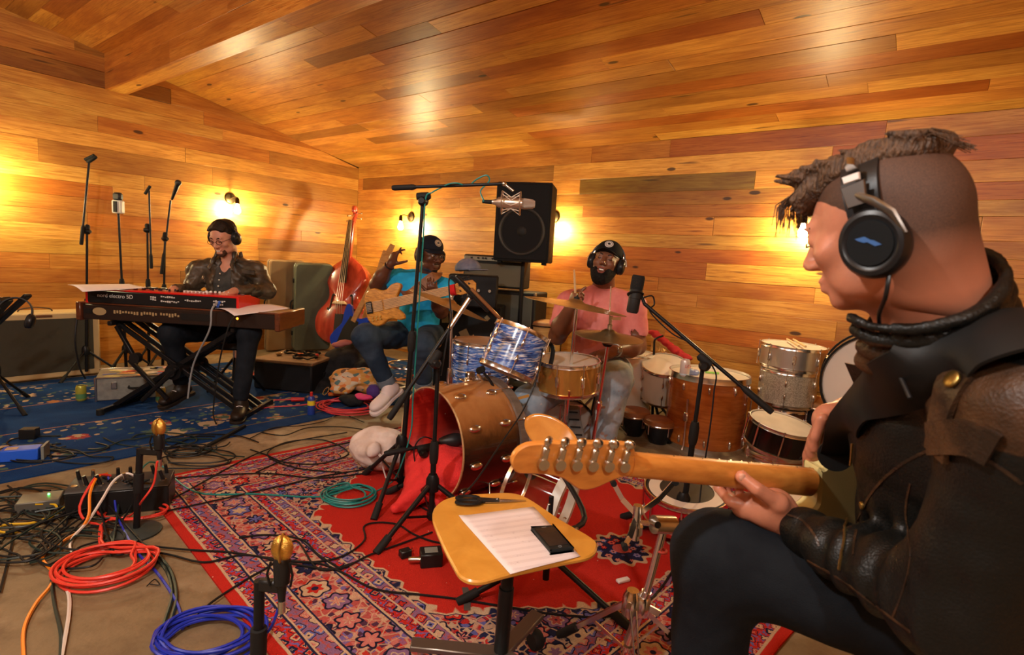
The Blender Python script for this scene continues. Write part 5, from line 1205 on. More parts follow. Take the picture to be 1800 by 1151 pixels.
# double bass leaning in the corner
def double_bass():
 red, nt, b = newmat('red_varnish'); f = nt.noise(nt.mapv(nt.coord(), (9, 9, 1.5)), 2, 4, .6); nt.put(b.inputs['Base Color'], nt.ramp(f, [(.3, (.24, .018, .010)), (.7, (.42, .045, .022))])); b.inputs['Roughness'].default_value = .2; b.inputs['Coat Weight'].default_value = .6
 Y = 6.2; bot = Vector(at(598, 606, Y)); bot.z = .02; top = Vector(at(628, 372, Y + .45)); ax = (top - bot).normalized(); out = Vector((-.12, -.95, 0)); out = (out - ax * out.dot(ax)).normalized(); x = ax.cross(out).normalized()
 if x.x < 0: x = -x
 M = basis(x, ax, out, bot); H = (top - bot).length; k = H / 1.83
 t = thing('double_bass', 'red double bass leaning in the corner of the room', 'double bass', bot)
 o = [(0, .10), (.17, .13), (.29, .22), (.335, .36), (.31, .50), (.235, .60), (.195, .69), (.215, .80), (.255, .90), (.25, 1.00), (.19, 1.09), (.10, 1.16), (.03, 1.22)]
 o = o + [(-a, c) for a, c in o[::-1][:-1]]; pts = [(v.x * k, v.y * k) for v in spline([Vector((a, c, 0)) for a, c in o], 4, True)]
 cx, cy = 0, .6 * k; mb = MB(M); N_ = len(pts); vs = [];
 lay = [(1, -.10), (1, .075), (.985, .088), (.80, .112), (.4, .128), (0.02, .132)]; lay0 = [(.02, -.125), (.6, -.12), (.985, -.105)]
 for (s_, z_) in lay0 + lay: vs += [(cx + (p[0] - cx) * s_, cy + (p[1] - cy) * s_, z_ * k) for p in pts]
 fs = [(a * N_ + i, a * N_ + (i + 1) % N_, (a + 1) * N_ + (i + 1) % N_, (a + 1) * N_ + i) for a in range(len(lay0 + lay) - 1) for i in range(N_)]
 mb.add(vs, fs).obj('body', red, t, sharp=.8)
 dk_ = mat('ebony', (.015, .010, .008), .3)
 MB(M).prism([(-.030 * k, 1.15 * k), (.030 * k, 1.15 * k), (.022 * k, 1.70 * k), (-.022 * k, 1.70 * k)], .05 * k, .10 * k, ch=.008).obj('neck', red, t)
 MB(M).prism([(-.045 * k, .86 * k), (.045 * k, .86 * k), (.024 * k, 1.66 * k), (-.024 * k, 1.66 * k)], .155 * k, .175 * k, ch=.004).obj('fingerboard', dk_, t)
 MB(M).prism([(-.045 * k, .18 * k), (.045 * k, .18 * k), (.055 * k, .47 * k), (-.055 * k, .47 * k)], .145 * k, .165 * k, ch=.006).obj('tailpiece', dk_, t)
 MB(M).prism([(-.09 * k, .585 * k), (.09 * k, .585 * k), (.065 * k, .62 * k), (-.065 * k, .62 * k)], .12 * k, .21 * k, ch=.004).obj('bridge', woodshell('pale_edge', (.62, .42, .20), (.74, .54, .30)), t)
 for q in (-1, 1):
  MB(M).tube([(v.x * k, v.y * k, .128 * k) for v in spline([Vector((q * a, c, 0)) for a, c in ((.10, .70), (.118, .715), (.128, .69), (.135, .62), (.145, .54), (.165, .52), (.175, .545))], 5)], [.008] + [.010] * 29 + [.008], 6).obj('f_hole', dk_, t)
 for i in range(4): a = (i - 1.5) * .013; MB(M).tube([(a * 1.4 * k, .46 * k, .165 * k), (a * 2.0 * k, .60 * k, .212 * k), (a * k, 1.66 * k, .18 * k), (a * .7 * k, 1.76 * k, .10 * k)], .0022, 5).obj('string', mat('string_gold', (.75, .62, .35), .3, .9), t)
 MB(M).tube(spline([(0, 1.66 * k, .08 * k), (0, 1.74 * k, .055 * k), (0, 1.80 * k, .045 * k), (0, 1.845 * k, .075 * k), (0, 1.835 * k, .11 * k), (0, 1.80 * k, .11 * k), (0, 1.80 * k, .085 * k)], 5), [.030] * 12 + [.028] * 8 + [.022] * 11, 12).obj('scroll', red, t)
 for i in range(4): q = 1 if i % 2 else -1; MB(M).cyl((0, (1.68 + .035 * i) * k, .07 * k), (q * .075, (1.68 + .035 * i) * k, .06 * k), .005, n=8).obj('tuning_key', nickel, t); MB(M).ball((q * .085, (1.68 + .035 * i) * k, .06 * k), (.006, .014, .014), 8, 6).obj('tuning_key', nickel, t)
 MB(M).cyl((0, 0, 0), (0, .12 * k, 0), .006).obj('end_pin', steel, t)
double_bass()
# guitars, bag and clothes behind the bass player
def simple_guitar(label, P0, ax, out, body_c, L=.62, k=1.0):
 P0 = Vector(P0); ax = Vector(ax).normalized(); out = Vector(out); out = (out - ax * out.dot(ax)).normalized(); x = ax.cross(out); M = basis(x * k, ax * k, out * k, P0)
 t = thing('electric_guitar', label, 'guitar', P0); o = [(0, 0), (.10, .01), (.165, .07), (.15, .17), (.11, .22), (.12, .30), (.15, .36), (.12, .40), (.06, .36), (0.0, .35), (-.05, .37), (-.10, .43), (-.145, .42), (-.135, .33), (-.11, .24), (-.14, .16), (-.16, .07), (-.10, .01)]
 MB(M).prism([(v.x, v.y) for v in spline([Vector((a, c, 0)) for a, c in o], 3, True)], -.02, .022, ch=.006).obj('body', body_c, t); MB(M).prism([(-.06, .06), (.09, .05), (.09, .2), (.06, .32), (-.05, .34), (-.07, .2)], .022, .025).obj('pickguard', mat('black_plastic', (.012, .012, .012), .35), t)
 MB(M).prism([(-.028, .30), (.028, .30), (.022, .30 + L), (-.022, .30 + L)], .0, .028, ch=.004).obj('neck', woodshell('maple_neck', (.45, .22, .07), (.58, .32, .12)), t); MB(M).prism([(-.024, .30 + L), (.024, .30 + L), (.05, .36 + L), (.03, .50 + L), (-.02, .50 + L), (-.03, .36 + L)], -.004, .012, ch=.003).obj('headstock', woodshell('maple_neck', (.45, .22, .07), (.58, .32, .12)), t)
 return t
simple_guitar('bright blue electric guitar leaning left of the bass player', at(598, 616, 5.1), (.38, .12, .9), (-.3, -.9, .2), mat('guitar_blue', (.008, .06, .55), .2, coat=.4), k=1.0)
simple_guitar('dark sunburst guitar behind the blue one', at(622, 628, 5.4), (.22, .14, .96), (-.2, -.9, .2), woodshell('burst', (.10, .05, .02), (.26, .16, .08)))
blkc = cloth_mat('black_nylon', (.008, .009, .011), (.02, .021, .024), 12, .8)
p = Vector(at(590, 650, 4.75)); blob('gig_bag', 'black gig bag slumped on the floor left of the bass player', 'bag', [(at(606, 630, 4.8), (.18, .14, .10)), (at(585, 655, 4.75), (.20, .14, .11)), (at(562, 680, 4.6), (.20, .12, .08)), (at(545, 690, 4.5), (.14, .10, .05)), (at(620, 615, 4.9), (.12, .10, .08)), (at(640, 655, 4.7), (.10, .10, .12)), (at(622, 680, 4.6), (.14, .10, .06))], blkc, .012, folds(.012, 22, 3), .06)
blob('pink_bag', 'dusty pink bag strap between the gig bag and the jeans of the bass player', 'bag', [(at(607, 602, 4.68), (.06, .05, .03)), (at(594, 606, 4.66), (.05, .04, .025))], mat('dusty_pink', (.42, .14, .12), .8), .009, folds(.008, 50, 7), .03)
pm, nt, b = newmat('patterned_cloth'); d, c, _ = nt.vor(nt.mapv(nt.coord(), (1, 1, 1.6)), 24, rand=1); cr = nt.xyz(c); nt.put(b.inputs['Base Color'], nt.ramp(cr[0], [(0, (.62, .30, .06)), (.25, (.70, .42, .22)), (.45, (.10, .20, .20)), (.55, (.65, .20, .05)), (.68, (.66, .58, .45)), (.82, (.12, .06, .04)), (.9, (.60, .34, .10))], 'CONSTANT')); b.inputs['Roughness'].default_value = .85
q = [(at(612, 668, 4.35), (.14, .12, .085)), (at(636, 664, 4.38), (.13, .11, .09)), (at(650, 680, 4.35), (.08, .08, .06)), (at(600, 684, 4.25), (.09, .08, .05)), (at(598, 664, 4.35), (.07, .07, .05))]
blob('scarf', 'crumpled orange and cream patterned cloth on the rug by the white sneaker', 'cloth', q, pm, .008, folds(.018, 34, 5), .05)
blob('purple_cloth', 'purple cloth bag beside the patterned cloth', 'cloth', [(at(656, 688, 4.15), (.055, .05, .06))], mat('purple_cloth', (.06, .025, .20), .8), .008, folds(.006, 60, 2))
blob('pink_cloth', 'bright pink cloth under the patterned cloth', 'cloth', [(at(640, 698, 4.1), (.07, .05, .022)), (at(632, 695, 4.12), (.04, .04, .02))], mat('hot_pink', (.70, .05, .20), .8), .007, folds(.006, 60, 4))
blob('black_cloth', 'small heap of black cloth in front of the patterned cloth', 'cloth', [(at(620, 704, 4.1), (.09, .06, .045)), (at(606, 700, 4.1), (.05, .05, .03))], blkc, .008, folds(.008, 50, 9))
zs_ = PBZ = at(705, 603, 4.38).z; cc = Vector((at(722, 604, 4.40).x, 4.42, 0))
t = thing('drafting_chair', 'orange wooden drafting chair on castors under the bass player', 'chair', cc)
ow = woodshell('chair_ply', (.52, .24, .045), (.66, .34, .08), .35)
MB().prism([(v.x, v.y) for v in spline([Vector((cc.x + a, cc.y + b_, 0)) for a, b_ in ((-.21, -.17), (0, -.21), (.21, -.17), (.22, .15), (0, .2), (-.22, .15))], 6, True)], zs_ - .02, zs_, ch=.006).obj('seat', ow, t)
MB().grid(lambda u, v: (cc.x + .20 * math.sin((u - .5) * 2.0), cc.y + .26 + .10 * math.cos((u - .5) * 2.0) - .06, zs_ + .22 + .16 * v), 12, 4).obj('backrest', ow, t, solid=.012, sharp=None)
gm_ = mat('base_grey', (.16, .15, .14), .4, .7); MB().cyl(cc + Vector((0, 0, .10)), cc + Vector((0, 0, zs_ - .02)), .022).obj('column', chrome, t); MB().beam(cc + Vector((0, .2, zs_ - .03)), cc + Vector((0, .25, zs_ + .28)), .04, .006).obj('back_support', gm_, t)
MB().torus(cc + Vector((0, 0, .30)), .19, .009, n=32).obj('foot_ring', chrome, t)
for i in range(4):
 a = i * PI / 2 + .55; d = Vector((math.cos(a), math.sin(a), 0)); lg = MB().beam(cc + d * .03 + Vector((0, 0, .11)), cc + d * .30 + Vector((0, 0, .075)), .045, .022, None, .004).obj('base_leg', gm_, t); MB().lathe([(0, -.012), (.028, -.012), (.030, 0), (.028, .012), (0, .012)], cc + d * .29 + Vector((0, 0, .032)), Vector((-d.y, d.x, 0)), 16).obj('castor', rubber, lg)
# loudspeaker on its pole, amplifiers behind
sp = Vector(at(910, 460, 4.75)); spz = sp.z; Ms = wall_frame(Vector((sp.x + .02, 4.75, spz)), (-.28, -.96, 0))
carp = mat('speaker_carpet', (.012, .012, .013), .8, bump=.5, bs=260)
t = thing('loudspeaker', 'large black loudspeaker on a pole above the amplifiers', 'loudspeaker', (sp.x, 4.8, spz))
hS = at(910, 319, 4.75).z - spz
MB(Ms).prism([(-.245, 0), (.245, 0), (.21, -.34), (-.21, -.34)], 0, hS, ch=.014).obj('cabinet', carp, t)
MB(Ms).box((0, .004, hS / 2), (.46, .012, hS - .04), ch=.004).obj('grille', mat('grille_black', (.006, .006, .007), .75), t)
wf = MB(Ms).torus((0, .012, .26), .195, .012, (0, 1, 0), 40, 8).obj('woofer_ring', mat('woofer_rim', (.035, .033, .03), .5), t); MB(Ms).lathe([(.19, .0), (.16, -.02), (.07, -.06), (0.0, -.06)], (0, .020, .26), (0, 1, 0), 32, caps=False).obj('woofer_cone', mat('cone', (.014, .014, .013), .6), wf); MB(Ms).ball((0, -.01, .26), (.06, .03, .06), 16, 8).obj('dust_cap', mat('cone', (.014, .014, .013), .6), wf)
MB(Ms).box((.225, -.15, hS * .58), (.022, .09, .26), ch=.006).obj('handle_plate', mat('plate_brass', (.30, .20, .09), .5, .5), t); MB(Ms).box((.235, -.15, hS * .58), (.012, .05, .20), ch=.004).obj('handle', rubber, t)
for sx in (-1, 1): MB(Ms).box((sx * .20, -.05, -.008), (.04, .04, .022), ch=.004).obj('foot', rubber, t)
t = thing('speaker_stand', 'black tripod pole under the large loudspeaker', 'stand', (sp.x + .05, 4.92, 0)); MB().cyl((sp.x + .05, 4.92, .3), (sp.x + .05, 4.92, spz + .0), .02, n=14).obj('pole', blackm, t); tripod(t, (sp.x + .05, 4.92, 0), .45, .42, blackm, leg_r=.012, a0=1.9)
Mt = wall_frame(Vector((at(868, 505, 5.0).x - .02, 5.0, at(860, 505, 5.0).z)), (-.30, -.95, 0)); h1 = at(855, 448, 5.0).z - Mt.translation.z
grs = mat('silver_grille', (.17, .155, .11), .75, bump=.6, bs=420); amp('guitar_amplifier', 'grey brown amplifier with a row of knobs on top of the black cabinet', Mt, .58, h1, .24, mat('black_tolex', (.012, .012, .012), .6), grs, fw=.018, panel=mat('panel_steel', (.30, .27, .20), .35, .7), knobs=10, top_panel=.06, corners=False, handle=False)
Mt2 = wall_frame(Vector((at(895, 505, 4.95).x, 4.98, .02)), (-.35, -.94, 0)); hb = at(895, 510, 4.98).z - .03
amp('speaker_cabinet', 'tall black speaker cabinet with a grey front under the amplifier', Mt2, .52, hb, .36, mat('black_tolex', (.012, .012, .012), .6), mat('grille_green_grey', (.10, .11, .09), .7, bump=.4, bs=400), fw=.03, handle=False, cat='amplifier')
Mt3 = wall_frame(Vector((at(815, 690, 4.65).x, 4.70, .02)), (-.12, -.99, 0)); t = thing('equipment_case', 'tall black road case with beige stickers behind the blue floor tom', 'case', Mt3.translation)
h3 = at(815, 540, 4.7).z; MB(Mt3).box((0, -.2, h3 / 2), (.56, .4, h3), ch=.012).obj('box', mat('case_black', (.010, .010, .012), .6), t)
for (x_, z_, s_, r_) in ((.02, h3 - .26, .075, .5), (-.17, h3 - .10, .035, .8), (.20, h3 - .13, .06, .1)): MB(Mt3).box((x_, .002, z_), (s_, .002, s_ * 1.2), Matrix.Rotation(r_, 3, 'Y')).obj('sticker', mat('sticker_beige', (.32, .24, .13), .7), t)
for sx in (-1, 1): MB(Mt3).box((sx * .275, -.01, h3 / 2), (.02, .03, h3 - .01), ch=.003).obj('edge_trim', blackm, t)
cpx = Vector(at(826, 472, 4.45)); Tc = rigid(cpx - Vector((0, 0, .06)), (.75, -.6, .1), (0, 0, 1), 1.15); tcap = thing('cap', 'faded blue grey cap resting on the black amplifier head behind the crash cymbal', 'cap', cpx)
fb_ = cloth_mat('faded_blue', (.16, .18, .27), (.26, .28, .38), 14, .85); s = SD(Tc); s.ell((0, -.014, .052), (.084, .104, .075), k=.01); s.box((0, 0, -.045), (.2, .2, .082), k=.01, op=-1); s.disp = folds(.006, 60, 3); sdobj('crown', s, .006, fb_, tcap)
MB(Tc).prism([(v.x, v.y) for v in spline([Vector((a, b_, 0)) for a, b_ in ((-.07, .06), (-.055, .13), (0, .155), (.055, .13), (.07, .06), (0, .09))], 4, True)], .035, .040, ch=.001).obj('visor', fb_, tcap)
z0b = cpx.z - .045; hh = thing('amplifier_head', 'black amplifier head under the blue grey cap', 'amplifier', (cpx.x + .01, 4.55, h3)); MB().box((cpx.x + .03, 4.58, (h3 + z0b) / 2 + .01), (.40, .26, max(.08, z0b - h3 - .03)), ch=.012).obj('box', mat('case_black', (.010, .010, .012), .6), hh)
for i in range(4): MB().cyl((cpx.x - .10 + .09 * i, 4.448, (h3 + z0b) / 2 + .02), (cpx.x - .10 + .09 * i, 4.425, (h3 + z0b) / 2 + .02), .012, n=12).obj('knob', nickel, hh)
# MICROPHONE STANDS IN THE MIDDLE, FOREGROUND CHAIR, FLOOR THINGS
teal = mat('cable_teal', (.01, .22, .20), .4); redc = mat('cable_red', (.75, .05, .03), .4); orgc = mat('cable_orange', (.90, .26, .01), .4); whic = mat('cable_white', (.74, .66, .58), .4); bluc = mat('cable_blue', (.012, .030, .42), .35); yelc = mat('cable_yellow', (.75, .46, .02), .4); gcab = mat('cable_green_black', (.012, .03, .026), .45)
def tstand(label, base, top, r=.3, h=.26, a0=.3, split=.5, pr=.0125, brace=True):
 t = thing('microphone_stand', label, 'microphone stand', base); tripod(t, base, r, h, blackm, a0=a0, leg_r=.011, brace=brace); pole(t, Vector(base) + Vector((0, 0, .04)), top, pr, split=split); return t
b = fl(703, 868); tp = Vector(at(744, 345, b.y)); t = tstand('tall black boom stand holding the silver microphone over the bass player', b, tp, a0=-1.75, split=.52, r=.30)
ea, eb = Vector(at(693, 330, b.y)), Vector(at(886, 323, b.y - .06)); boom(t, tp, ea, eb, .0075, weight=.085, wr=.013)
MB().lathe([(0, -.012), (.012, -.012), (.014, 0), (.012, .014), (0, .014)], ea.lerp(eb, .16), eb - ea, 14).obj('locking_ring', rubber, t); MB().ball(eb, .012, 12, 8).obj('ball_joint', nickel, t)
mc = Vector(at(903, 357, b.y - .06)); silver = mat('satin_silver', (.62, .54, .46), .3, .9)
t = thing('microphone', 'silver studio microphone in a wire shock mount at the end of the tall boom', 'microphone', mc); ax_ = Vector((1, -.05, .0)).normalized()
MB().lathe([(0, -.10), (.011, -.10), (.013, -.085), (.024, -.070), (.025, .035), (.0235, .045)], mc, ax_, 24, caps=False).obj('body', silver, t)
MB().lathe([(.024, .035), (.0255, .050), (.021, .088), (.015, .098), (0, .099)], mc, ax_, 24, caps=False).obj('head_grille', mat('mesh_silver', (.60, .52, .44), .4, .8, bump=.6, bs=900), t)
MB().cyl(eb, mc + Vector((-.005, 0, .055)), .006).obj('yoke_post', nickel, t)
for s_ in (-1, 1):
 MB().torus(mc + ax_ * (s_ * .042) + Vector((-.012, 0, 0)), .052, .0032, ax_, 28, 6, sq=(1, 1)).obj('shock_ring', silver, t)
for i in range(8):
 a = i * PI / 4; x, y, z = frame(ax_); d0 = x * math.cos(a) + y * math.sin(a); d1 = x * math.cos(a + .5) + y * math.sin(a + .5); MB().tube([mc - ax_ * .054 + d0 * .052, mc - ax_ * .012 + d1 * .028, mc + ax_ * .030 + d0 * .052], .0022, 5).obj('elastic_band', mat('elastic', (.70, .60, .48), .6), t)
MB().cyl(mc - ax_ * .10, mc - ax_ * .145, .010, .008, 12).obj('plug', rubber, t)
cable('cable', [mc - ax_ * .145, at(850, 352, b.y - .06), at(845, 335, b.y - .05), at(860, 318, b.y - .05), at(855, 308, b.y - .06), at(838, 315, b.y - .05), at(822, 327, b.y - .035), at(805, 322, b.y - .05), at(790, 323, b.y - .05), at(775, 330, b.y - .02), at(760, 338, b.y - .03), at(748, 350, b.y - .02), at(744, 420, b.y - .0), at(735, 560, b.y + .02), at(726, 700, b.y + .0), at(722, 760, b.y - .02), at(700, 830, b.y - .04), fl(682, 852, .02), fl(650, 868, .02)], .0036, teal, 'teal cable wound round the tall boom and running down to its coil', n=6)
b = fl(757, 928); tp = Vector(at(770, 640, b.y)); t = tstand('black stand whose slanted boom crosses in front of the bass player', b, tp, a0=-2.2, split=.45, r=.30, h=.2)
ea, eb = Vector(at(686, 733, b.y - .05)), Vector(at(828, 520, b.y + .12)); boom(t, tp + Vector((-.01, -.02, .03)), ea, eb, .0085, weight=.10)
MB().cyl(eb, eb.lerp(ea, .28), .0105, n=12).obj('boom_arm', chrome, t); MB().ball(eb, .018, 12, 8).obj('ball_joint', blackp, t)
m0, m1 = Vector(at(800, 486, b.y + .10)), Vector(at(860, 547, b.y + .12)); t = thing('microphone', 'black and bronze ribbon microphone pointing down at the rack tom', 'microphone', eb)
MB().lathe([(0, 0), (.010, 0), (.013, .02), (.013, (m1 - m0).length * .95), (.009, (m1 - m0).length), (0, (m1 - m0).length)], m0, m1 - m0, 16).obj('body', blackp, t)
MB().beam(at(828, 507, b.y + .09), at(879, 560, b.y + .11), .022, .016, None, .004).obj('bar', mat('bronze_bar', (.32, .16, .07), .3, .7), t)
cable('cable', [m0, at(792, 486, b.y + .10), at(789, 500, b.y + .10), at(792, 540, b.y + .08), at(793, 560, b.y + .06), at(785, 600, b.y + .04), at(775, 660, b.y)], .0035, cab, 'thin black cable looping from the ribbon microphone to its stand')
b = fl(742, 895); b.y += .10; t = tstand('low black stand holding the microphone inside the bass drum', b, at(745, 790, b.y), r=.2, h=.12, a0=.9, split=.4, pr=.011)
boom(t, at(745, 788, b.y), at(679, 797, b.y - .02), at(790, 775, b.y + .10), .009, weight=.08); mt = thing('microphone', 'black microphone pointing into the open bass drum', 'microphone', at(782, 774, b.y + .09)); MB().lathe([(0, -.03), (.016, -.03), (.024, -.01), (.034, .03), (.036, .05), (.030, .085), (0, .09)], at(782, 775, b.y + .09), (.9, .35, .04), 20).obj('body', mat('mic_body_dark', (.03, .03, .03), .4, .4), mt)
cable('cable', [at(776, 780, b.y + .06), at(745, 768, b.y + .0), at(728, 790, b.y), at(735, 830, b.y), at(760, 870, b.y - .08), fl(775, 905, .02)], .0035, cab, 'thin black cable looping from the microphone in the bass drum')
b = fl(1193, 960); tp = Vector(at(1236, 640, b.y)); t = tstand('black boom stand in front of the amber brown floor tom', b, tp, a0=.2, split=.62, r=.30, h=.2)
ea, eb = Vector(at(1354, 722, b.y - .08)), Vector(at(1133, 534, b.y + .16)); boom(t, tp + Vector((0, -.02, .02)), ea, eb, .0085, weight=.12)
mc = Vector(at(1117, 517, b.y + .18)); d = Vector((.10, .02, .98)).normalized(); t = thing('microphone', 'black cylindrical broadcast microphone at the end of the boom beside the drummer', 'microphone', mc)
MB().lathe([(0, -.085), (.022, -.085), (.027, -.075), (.027, -.02), (.029, -.018), (.029, .02), (.025, .022)], mc, d, 24, caps=False).obj('body', mat('mic_black', (.02, .02, .02), .45), t); MB().lathe([(.026, .015), (.029, .03), (.029, .075), (.025, .085), (0, .086)], mc, d, 24, caps=False).obj('windscreen', mat('foam_black', (.018, .018, .018), .95, bump=.8, bs=300), t)
MB().torus(mc, .034, .0045, (0, .4, 1), 20, 6).obj('yoke', blackm, t); MB().cyl(mc + Vector((.03, 0, -.01)), eb, .008).obj('bracket', blackm, t)
cable('cable', [mc + d * -.02 + Vector((.03, .02, 0)), at(1146, 520, b.y + .2), at(1150, 535, b.y + .2), at(1143, 548, b.y + .16), at(1180, 585, b.y + .1), at(1215, 605, b.y + .05), at(1256, 650, b.y), at(1255, 690, b.y), at(1247, 760, b.y), at(1232, 860, b.y), fl(1222, 985, .02)], .0036, cab, 'black cable clipped along the boom of the broadcast microphone and hanging beside the floor tom')
b = fl(1146, 745); t = tstand('small black stand between the drummer and the amber brown floor tom', b, at(1150, 607, b.y + .02), a0=.6, split=.5, r=.22, h=.18, pr=.011); MB().tube(spline([at(1150, 607, b.y + .02), at(1152, 596, b.y + .02), at(1166, 590, b.y + .02)], 5), .008, 8).obj('bent_arm', blackm, t)
b = fl(958, 1035); t = tstand('black tripod stand on the red rug behind the wooden chair', b, (b.x, b.y, .36), a0=-2.75, r=.33, h=.13, split=.6, brace=False)
# gold microphones on short stands
goldm = mat('gold_microphone', (.85, .55, .12), .25, .95, bump=.3, bs=500)
def gold_mic(base, top, mic, label, plate, R=.028):
 st = thing('microphone_stand', label[0], 'microphone stand', base); base, top, mic = Vector(base), Vector(top), Vector(mic)
 if plate: MB().lathe([(0, 0), (.088, 0), (.090, .008), (.080, .016), (.02, .022), (0, .022)], base, n=40).obj('round_base', mat('cast_iron', (.025, .035, .032), .6), st)
 MB().cyl(base + Vector((0, 0, .01)), top, .0125 if plate else .0115, n=14).obj('pole', blackm, st); MB().lathe([(0, -.05), (.017, -.05), (.019, -.03), (.019, .03), (0, .035)], base.lerp(top, .62), top - base, 16).obj('clutch', rubber, st)
 c = mic - Vector((0, 0, .06)); MB().beam(top - Vector((0, 0, .01)), Vector((c.x, c.y, top.z - .005)), .022, .03, None, .005).obj('cross_arm', blackp, st)
 m = thing('microphone', label[1], 'microphone', mic); MB().ball(mic, (R, R * .72, R * 1.28), 20, 14).obj('capsule', goldm, m); MB().torus(mic, R * 1.01, .0035, (1, .15, 0), 28, 6, sq=(1.28, 1) if False else (1, 1.25)).obj('seam_band', brassy, m)
 MB().lathe([(0, -.10), (.008, -.10), (.012, -.06), (.018, -.055), (.020, 0), (.014, .01), (0, .012)], mic - Vector((0, 0, R * 1.2)), n=18).obj('body', blackp, m)
 MB().cyl(mic - Vector((0, 0, R * 1.2 + .10)), mic - Vector((0, 0, R * 1.2 + .13)), .009, n=12).obj('plug', nickel, m)
 for s_ in (-1, 1): MB().tube([mic + Vector((s_ * .022, -.01, -R * 1.1)), mic + Vector((s_ * .030, -.012, -R * 1.1 - .03)), mic + Vector((s_ * .024, -.01, -R * 1.1 - .06))], .003, 6).obj('cradle_wire', blackm, m)
 return mic - Vector((0, 0, R * 1.2 + .13))
g1 = gold_mic(fl(240, 936), at(246, 788, 2.14), at(279, 751, 2.13), ('short black stand with a round base plate beside the stage box', 'gold microphone on the short stand with the round base plate'), True)
gb = Vector(at(456, 1020, 1.22)); g2 = gold_mic((gb.x - .004, 1.22, .0), gb, at(496, 964, 1.21), ('short black stand at the bottom edge left of the wooden chair', 'gold microphone in a black cradle nearest to the camera'), True, .026)
cable('cable', [g1, at(276, 812, 2.12), at(270, 850, 2.12), at(250, 880, 2.1), fl(230, 905, .02), fl(180, 920, .02), fl(175, 960, .02)], .004, redc, 'red cable hanging from the gold microphone with the round base plate')
cable('cable', [g2, at(490, 1070, 1.21), at(478, 1100, 1.22), at(462, 1118, 1.28), fl(440, 1125, .02)], .0036, bluc, 'blue cable hanging from the gold microphone nearest to the camera')
# wooden chair in the foreground
ply = woodshell('chair_seat_ply', (.60, .27, .035), (.72, .36, .06), .3, (4, 4, 4)); cc = fl(882, 1190); zs_ = .452
t = thing('wooden_chair', 'orange plywood work chair in the foreground with scissors, paper and phone on its seat', 'chair', (cc.x, cc.y, 0))
o = [fl(x_, y_, zs_) for x_, y_ in ((760, 908), (770, 884), (802, 871), (850, 867), (900, 866), (932, 877), (985, 912), (1040, 944), (1050, 960), (1036, 977), (985, 988), (895, 1008), (845, 1021), (812, 1014), (795, 990), (775, 950))]
MB().prism([(v.x, v.y) for v in spline([Vector((p.x, p.y, 0)) for p in o], 5, True)], zs_ - .014, zs_, ch=.004).obj('seat', ply, t, sharp=.6)
for (x_, y_) in ((965, 886), (940, 898), (983, 902), (993, 911), (1014, 929)): MB().lathe([(.0055, 0), (.0045, .002), (0, .003)], fl(x_, y_, zs_), n=12).obj('rivet', steel, t)
bc = Vector(at(972, 768, 1.80)); bx = (Vector(at(1020, 806, 1.72)) - Vector(at(926, 738, 1.86))).normalized(); by = Vector((.35, .25, .9)); by = (by - bx * by.dot(bx)).normalized(); bz = bx.cross(by)
if bz.y > 0: bz = -bz
vs = []; fs = []; n = 40; K = 8
for k in range(K + 1):
 for i in range(n):
  a = 2 * PI * i / n; r_ = k / K; u, v = .112 * r_ * math.cos(a), .060 * r_ * math.sin(a); vs.append(bc + bx * u + by * v + bz * (1.8 * u * u))
for k in range(K):
 for i in range(n): j = (i + 1) % n; fs.append((k * n + i, k * n + j, (k + 1) * n + j, (k + 1) * n + i))
MB().add(vs, fs).obj('backrest', woodshell('chair_back_ply', (.52, .20, .035), (.64, .28, .055), .2, (4, 4, 4)), t, solid=.010, sharp=None)
MB().tube(spline([bc - bz * .012, bc - bz * .04 + Vector((0, 0, -.08)), fl(1030, 905, .44) + Vector((0, .02, -.02)), fl(960, 940, .435)], 6), .009, 8).obj('back_support', blackm, t)
top = Vector((fl(900, 1000, zs_).x - .006, fl(900, 990, zs_).y - .0, zs_ - .016)); ct = Vector(at(893, 1025, 1.42)); cbot = Vector((at(880, 1151, 1.42).x, 1.42, .09)); ct.z = zs_ - .016
MB().cyl(cbot, cbot.lerp(ct, .6), .021, n=20).obj('column', mat('column_black', (.015, .018, .018), .35, .4), t); MB().cyl(cbot.lerp(ct, .58), ct, .0175, n=20).obj('column', mat('column_black', (.015, .018, .018), .35, .4), t)
MB().lathe([(0, -.02), (.05, -.02), (.06, 0), (0, 0)], ct, n=20).obj('mounting_plate', blackm, t)
gs = mat('base_steel', (.20, .18, .16), .35, .8); bc_ = Vector((cbot.x, cbot.y, .10))
for (e, lab) in ((fl(946, 1078, .115), 0), (fl(722, 1132, .12), 1), (Vector((cbot.x + .22, cbot.y - .20, .11)), 2), (Vector((cbot.x - .12, cbot.y - .26, .11)), 3)):
 lg = MB().beam(bc_, e, .045, .016, (0, 0, 1) if False else None, .003).obj('base_leg', gs, t); e = Vector(e); d = (e - bc_).normalized(); q = e - d * .03
 MB().cyl(q - Vector((0, 0, .005)), q - Vector((0, 0, .045)), .010, n=10).obj('castor_stem', nickel, lg); MB().lathe([(0, -.016), (.027, -.016), (.031, -.008), (.031, .008), (.027, .016), (0, .016)], q - Vector((-.012, 0, .068)), (.8, .5, 0), 20).obj('castor', rubber, lg)
sc0, sc1 = fl(858, 880, zs_ + .006), fl(931, 880, zs_ + .004); d = (sc1 - sc0).normalized(); x = Vector((0, 0, 1)).cross(d).normalized(); Msc = basis(d, x, (0, 0, 1), sc0)
t = thing('scissors', 'black handled scissors lying on the orange wooden seat', 'scissors', sc0)
for s_ in (-1, 1): MB(Msc).prism([(-.01, s_ * .001), (.05, s_ * -.001), (.120, s_ * .0), (.05, s_ * .008), (-.01, s_ * .010)], s_ * .0014 - .001, s_ * .0014 + .001).obj('blade', steel, t)
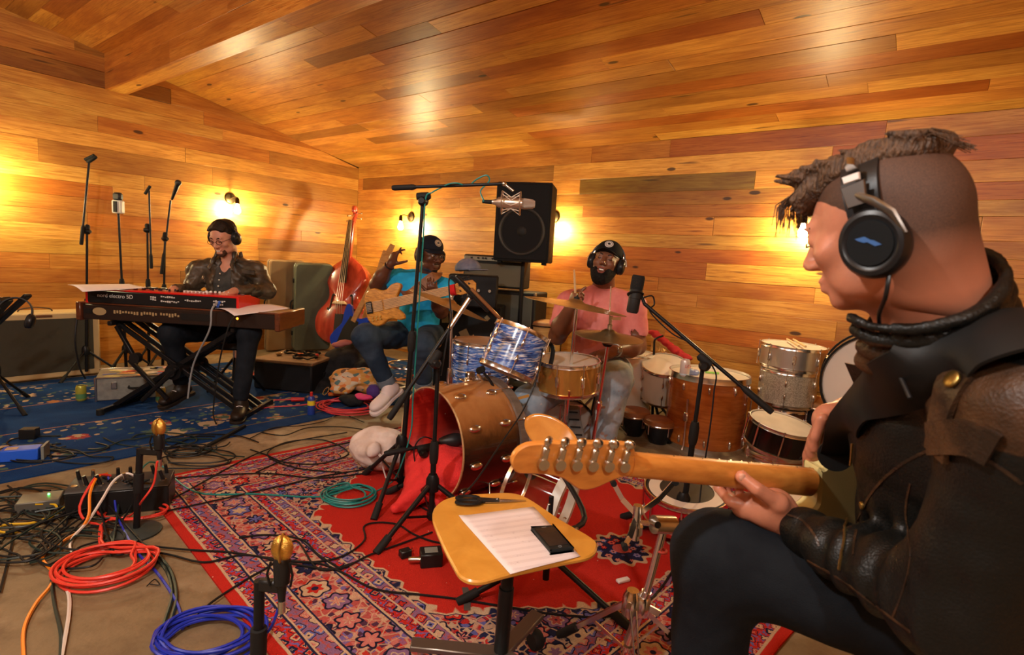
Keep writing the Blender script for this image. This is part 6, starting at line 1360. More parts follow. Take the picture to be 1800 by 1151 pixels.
for (cy_, s_) in ((.016, 1), (-.014, -1)):
 MB(Msc).tube([(v.x, v.y, v.z) for v in spline([Vector((-.062 + .030 * math.cos(a) * (1.15 if s_ > 0 else 1.25), cy_ + .0135 * math.sin(a), .002)) for a in [i * PI / 5 for i in range(10)]], 3, True)], .0052, 8, closed=True, flat=1).obj('finger_ring', blackp, t)
MB(Msc).prism([(-.035, -.013), (.02, -.006), (.034, -.008), (.036, .009), (.02, .008), (-.035, .016)], -.004, .006, ch=.002).obj('handle', blackp, t); MB(Msc).lathe([(0, 0), (.004, 0), (.003, .002), (0, .002)], (.028, 0, .006), n=12).obj('screw', steel, t)
P4 = [fl(806, 908, zs_ + .002), fl(938, 891, zs_ + .002), fl(1020, 978, zs_ + .002), fl(897, 1010, zs_ + .002)]
o = sheet('music_sheet', 'sheet of music paper lying on the orange wooden seat', P4, lambda u, v: .0015 + .004 * max(0, v - .85) * math.sin(u * 5) + .003 * (u < .06) * (v < .1), th=.0006)
pm_ = newmat('printed_paper')[0]; nt = NT(pm_); bb = pm_.node_tree.nodes['Principled BSDF']; bb.inputs['Roughness'].default_value = .7
ex = (P4[1] - P4[0]).normalized(); ey = (P4[3] - P4[0]); ey = (ey - ex * ey.dot(ex)).normalized(); Ms_ = basis(ex, ey, (0, 0, 1), P4[0]); wv_, hv_ = (P4[1] - P4[0]).length, (P4[3] - P4[0]).dot(ey)
inv = Ms_.inverted(); va = nt.n('ShaderNodeVectorMath', operation='DOT_PRODUCT'); co = nt.coord(); nt.put(va.inputs[0], co); va.inputs[1].default_value = tuple(ey); yv = X(nt, va.outputs['Value']) - P4[0].dot(ey)
va = nt.n('ShaderNodeVectorMath', operation='DOT_PRODUCT'); nt.put(va.inputs[0], co); va.inputs[1].default_value = tuple(ex); xv = X(nt, va.outputs['Value']) - P4[0].dot(ex)
row = nt.m('FRACT', yv * (11 / hv_)); sl = nt.m('FRACT', row * 12.0); lines = nt.band(row, .30, .72) * nt.band(sl, .0, .3) * nt.band(yv, .02, hv_ - .012); nts = nt.m('SUBTRACT', 1.0, nt.step(.22, nt.vor(nt.comb(xv, yv, 0.0), 95)[0], .03)) * nt.band(row, .25, .78) * nt.step(.52, nt.noise(nt.comb(xv, yv, 0.0), 30, 2), .02) * nt.band(yv, .02, hv_ - .012)
sk = (xv - yv * ((P4[3] - P4[0]).dot(ex) / hv_)); ms = nt.band(sk, .012, wv_ - .016)
nt.put(bb.inputs['Base Color'], nt.mix(nt.m('MULTIPLY', lines.max(nts * .8) * ms, .42), (.82, .73, .73), (.25, .16, .18))); o.data.materials.clear(); o.data.materials.append(pm_)
q = [fl(927, 930, zs_ + .004), fl(975, 924, zs_ + .004), fl(1012, 968, zs_ + .004), fl(966, 982, zs_ + .004)]; ex = (q[1] - q[0]).normalized(); ey = (q[3] - q[0]); ey = (ey - ex * ey.dot(ex)).normalized(); c = sum(q, Vector()) / 4; Mp = basis(ex, ey, ex.cross(ey), c)
if Mp.col[2].z < 0: Mp = basis(ex, ey, -ex.cross(ey), c)
t = thing('mobile_phone', 'black mobile phone lying on the music paper on the seat', 'phone', c); pw, ph = .064, .122
MB(Mp).prism([(v.x, v.y) for v in spline([Vector((a * pw / 2, b_ * ph / 2, 0)) for a, b_ in ((-1, -.93), (-.87, -1), (.87, -1), (1, -.93), (1, .93), (.87, 1), (-.87, 1), (-1, .93))], 4, True)], 0, .011, ch=.002).obj('case', mat('phone_case', (.010, .014, .015), .5), t)
MB(Mp).box((0, -.002, .0112), (pw - .010, ph - .026, .0008)).obj('screen', mat('phone_glass', (.008, .012, .016), .08), t); MB(Mp).torus((0, ph / 2 - .009, .0112), .0042, .0006, n=18, m=5).obj('home_button', mat('grey_mark', (.25, .25, .25), .4), t); MB(Mp).box((0, -ph / 2 + .008, .0112), (.013, .0022, .0008)).obj('earpiece', mat('grey_mark', (.25, .25, .25), .4), t)
# small things on the rugs
wb = fl(652, 842); c = Vector((wb.x, wb.y + .14, .13)); clo = cloth_mat('cotton_bag', (.62, .50, .44), (.80, .70, .66), 9, .9)
s = SD(); s.ell(c, (.165, .12, .115), k=.03); s.ell(c + Vector((.05, -.02, -.02)), (.14, .12, .10), k=.05); s.cap(c + Vector((0, -.10, .03)), c + Vector((.01, -.15, .035)), .03, .045, k=.03); s.disp = folds(.014, 34, 8); bag = thing('drawstring_bag', 'white cotton drawstring bag stuffed full beside the tall boom stand', 'bag', wb); sdobj('bag', s, .007, clo, bag)
for dx in (0, .012): MB().tube(spline([c + Vector((.02 + dx, -.15, .03)), c + Vector((.06 + dx, -.16, -.01)), c + Vector((.065 + dx * 3, -.15, -.06)), c + Vector((.085 + dx * 2, -.16, -.11))], 5), .004, 6).obj('drawstring', clo, bag)
def box_thing(name, label, cat, c, d, rz, m, ch=.004):
 t = thing(name, label, cat, c); MB().box(Vector(c) + Vector((0, 0, d[2] / 2)), d, Matrix.Rotation(rz, 3, 'Z'), ch).obj('body', m, t); return t
p = fl(757, 990, .009); t = box_thing('power_adapter', 'black power adapter block on the red rug left of the chair', 'adapter', p, (.085, .070, .055), .25, blackp); MB().box(p + Vector((0, 0, .056)), (.05, .04, .001), Matrix.Rotation(.25, 3, 'Z')).obj('rating_label', mat('label_grey', (.2, .22, .2), .5), t); MB().lathe([(0, 0), (.011, 0), (.011, .045), (.008, .05), (0, .05)], p + Vector((-.035, -.01, .02)), (-1, -.15, 0), 14).obj('jack', nickel, t)
p = fl(712, 978, .009); t = box_thing('mains_plug', 'small black mains plug beside the power adapter', 'plug', p, (.045, .035, .03), .6, blackp)
for s_ in (-1, 1): MB().box(p + Vector((.01 * s_ + .01, .03, .012)), (.004, .03, .006)).obj('prong', nickel, t)
p = fl(1095, 1022, .009); o = MB().box(p + Vector((0, 0, .006)), (.055, .022, .012), Matrix.Rotation(.45, 3, 'Z'), .003).obj('eraser', mat('eraser_white', (.72, .68, .64), .6)); tag(o, 'small white eraser lying on the red rug', 'eraser')
o = MB().prism([(0, 0), (.022, .0), (.026, .07), (.016, .13), (-.006, .13), (.0, .07)], .010, .0125, Matrix.Translation(fl(815, 1078)) @ Matrix.Rotation(.1, 4, 'Z')).obj('tape_strip', mat('tape_grey', (.09, .08, .07), .5)); tag(o, 'strip of dark tape holding the tripod foot on the rug', 'tape')
p = fl(547, 728, .008); t = thing('spray_can', 'blue and yellow spray can on the edge of the blue rug', 'can', p); MB().lathe([(0, 0), (.026, 0), (.027, .01), (.027, .12), (.018, .135), (0, .136)], p, n=20).obj('body', mat('spray_blue', (.02, .05, .30), .3), t); MB().lathe([(.0275, .07), (.0275, .105)], p, n=20, caps=False).obj('band', mat('spray_yellow', (.8, .6, .03), .35), t); MB().cyl(p + Vector((0, 0, .136)), p + Vector((0, 0, .165)), .010).obj('nozzle', mat('red_plastic', (.6, .02, .02), .4), t)
p = fl(512, 706, .012); t = thing('screwdriver', 'screwdriver with a red handle on the blue rug', 'screwdriver', p); MB().cyl(p + Vector((.0, 0, .018)), p + Vector((.09, .03, .018)), .018, .014, 12).obj('handle', mat('red_plastic', (.6, .02, .02), .4), t); MB().cyl(p + Vector((0, 0, .018)), p + Vector((-.13, -.04, .015)), .005).obj('shaft', mat('red_plastic', (.6, .02, .02), .4), t)
p = fl(573, 694, .02); o = MB().tube([(p.x + .03 * math.cos(a) * .6, p.y + .05 * math.sin(a), p.z + .03 + .02 * math.sin(a)) for a in [i * PI / 8 for i in range(16)]], .004, 6, closed=True).obj('carabiner', steel); tag(o, 'steel carabiner beside the orange strap end', 'carabiner')
p = fl(588, 695, .02); o = MB().box(p + Vector((0, 0, .012)), (.10, .05, .025), Matrix.Rotation(.3, 3, 'Z'), .008).obj('strap_end', mat('orange_pl', (.7, .16, .02), .5)); tag(o, 'orange strap end on the blue rug by the gig bag', 'strap')
p = fl(38, 806, .009); t = box_thing('power_strip', 'bright blue double adapter on the front edge of the blue rug', 'adapter', p, (.16, .085, .06), .45, mat('adapter_blue', (.02, .12, .75), .4)); MB().box(p + Vector((-.03, -.02, .061)), (.05, .04, .002), Matrix.Rotation(.45, 3, 'Z')).obj('label', mat('sheet_tan', (.55, .42, .28), .6), t); MB().box(p + Vector((.085, .05, .035)), (.012, .10, .07), Matrix.Rotation(.45, 3, 'Z')).obj('end_plate', mat('label_grey', (.2, .22, .2), .5), t)
p = fl(52, 770, .009); box_thing('power_brick', 'small black power brick behind the blue adapter', 'adapter', p, (.08, .06, .06), .3, blackp)
p = fl(72, 892); t = box_thing('direct_box', 'grey metal box with a green light among the cables', 'box', p, (.15, .11, .05), .5, mat('grey_metal', (.16, .16, .14), .45, .5)); MB().ball(p + Vector((.02, .02, .055)), .005, 8, 6).obj('indicator', mat('led_green', (.1, 1, .2), .4, em=5, emc=(.1, 1, .15)), t)
p = fl(212, 898); Msb = Matrix.Translation(p) @ Matrix.Rotation(math.radians(22), 4, 'Z'); t = thing('stage_box', 'black stage box full of plugged cables at the corner of the persian rug', 'box', p)
MB(Msb).box((0, .04, .055), (.38, .15, .11), ch=.006).obj('housing', blackp, t); MB(Msb).prism([(-.035, .112), (.115, .112), (.10, .135), (-.02, .125)], -.19, .19, basis((0, 1, 0), (0, 0, 1), (1, 0, 0), (0, 0, 0)), ch=.003).obj('panel', mat('panel_grey', (.06, .06, .06), .4, .5), t)
rs = random.Random(4)
for r_ in range(2):
 for i in range(8):
  q = Msb @ Vector((-.165 + .047 * i, .005 + .07 * r_, .125)); MB().lathe([(.013, 0), (.013, .006), (.010, .006), (0, .003)], q, (0, 0, 1), 12).obj('socket', nickel, t)
  if (i + r_) % 3: MB().cyl(q, q + Vector((rs.uniform(-.012, .012), -.010, .05)), .0085, .007, 10).obj('connector', (blackp, nickel)[(i * 3 + r_) % 4 == 0], t)
def floor_cable(label, pts, m, r=.004, z=.010, cat='cable', group=None, n=5, sm=6, amp_=0.0, name='cable'):
 P = []
 for i, q in enumerate(pts):
  P.append(fl(q[0], q[1], q[2] if len(q) > 2 else z))
 return cable(name, P, r, m, label, group, cat, n, sm)
def coil(label, cx, cy, R, turns, m, r=.004, z=.012, seed=1, sq=.9, name='cable_coil', lead=None):
 rs = random.Random(seed); c = fl(cx, cy, z); P = []; ph = rs.uniform(0, 6)
 for i in range(turns * 12):
  a = ph + 2 * PI * i / 12; k = i // 12; rr_ = R * (1 + .16 * math.sin(k * 2.1) + .05 * math.sin(a * 2 + k)); P.append(c + Vector((rr_ * math.cos(a) + R * .12 * math.cos(k * 1.7), rr_ * sq * math.sin(a) + R * .12 * math.sin(k * 2.3), (k % 4) * r * 1.6 + r * .8 * math.sin(a * 1.5 + k) + r)))
 if lead: P += [fl(*q) for q in lead]
 return cable(name, P, r, m, label, None, 'cable', 6, 3)
coil('coil of orange red cable on the concrete left of the persian rug', 183, 1000, .135, 8, redc, .0052, seed=3, lead=[(185, 960, .03), (178, 925, .02), (150, 915, .03), (140, 890, .08), (160, 850, .15), (175, 835, .16), (195, 836, .14)])
coil('big coil of blue cable at the bottom edge of the picture', 366, 1122, .135, 10, bluc, .0048, seed=5, sq=.8)
coil('coil of teal cable on the persian rug left of the tall boom stand', 612, 873, .11, 6, teal, .0042, z=.016, seed=7, lead=[(560, 873, .014), (450, 868, .014), (360, 868, .014), (318, 850, .014), (290, 822, .014), (262, 812, .08), (240, 838, .12)])
coil('coil of red cable on the blue rug by the white sneaker', 612, 716, .20, 7, mat('cable_pink_red', (.65, .05, .06), .4), .0048, z=.014, seed=9, lead=[(530, 712, .012), (480, 715, .012), (445, 720, .012)])
coil('small loop of black cable on the concrete beside the blue rug', 330, 795, .10, 3, cab, .0042, seed=11)
coil('loose loop of orange red cable behind the round base plate', 232, 902, .12, 2, redc, .0048, seed=13, sq=.6)
floor_cable('orange cable winding from the stage box to the bottom edge', [(188, 832, .14), (170, 840, .16), (158, 868, .12), (156, 905, .06), (140, 932, .02), (112, 950), (82, 968), (76, 985), (95, 1008), (88, 1030), (62, 1062), (42, 1105), (42, 1160)], orgc, .0055)
floor_cable('white cable winding from the stage box to the bottom edge', [(240, 838, .15), (222, 832, .17), (200, 845, .14), (178, 880, .09), (155, 915, .04), (128, 945, .015), (124, 966), (140, 982), (165, 975), (188, 962, .02), (168, 968), (142, 985), (112, 1008), (106, 1022), (120, 1042), (121, 1080), (108, 1155)], whic, .0055)
floor_cable('blue cable running from the stage box to the big blue coil', [(190, 838, .14), (200, 870, .08), (206, 905, .03), (222, 940, .015), (245, 975), (275, 1005), (300, 1040), (315, 1070), (321, 1105)], bluc, .005)
floor_cable('yellow cable looping round the grey metal box', [(62, 886, .04), (95, 886, .03), (97, 900), (60, 918), (10, 922), (-5, 932), (25, 936), (60, 925), (95, 905, .02), (118, 888, .03), (140, 868, .08), (150, 848, .10)], yelc, .0045)
for i, q in enumerate(([(235, 950), (262, 970), (292, 1002), (302, 1045), (290, 1090), (278, 1130)], [(242, 950), (272, 970), (300, 1003), (310, 1048), (300, 1090), (292, 1120)], [(90, 1020), (95, 1060), (106, 1110), (106, 1160)])): floor_cable(('left one of the two dark green cables running towards the blue coil', 'right one of the two dark green cables running towards the blue coil', 'dark green cable lying under the white cable at the bottom edge')[i], q, gcab, .0055)
gp_ = 'black cables crossing the persian rug'
RC = [[(270, 893), (330, 862), (420, 812), (470, 790), (520, 775), (610, 760)], [(272, 902), (330, 890), (430, 868), (510, 850), (560, 838), (640, 825)], [(285, 842), (380, 835), (470, 832), (560, 840), (640, 832)], [(250, 958), (330, 966), (400, 970), (470, 980), (540, 988), (600, 978), (640, 950), (640, 925), (665, 918), (700, 922), (730, 940), (780, 955), (870, 958)], [(245, 965), (300, 975), (360, 988), (430, 975), (500, 988), (590, 1000), (650, 975), (720, 950), (760, 935)], [(500, 985), (560, 990), (600, 1005), (660, 1035), (740, 1045), (800, 1052), (900, 1068), (980, 1080), (1060, 1084), (1120, 1070), (1160, 1035), (1190, 990)], [(330, 1100), (370, 1060), (430, 1020), (480, 990), (520, 950), (560, 1000), (620, 990)], [(440, 790), (470, 800), (500, 812), (560, 815), (610, 800), (600, 785), (560, 772), (500, 778), (470, 800), (520, 822), (600, 830)], [(450, 830), (520, 800), (600, 780), (660, 770)], [(420, 945), (470, 940), (530, 948), (560, 975), (600, 1000)], [(460, 760), (500, 765), (540, 752), (600, 750), (660, 757), (700, 752)], [(700, 800), (720, 870), (770, 905), (800, 900)], [(815, 950), (790, 930), (800, 905), (830, 900)]]
WHICH = ('from the stage box up to the back edge of the rug', 'from the stage box to the white bag', 'along the back border towards the white bag', 'curling over the red field to the power adapter', 'behind the nearest gold microphone to the slanted boom stand', 'past the tripod foot to the chrome stand', 'from the blue coil up past the gold microphone', 'in loops left of the white bag', 'across the back corner of the rug', 'arching behind the nearest gold microphone', 'along the back edge near the white sneaker', 'round the foot of the tall boom stand', 'beside the hub of the slanted boom stand')
for q, wz in zip(RC, WHICH): floor_cable('black cable running ' + wz, q, cab, .0040, z=.015, group=gp_)
for i, q in enumerate(([(0, 955), (18, 930), (22, 900), (30, 870)], [(0, 1040), (10, 1000), (20, 960), (25, 930)], [(258, 1030), (272, 1018), (280, 1028), (262, 1026)])): floor_cable(('black cable bending up at the left edge above the concrete', 'black cable leaving the picture at the lower left edge', 'tiny loop of black wire right of the red coil')[i], q, cab, .004 if i < 2 else .002)
rs = random.Random(21)
for i in range(46):
 if i < 30: cx, cy, sx_, sy_ = rs.uniform(10, 200), rs.uniform(865, 985), 95, 34
 else: cx, cy, sx_, sy_ = rs.uniform(60, 400), rs.uniform(765, 815), 90, 16
 P = []; a = rs.uniform(0, 6.28); k = rs.choice((0, 1, 1)); n_ = rs.randint(5, 8)
 for j in range(n_):
  if k: P.append((cx + sx_ * math.cos(a + j * .9) * (.5 + .08 * j), cy + sy_ * math.sin(a + j * .9) * (.5 + .08 * j), .012 + .012 * rs.random()))
  else: P.append((cx + (j - n_ / 2) * sx_ * .32 + rs.uniform(-8, 8), cy + sy_ * .8 * math.sin(a + j * .7) + rs.uniform(-4, 4), .012 + .012 * rs.random()))
 if i < 14: P.append((rs.uniform(165, 240), 865, .06)); P.append((rs.uniform(160, 270), rs.uniform(838, 850), .15))
 onc = i < 30
 floor_cable('one of the black cables tangled on the concrete left of the stage box' if onc else 'one of the black cables tangled on the blue rug before the keyboard stand', P, cab if i % 4 else gcab, .0042, group='tangled cables on the concrete' if onc else 'tangled cables on the blue rug')
floor_cable('thick black cable bundle lying on the blue rug and the concrete', [(345, 795, .02), (372, 780, .02), (400, 765, .02), (430, 748, .02)], rubber, .012)
floor_cable('black cable lying over the beige floor between the rugs', [(440, 770), (480, 752), (530, 748), (570, 740), (600, 728), (640, 742)], cab, .0035)
cable('cable', [at(955, 605, 2.9), at(945, 660, 2.6), at(920, 720, 2.5), at(880, 780, 2.2), at(840, 840, 2.0), at(815, 868, 1.85)], .0035, cab, 'thin black cable stretched in front of the brown bass drum')
MB().tube(spline([at(960, 600, 2.95), at(972, 612, 2.9), at(968, 640, 2.88)], 5), .012, 8).obj('tom_microphone', blackm); tag(bpy.data.objects['tom_microphone'], 'black clip microphone between the blue rack tom and the gold snare', 'microphone')
# THE MAN IN THE FOREGROUND (seen from behind his left side)
def person_front():
 t = thing('person', 'person in a dark brown leather jacket seated in the foreground playing a cream guitar', 'person', (.80, .93, 0))
 skin = skin_mat('skin_fair', (.52, .20, .115), .42)
 N = Vector((.560, .745, 1.150)); HC = at(1546, 402, .74)
 HC = Vector(HC); T = rigid(HC, (-.60, .76, -.30), (-.22, .22, .94), .875)
 SL_, SR_ = Vector((.615, .60, 1.06)), Vector((.83, 1.03, 1.04))
 EL, ER = Vector((.60, .665, .78)), Vector((.93, 1.16, .80))
 WL, WR = Vector(at(1392, 925, .985)), Vector(at(1492, 722, 1.13))
 P = Vector((.83, .93, .66)); CH = Vector((.73, .82, .97))
 sd = SD(); head_sdf(sd, T, 1.0)
 hn = T @ Vector((0, -.028, -.045)); sd.cap(hn, N + Vector((.01, 0, -.02)), .052, .058, k=.03); sd.cap(T @ Vector((0, -.05, .0)), N + Vector((.02, .0, -.01)), .045, .053, k=.03)
 sd.ell(CH, (.13, .13, .17), k=.04); sd.cap(SL_, SR_, .05, k=.04)
 sd.cap(SL_, EL, .042, .038, k=.03); sd.cap(SR_, ER, .042, .038, k=.03)
 sd.cap(EL, WL, .04, .026, k=.02); sd.cap(ER, WR, .04, .026, k=.02)
 F = (Vector(at(1315, 880, 1.01)) - WL).normalized()
 Ts = Vector((-.35, .1, .93))
 Nn = Vector((-.12, .95, .25))
 hand_sdf(sd, WL, F, Nn, 1, curls=(.75, .8, .85, .9), thumb=(.45, .75, -.25), thumb_curl=.0, s=.01, k=.006) if False else None
 Rr = Matrix((F.cross(Nn).normalized(), F, F.cross(Nn).normalized().cross(F))).transposed()
 q1, q2, q3 = Vector(at(1360, 895, .995)), Vector(at(1310, 890, 1.02)), Vector(at(1290, 868, 1.04))
 sd.cap(WL, q1, .028, .033, k=.02); sd.cap(q1, q2, .032, .026, k=.02); sd.ell(q1, (.036, .024, .034), k=.02)
 ta, tb, tc = Vector(at(1368, 884, .965)), Vector(at(1330, 859, .958)), Vector(at(1304, 838, .972))
 sd.cap(q1, ta, .026, .019, k=.012); sd.cap(ta, tb, .0165, .0125, k=.006); sd.cap(tb, tc, .0125, .0115, k=.003); sd.ell(tc, (.0115, .009, .013), k=.004)
 up = Vector((-.05, .0, 1)); aN = (Vector(at(1430, 846, 1.06)) - Vector(at(1105, 822, .93))).normalized()
 for i, (kx, ky, L) in enumerate(((1284, 882, .95), (1300, 892, 1.0), (1322, 902, .95), (1346, 912, .8))):
  k0 = Vector(at(kx, ky, 1.015 + .006 * i)); k1 = k0 + Vector((-.012, .040, .012)) * L; k2 = k1 + Vector((-.002, .004, .034)) * L; k3 = k2 + Vector((.004, -.018, .014)) * L
  sd.cap(q1.lerp(q2, .45 + .1 * (3 - i) * .5), k0, .014, .0105, k=.01); sd.cap(k0, k1, .0103, .0095, k=.004); sd.cap(k1, k2, .0094, .0085, k=.003); sd.cap(k2, k3, .0084, .0075, k=.003)
 kn = Vector(at(1434, 752, 1.07)); Fr = (kn - WR).normalized(); Tr = Vector((.1, .35, -.9))
 c0 = WR.lerp(kn, .55); sd.cap(WR, c0, .027, .034, k=.02); sd.ell(WR.lerp(kn, .60), (.032, .022, .034), k=.012)
 for i in range(4):
  b = kn + Vector((.004 + .003 * i, .012 * i - .01, .022 - .017 * i)); m1 = b + Vector((-.008, .0, -.038)); m2 = m1 + Vector((.006, .006, -.026)); m3 = m2 + Vector((.015, .004, .004))
  sd.cap(c0, b, .0125, .0108, k=.006); sd.cap(b, m1, .0108, .0096, k=.005); sd.cap(m1, m2, .0094, .0085, k=.003); sd.cap(m2, m3, .0084, .0075, k=.003)
 b = c0 + Vector((.0, -.018, -.02)); m1 = b + Vector((-.022, -.006, -.032)); m2 = m1 + Vector((-.004, .01, -.03)); sd.cap(c0, b, .02, .015, k=.01); sd.cap(b, m1, .0145, .0118, k=.006); sd.cap(m1, m2, .0115, .009, k=.003)
 sdobj('body', sd, .0042, skin, t)
 MB().ball(tc + Vector((-.003, -.0095, .003)), (.0062, .002, .0072), 10, 6).obj('thumbnail', skin_mat('nail', (.62, .32, .22), .25), t)
 head_extras(T, t, brow=mat('brow_brown', (.09, .04, .018), .8), closed=True)
 hm, nt, b = newmat('hair_brown'); co = nt.coord(); f = nt.noise(nt.mapv(co, (60, 60, 14)), 5, 4)
 nt.put(b.inputs['Base Color'], nt.ramp(f, [(.3, (.030, .014, .007)), (.7, (.14, .070, .032))])); b.inputs['Roughness'].default_value = .5
 nt.put(b.inputs['Normal'], nt.bump(f, .8, .01))
 sm, nt, b = newmat('hair_short'); co = nt.coord(); f = nt.noise(co, 700, 2); dp_ = nt.n('ShaderNodeVectorMath', operation='DOT_PRODUCT'); nt.put(dp_.inputs[0], co); zl = T.to_3x3().col[2].normalized(); dp_.inputs[1].default_value = tuple(zl); lz = X(nt, dp_.outputs['Value']) - HC.dot(zl); nt.put(b.inputs['Base Color'], nt.mix(nt.m('DIVIDE', lz + .098, .075, clamp=True), (.50, .20, .115), nt.ramp(f, [(.3, (.042, .017, .008)), (.7, (.085, .036, .018))]))); b.inputs['Roughness'].default_value = .7
 s = SD(T); s.ell((0, -.0165, .036), (.0755, .097, .083), k=.004)
 s.box((0, .04, -.12), (.2, .2, .075), Matrix.Rotation(math.radians(22), 3, 'X'), k=.03, op=-1); s.T = Matrix.Identity(4); n0 = T @ Vector((0, -.05, 0)); n1 = N + Vector((.02, .0, -.01)); s.cap(n0, n0.lerp(n1, .7), .0530, .0600, k=.03); q0 = T @ Vector((0, -.028, -.045)); s.cap(q0, q0.lerp(N, .7), .0590, .0640, k=.03); s.T = T; s.box((0, .06, -.185), (.2, .25, .075), Matrix.Rotation(math.radians(24), 3, 'X'), k=.03, op=-1)
 s.ell((0, .13, -.035), (.12, .088, .10), k=.02, op=-1)
 for q in (-1, 1): s.ell((.08 * q, .005, -.03), (.03, .028, .035), k=.01, op=-1)
 sdobj('cropped_hair', s, .004, sm, t)
 s = SD(T)
 s.ell((0, -.012, .094), (.062, .102, .031), k=.012); s.ell((0, .070, .082), (.050, .036, .026), k=.02)
 s.ell((0, -.060, .088), (.048, .040, .028), k=.02)
 for i in range(16):
  a = (i / 15 - .5); x = a * .095; s.cap((x * .8, .062, .098 - abs(a) * .02), (x, .094, .076 - .010 * (i % 3)), .012, .006, k=.008)
 for i in range(0):
  a = 0; x = 0; s.cap((x * .8, -.06, .105), (x * 1.0, -.100 - .005 * (i % 2), .082 + .008 * ((i * 7) % 3)), .010, .004, k=.008)
 for i in range(40):
  y = -.09 + .18 * (i / 39); x = .05 * math.sin(i * 2.4); s.cap((x, y, .105), (x * 1.15, y + .03, .119), .008, .004, k=.006)
 s.disp = lambda P: .0012 * noise3(P, 420, 5)
 sdobj('long_hair', s, .0034, hm, t)
 rr = random.Random(3); mb = MB()
 for i in range(60):
  a = rr.uniform(-.045, .045); p = Vector((a, .085 + rr.uniform(-.01, .01), .088)); e = Vector((a * 1.2 + rr.uniform(-.01, .01), .120 + rr.uniform(0, .014), .055 - rr.uniform(0, .035)))
  mb.tube([T @ p, T @ (p.lerp(e, .5) + Vector((0, .012, .010))), T @ e], [.0012, .0010, .0004], 4)
 for i in range(40):
  a = rr.uniform(-.05, .05); p = Vector((a, -.075, .10)); e = Vector((a * 1.3, -.112 - rr.uniform(0, .012), .074 + rr.uniform(0, .016)))
  mb.tube([T @ p, T @ (p.lerp(e, .5) + Vector((0, 0, .012))), T @ e], [.0012, .0010, .0004], 4)
 o = mb.obj('loose_hair', hm, t); o['kind'] = 'stuff'
 lm = leather_mat('jacket_leather', (.005, .0053, .0047), (.045, .020, .009), .86, 5.5, .40); lm.node_tree.nodes['Principled BSDF'].inputs['Specular IOR Level'].default_value = .3
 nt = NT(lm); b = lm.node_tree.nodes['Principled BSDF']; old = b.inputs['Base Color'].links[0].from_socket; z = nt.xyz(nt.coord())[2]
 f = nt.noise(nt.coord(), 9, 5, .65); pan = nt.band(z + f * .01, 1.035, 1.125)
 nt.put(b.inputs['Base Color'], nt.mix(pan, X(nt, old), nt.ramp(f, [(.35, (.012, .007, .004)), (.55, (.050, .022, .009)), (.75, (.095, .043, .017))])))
 j = SD()
 j.cap(P, CH, .155, .165, k=.06); j.ell(CH + Vector((.02, .0, .03)), (.17, .19, .14), Matrix.Rotation(math.radians(57), 3, 'Z'), k=.05)
 j.cap(SL_ + Vector((0, 0, -.01)), SR_, .088, .088, k=.05); j.cap(SL_, N + Vector((.03, .0, -.02)), .082, .07, k=.05); j.cap(SR_, N + Vector((.02, .02, -.02)), .075, .07, k=.05)
 limb(j, SL_, EL, .093, .070, .0, k=.04); limb(j, SR_, ER, .085, .07, k=.04)
 cuffL = EL.lerp(WL, .90); cuffR = ER.lerp(WR, .93)
 limb(j, EL, cuffL, .068, .044, k=.035); limb(j, ER, cuffR, .062, .043, k=.035)
 nd = (T @ Vector((0, -.03, -.05)) - N).normalized()
 x, y, z = frame(nd)
 prev = None
 for i in range(37):
  a = 2 * PI * i / 36; p = N + nd * .012 + (x * math.cos(a) + y * math.sin(a)) * .083; p2 = p + nd * .046 + (x * math.cos(a) + y * math.sin(a)) * .006
  if (p - N).normalized().dot(Vector((-.75, .55, 0))) > .72: prev = None; continue
  if prev:
   for f_, r_ in ((0, .017), (.35, .015), (.7, .013), (1, .010)): j.cap(prev[0].lerp(prev[1], f_), (p - nd * .03).lerp(p2, f_), r_, k=.006)
  prev = (p - nd * .03, p2)
 j.cap(T @ Vector((0, -.03, -.05)), N + nd * .03, .060, .066, k=.008, op=-1)
 j.ell(cuffL.lerp(WL, .9), (.034, .034, .034), k=.01, op=-1); j.ell(cuffR.lerp(WR, .9), (.034, .034, .034), k=.01, op=-1)
 fa, ua = folds(.010, 42, 2), folds(.007, 26, 9)
 el = np.array(EL); wl = np.array(WL); ab = wl - el; L = np.linalg.norm(ab)
 def disp(Pt):
  t_ = ((Pt - el) @ ab) / (L * L); q = Pt - el - np.clip(t_, -.4, 1)[:, None] * ab; rad = np.linalg.norm(q, axis=1)
  arm = np.clip(1.3 - rad / .10, 0, 1) * np.clip(1.15 - np.abs(t_ - .35) * 1.0, 0, 1)
  rings = np.sin(t_ * 34 + 2.2 * noise3(Pt, 24, 4)) * .0062 + np.sin(t_ * 61 + 3 * noise3(Pt, 30, 7)) * .002
  return arm * rings + ua(Pt) * .9 + .0015 * noise3(Pt, 90, 6)
 j.disp = disp
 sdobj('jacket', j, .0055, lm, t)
 bpy.context.view_layer.update()
 jk = bpy.data.objects['jacket']; from mathutils.bvhtree import BVHTree
 bvh = BVHTree.FromPolygons([v.co for v in jk.data.vertices], [p.vertices for p in jk.data.polygons])
 O = Vector((0, 0, CAMH))
 def on(px, py, lift=.003):
  d = ray(px, py).normalized(); h = bvh.ray_cast(O, d)
  if h[0] is None: return None, None
  n_ = h[1] if h[1].dot(d) < 0 else -h[1]; return h[0] + n_ * lift, n_
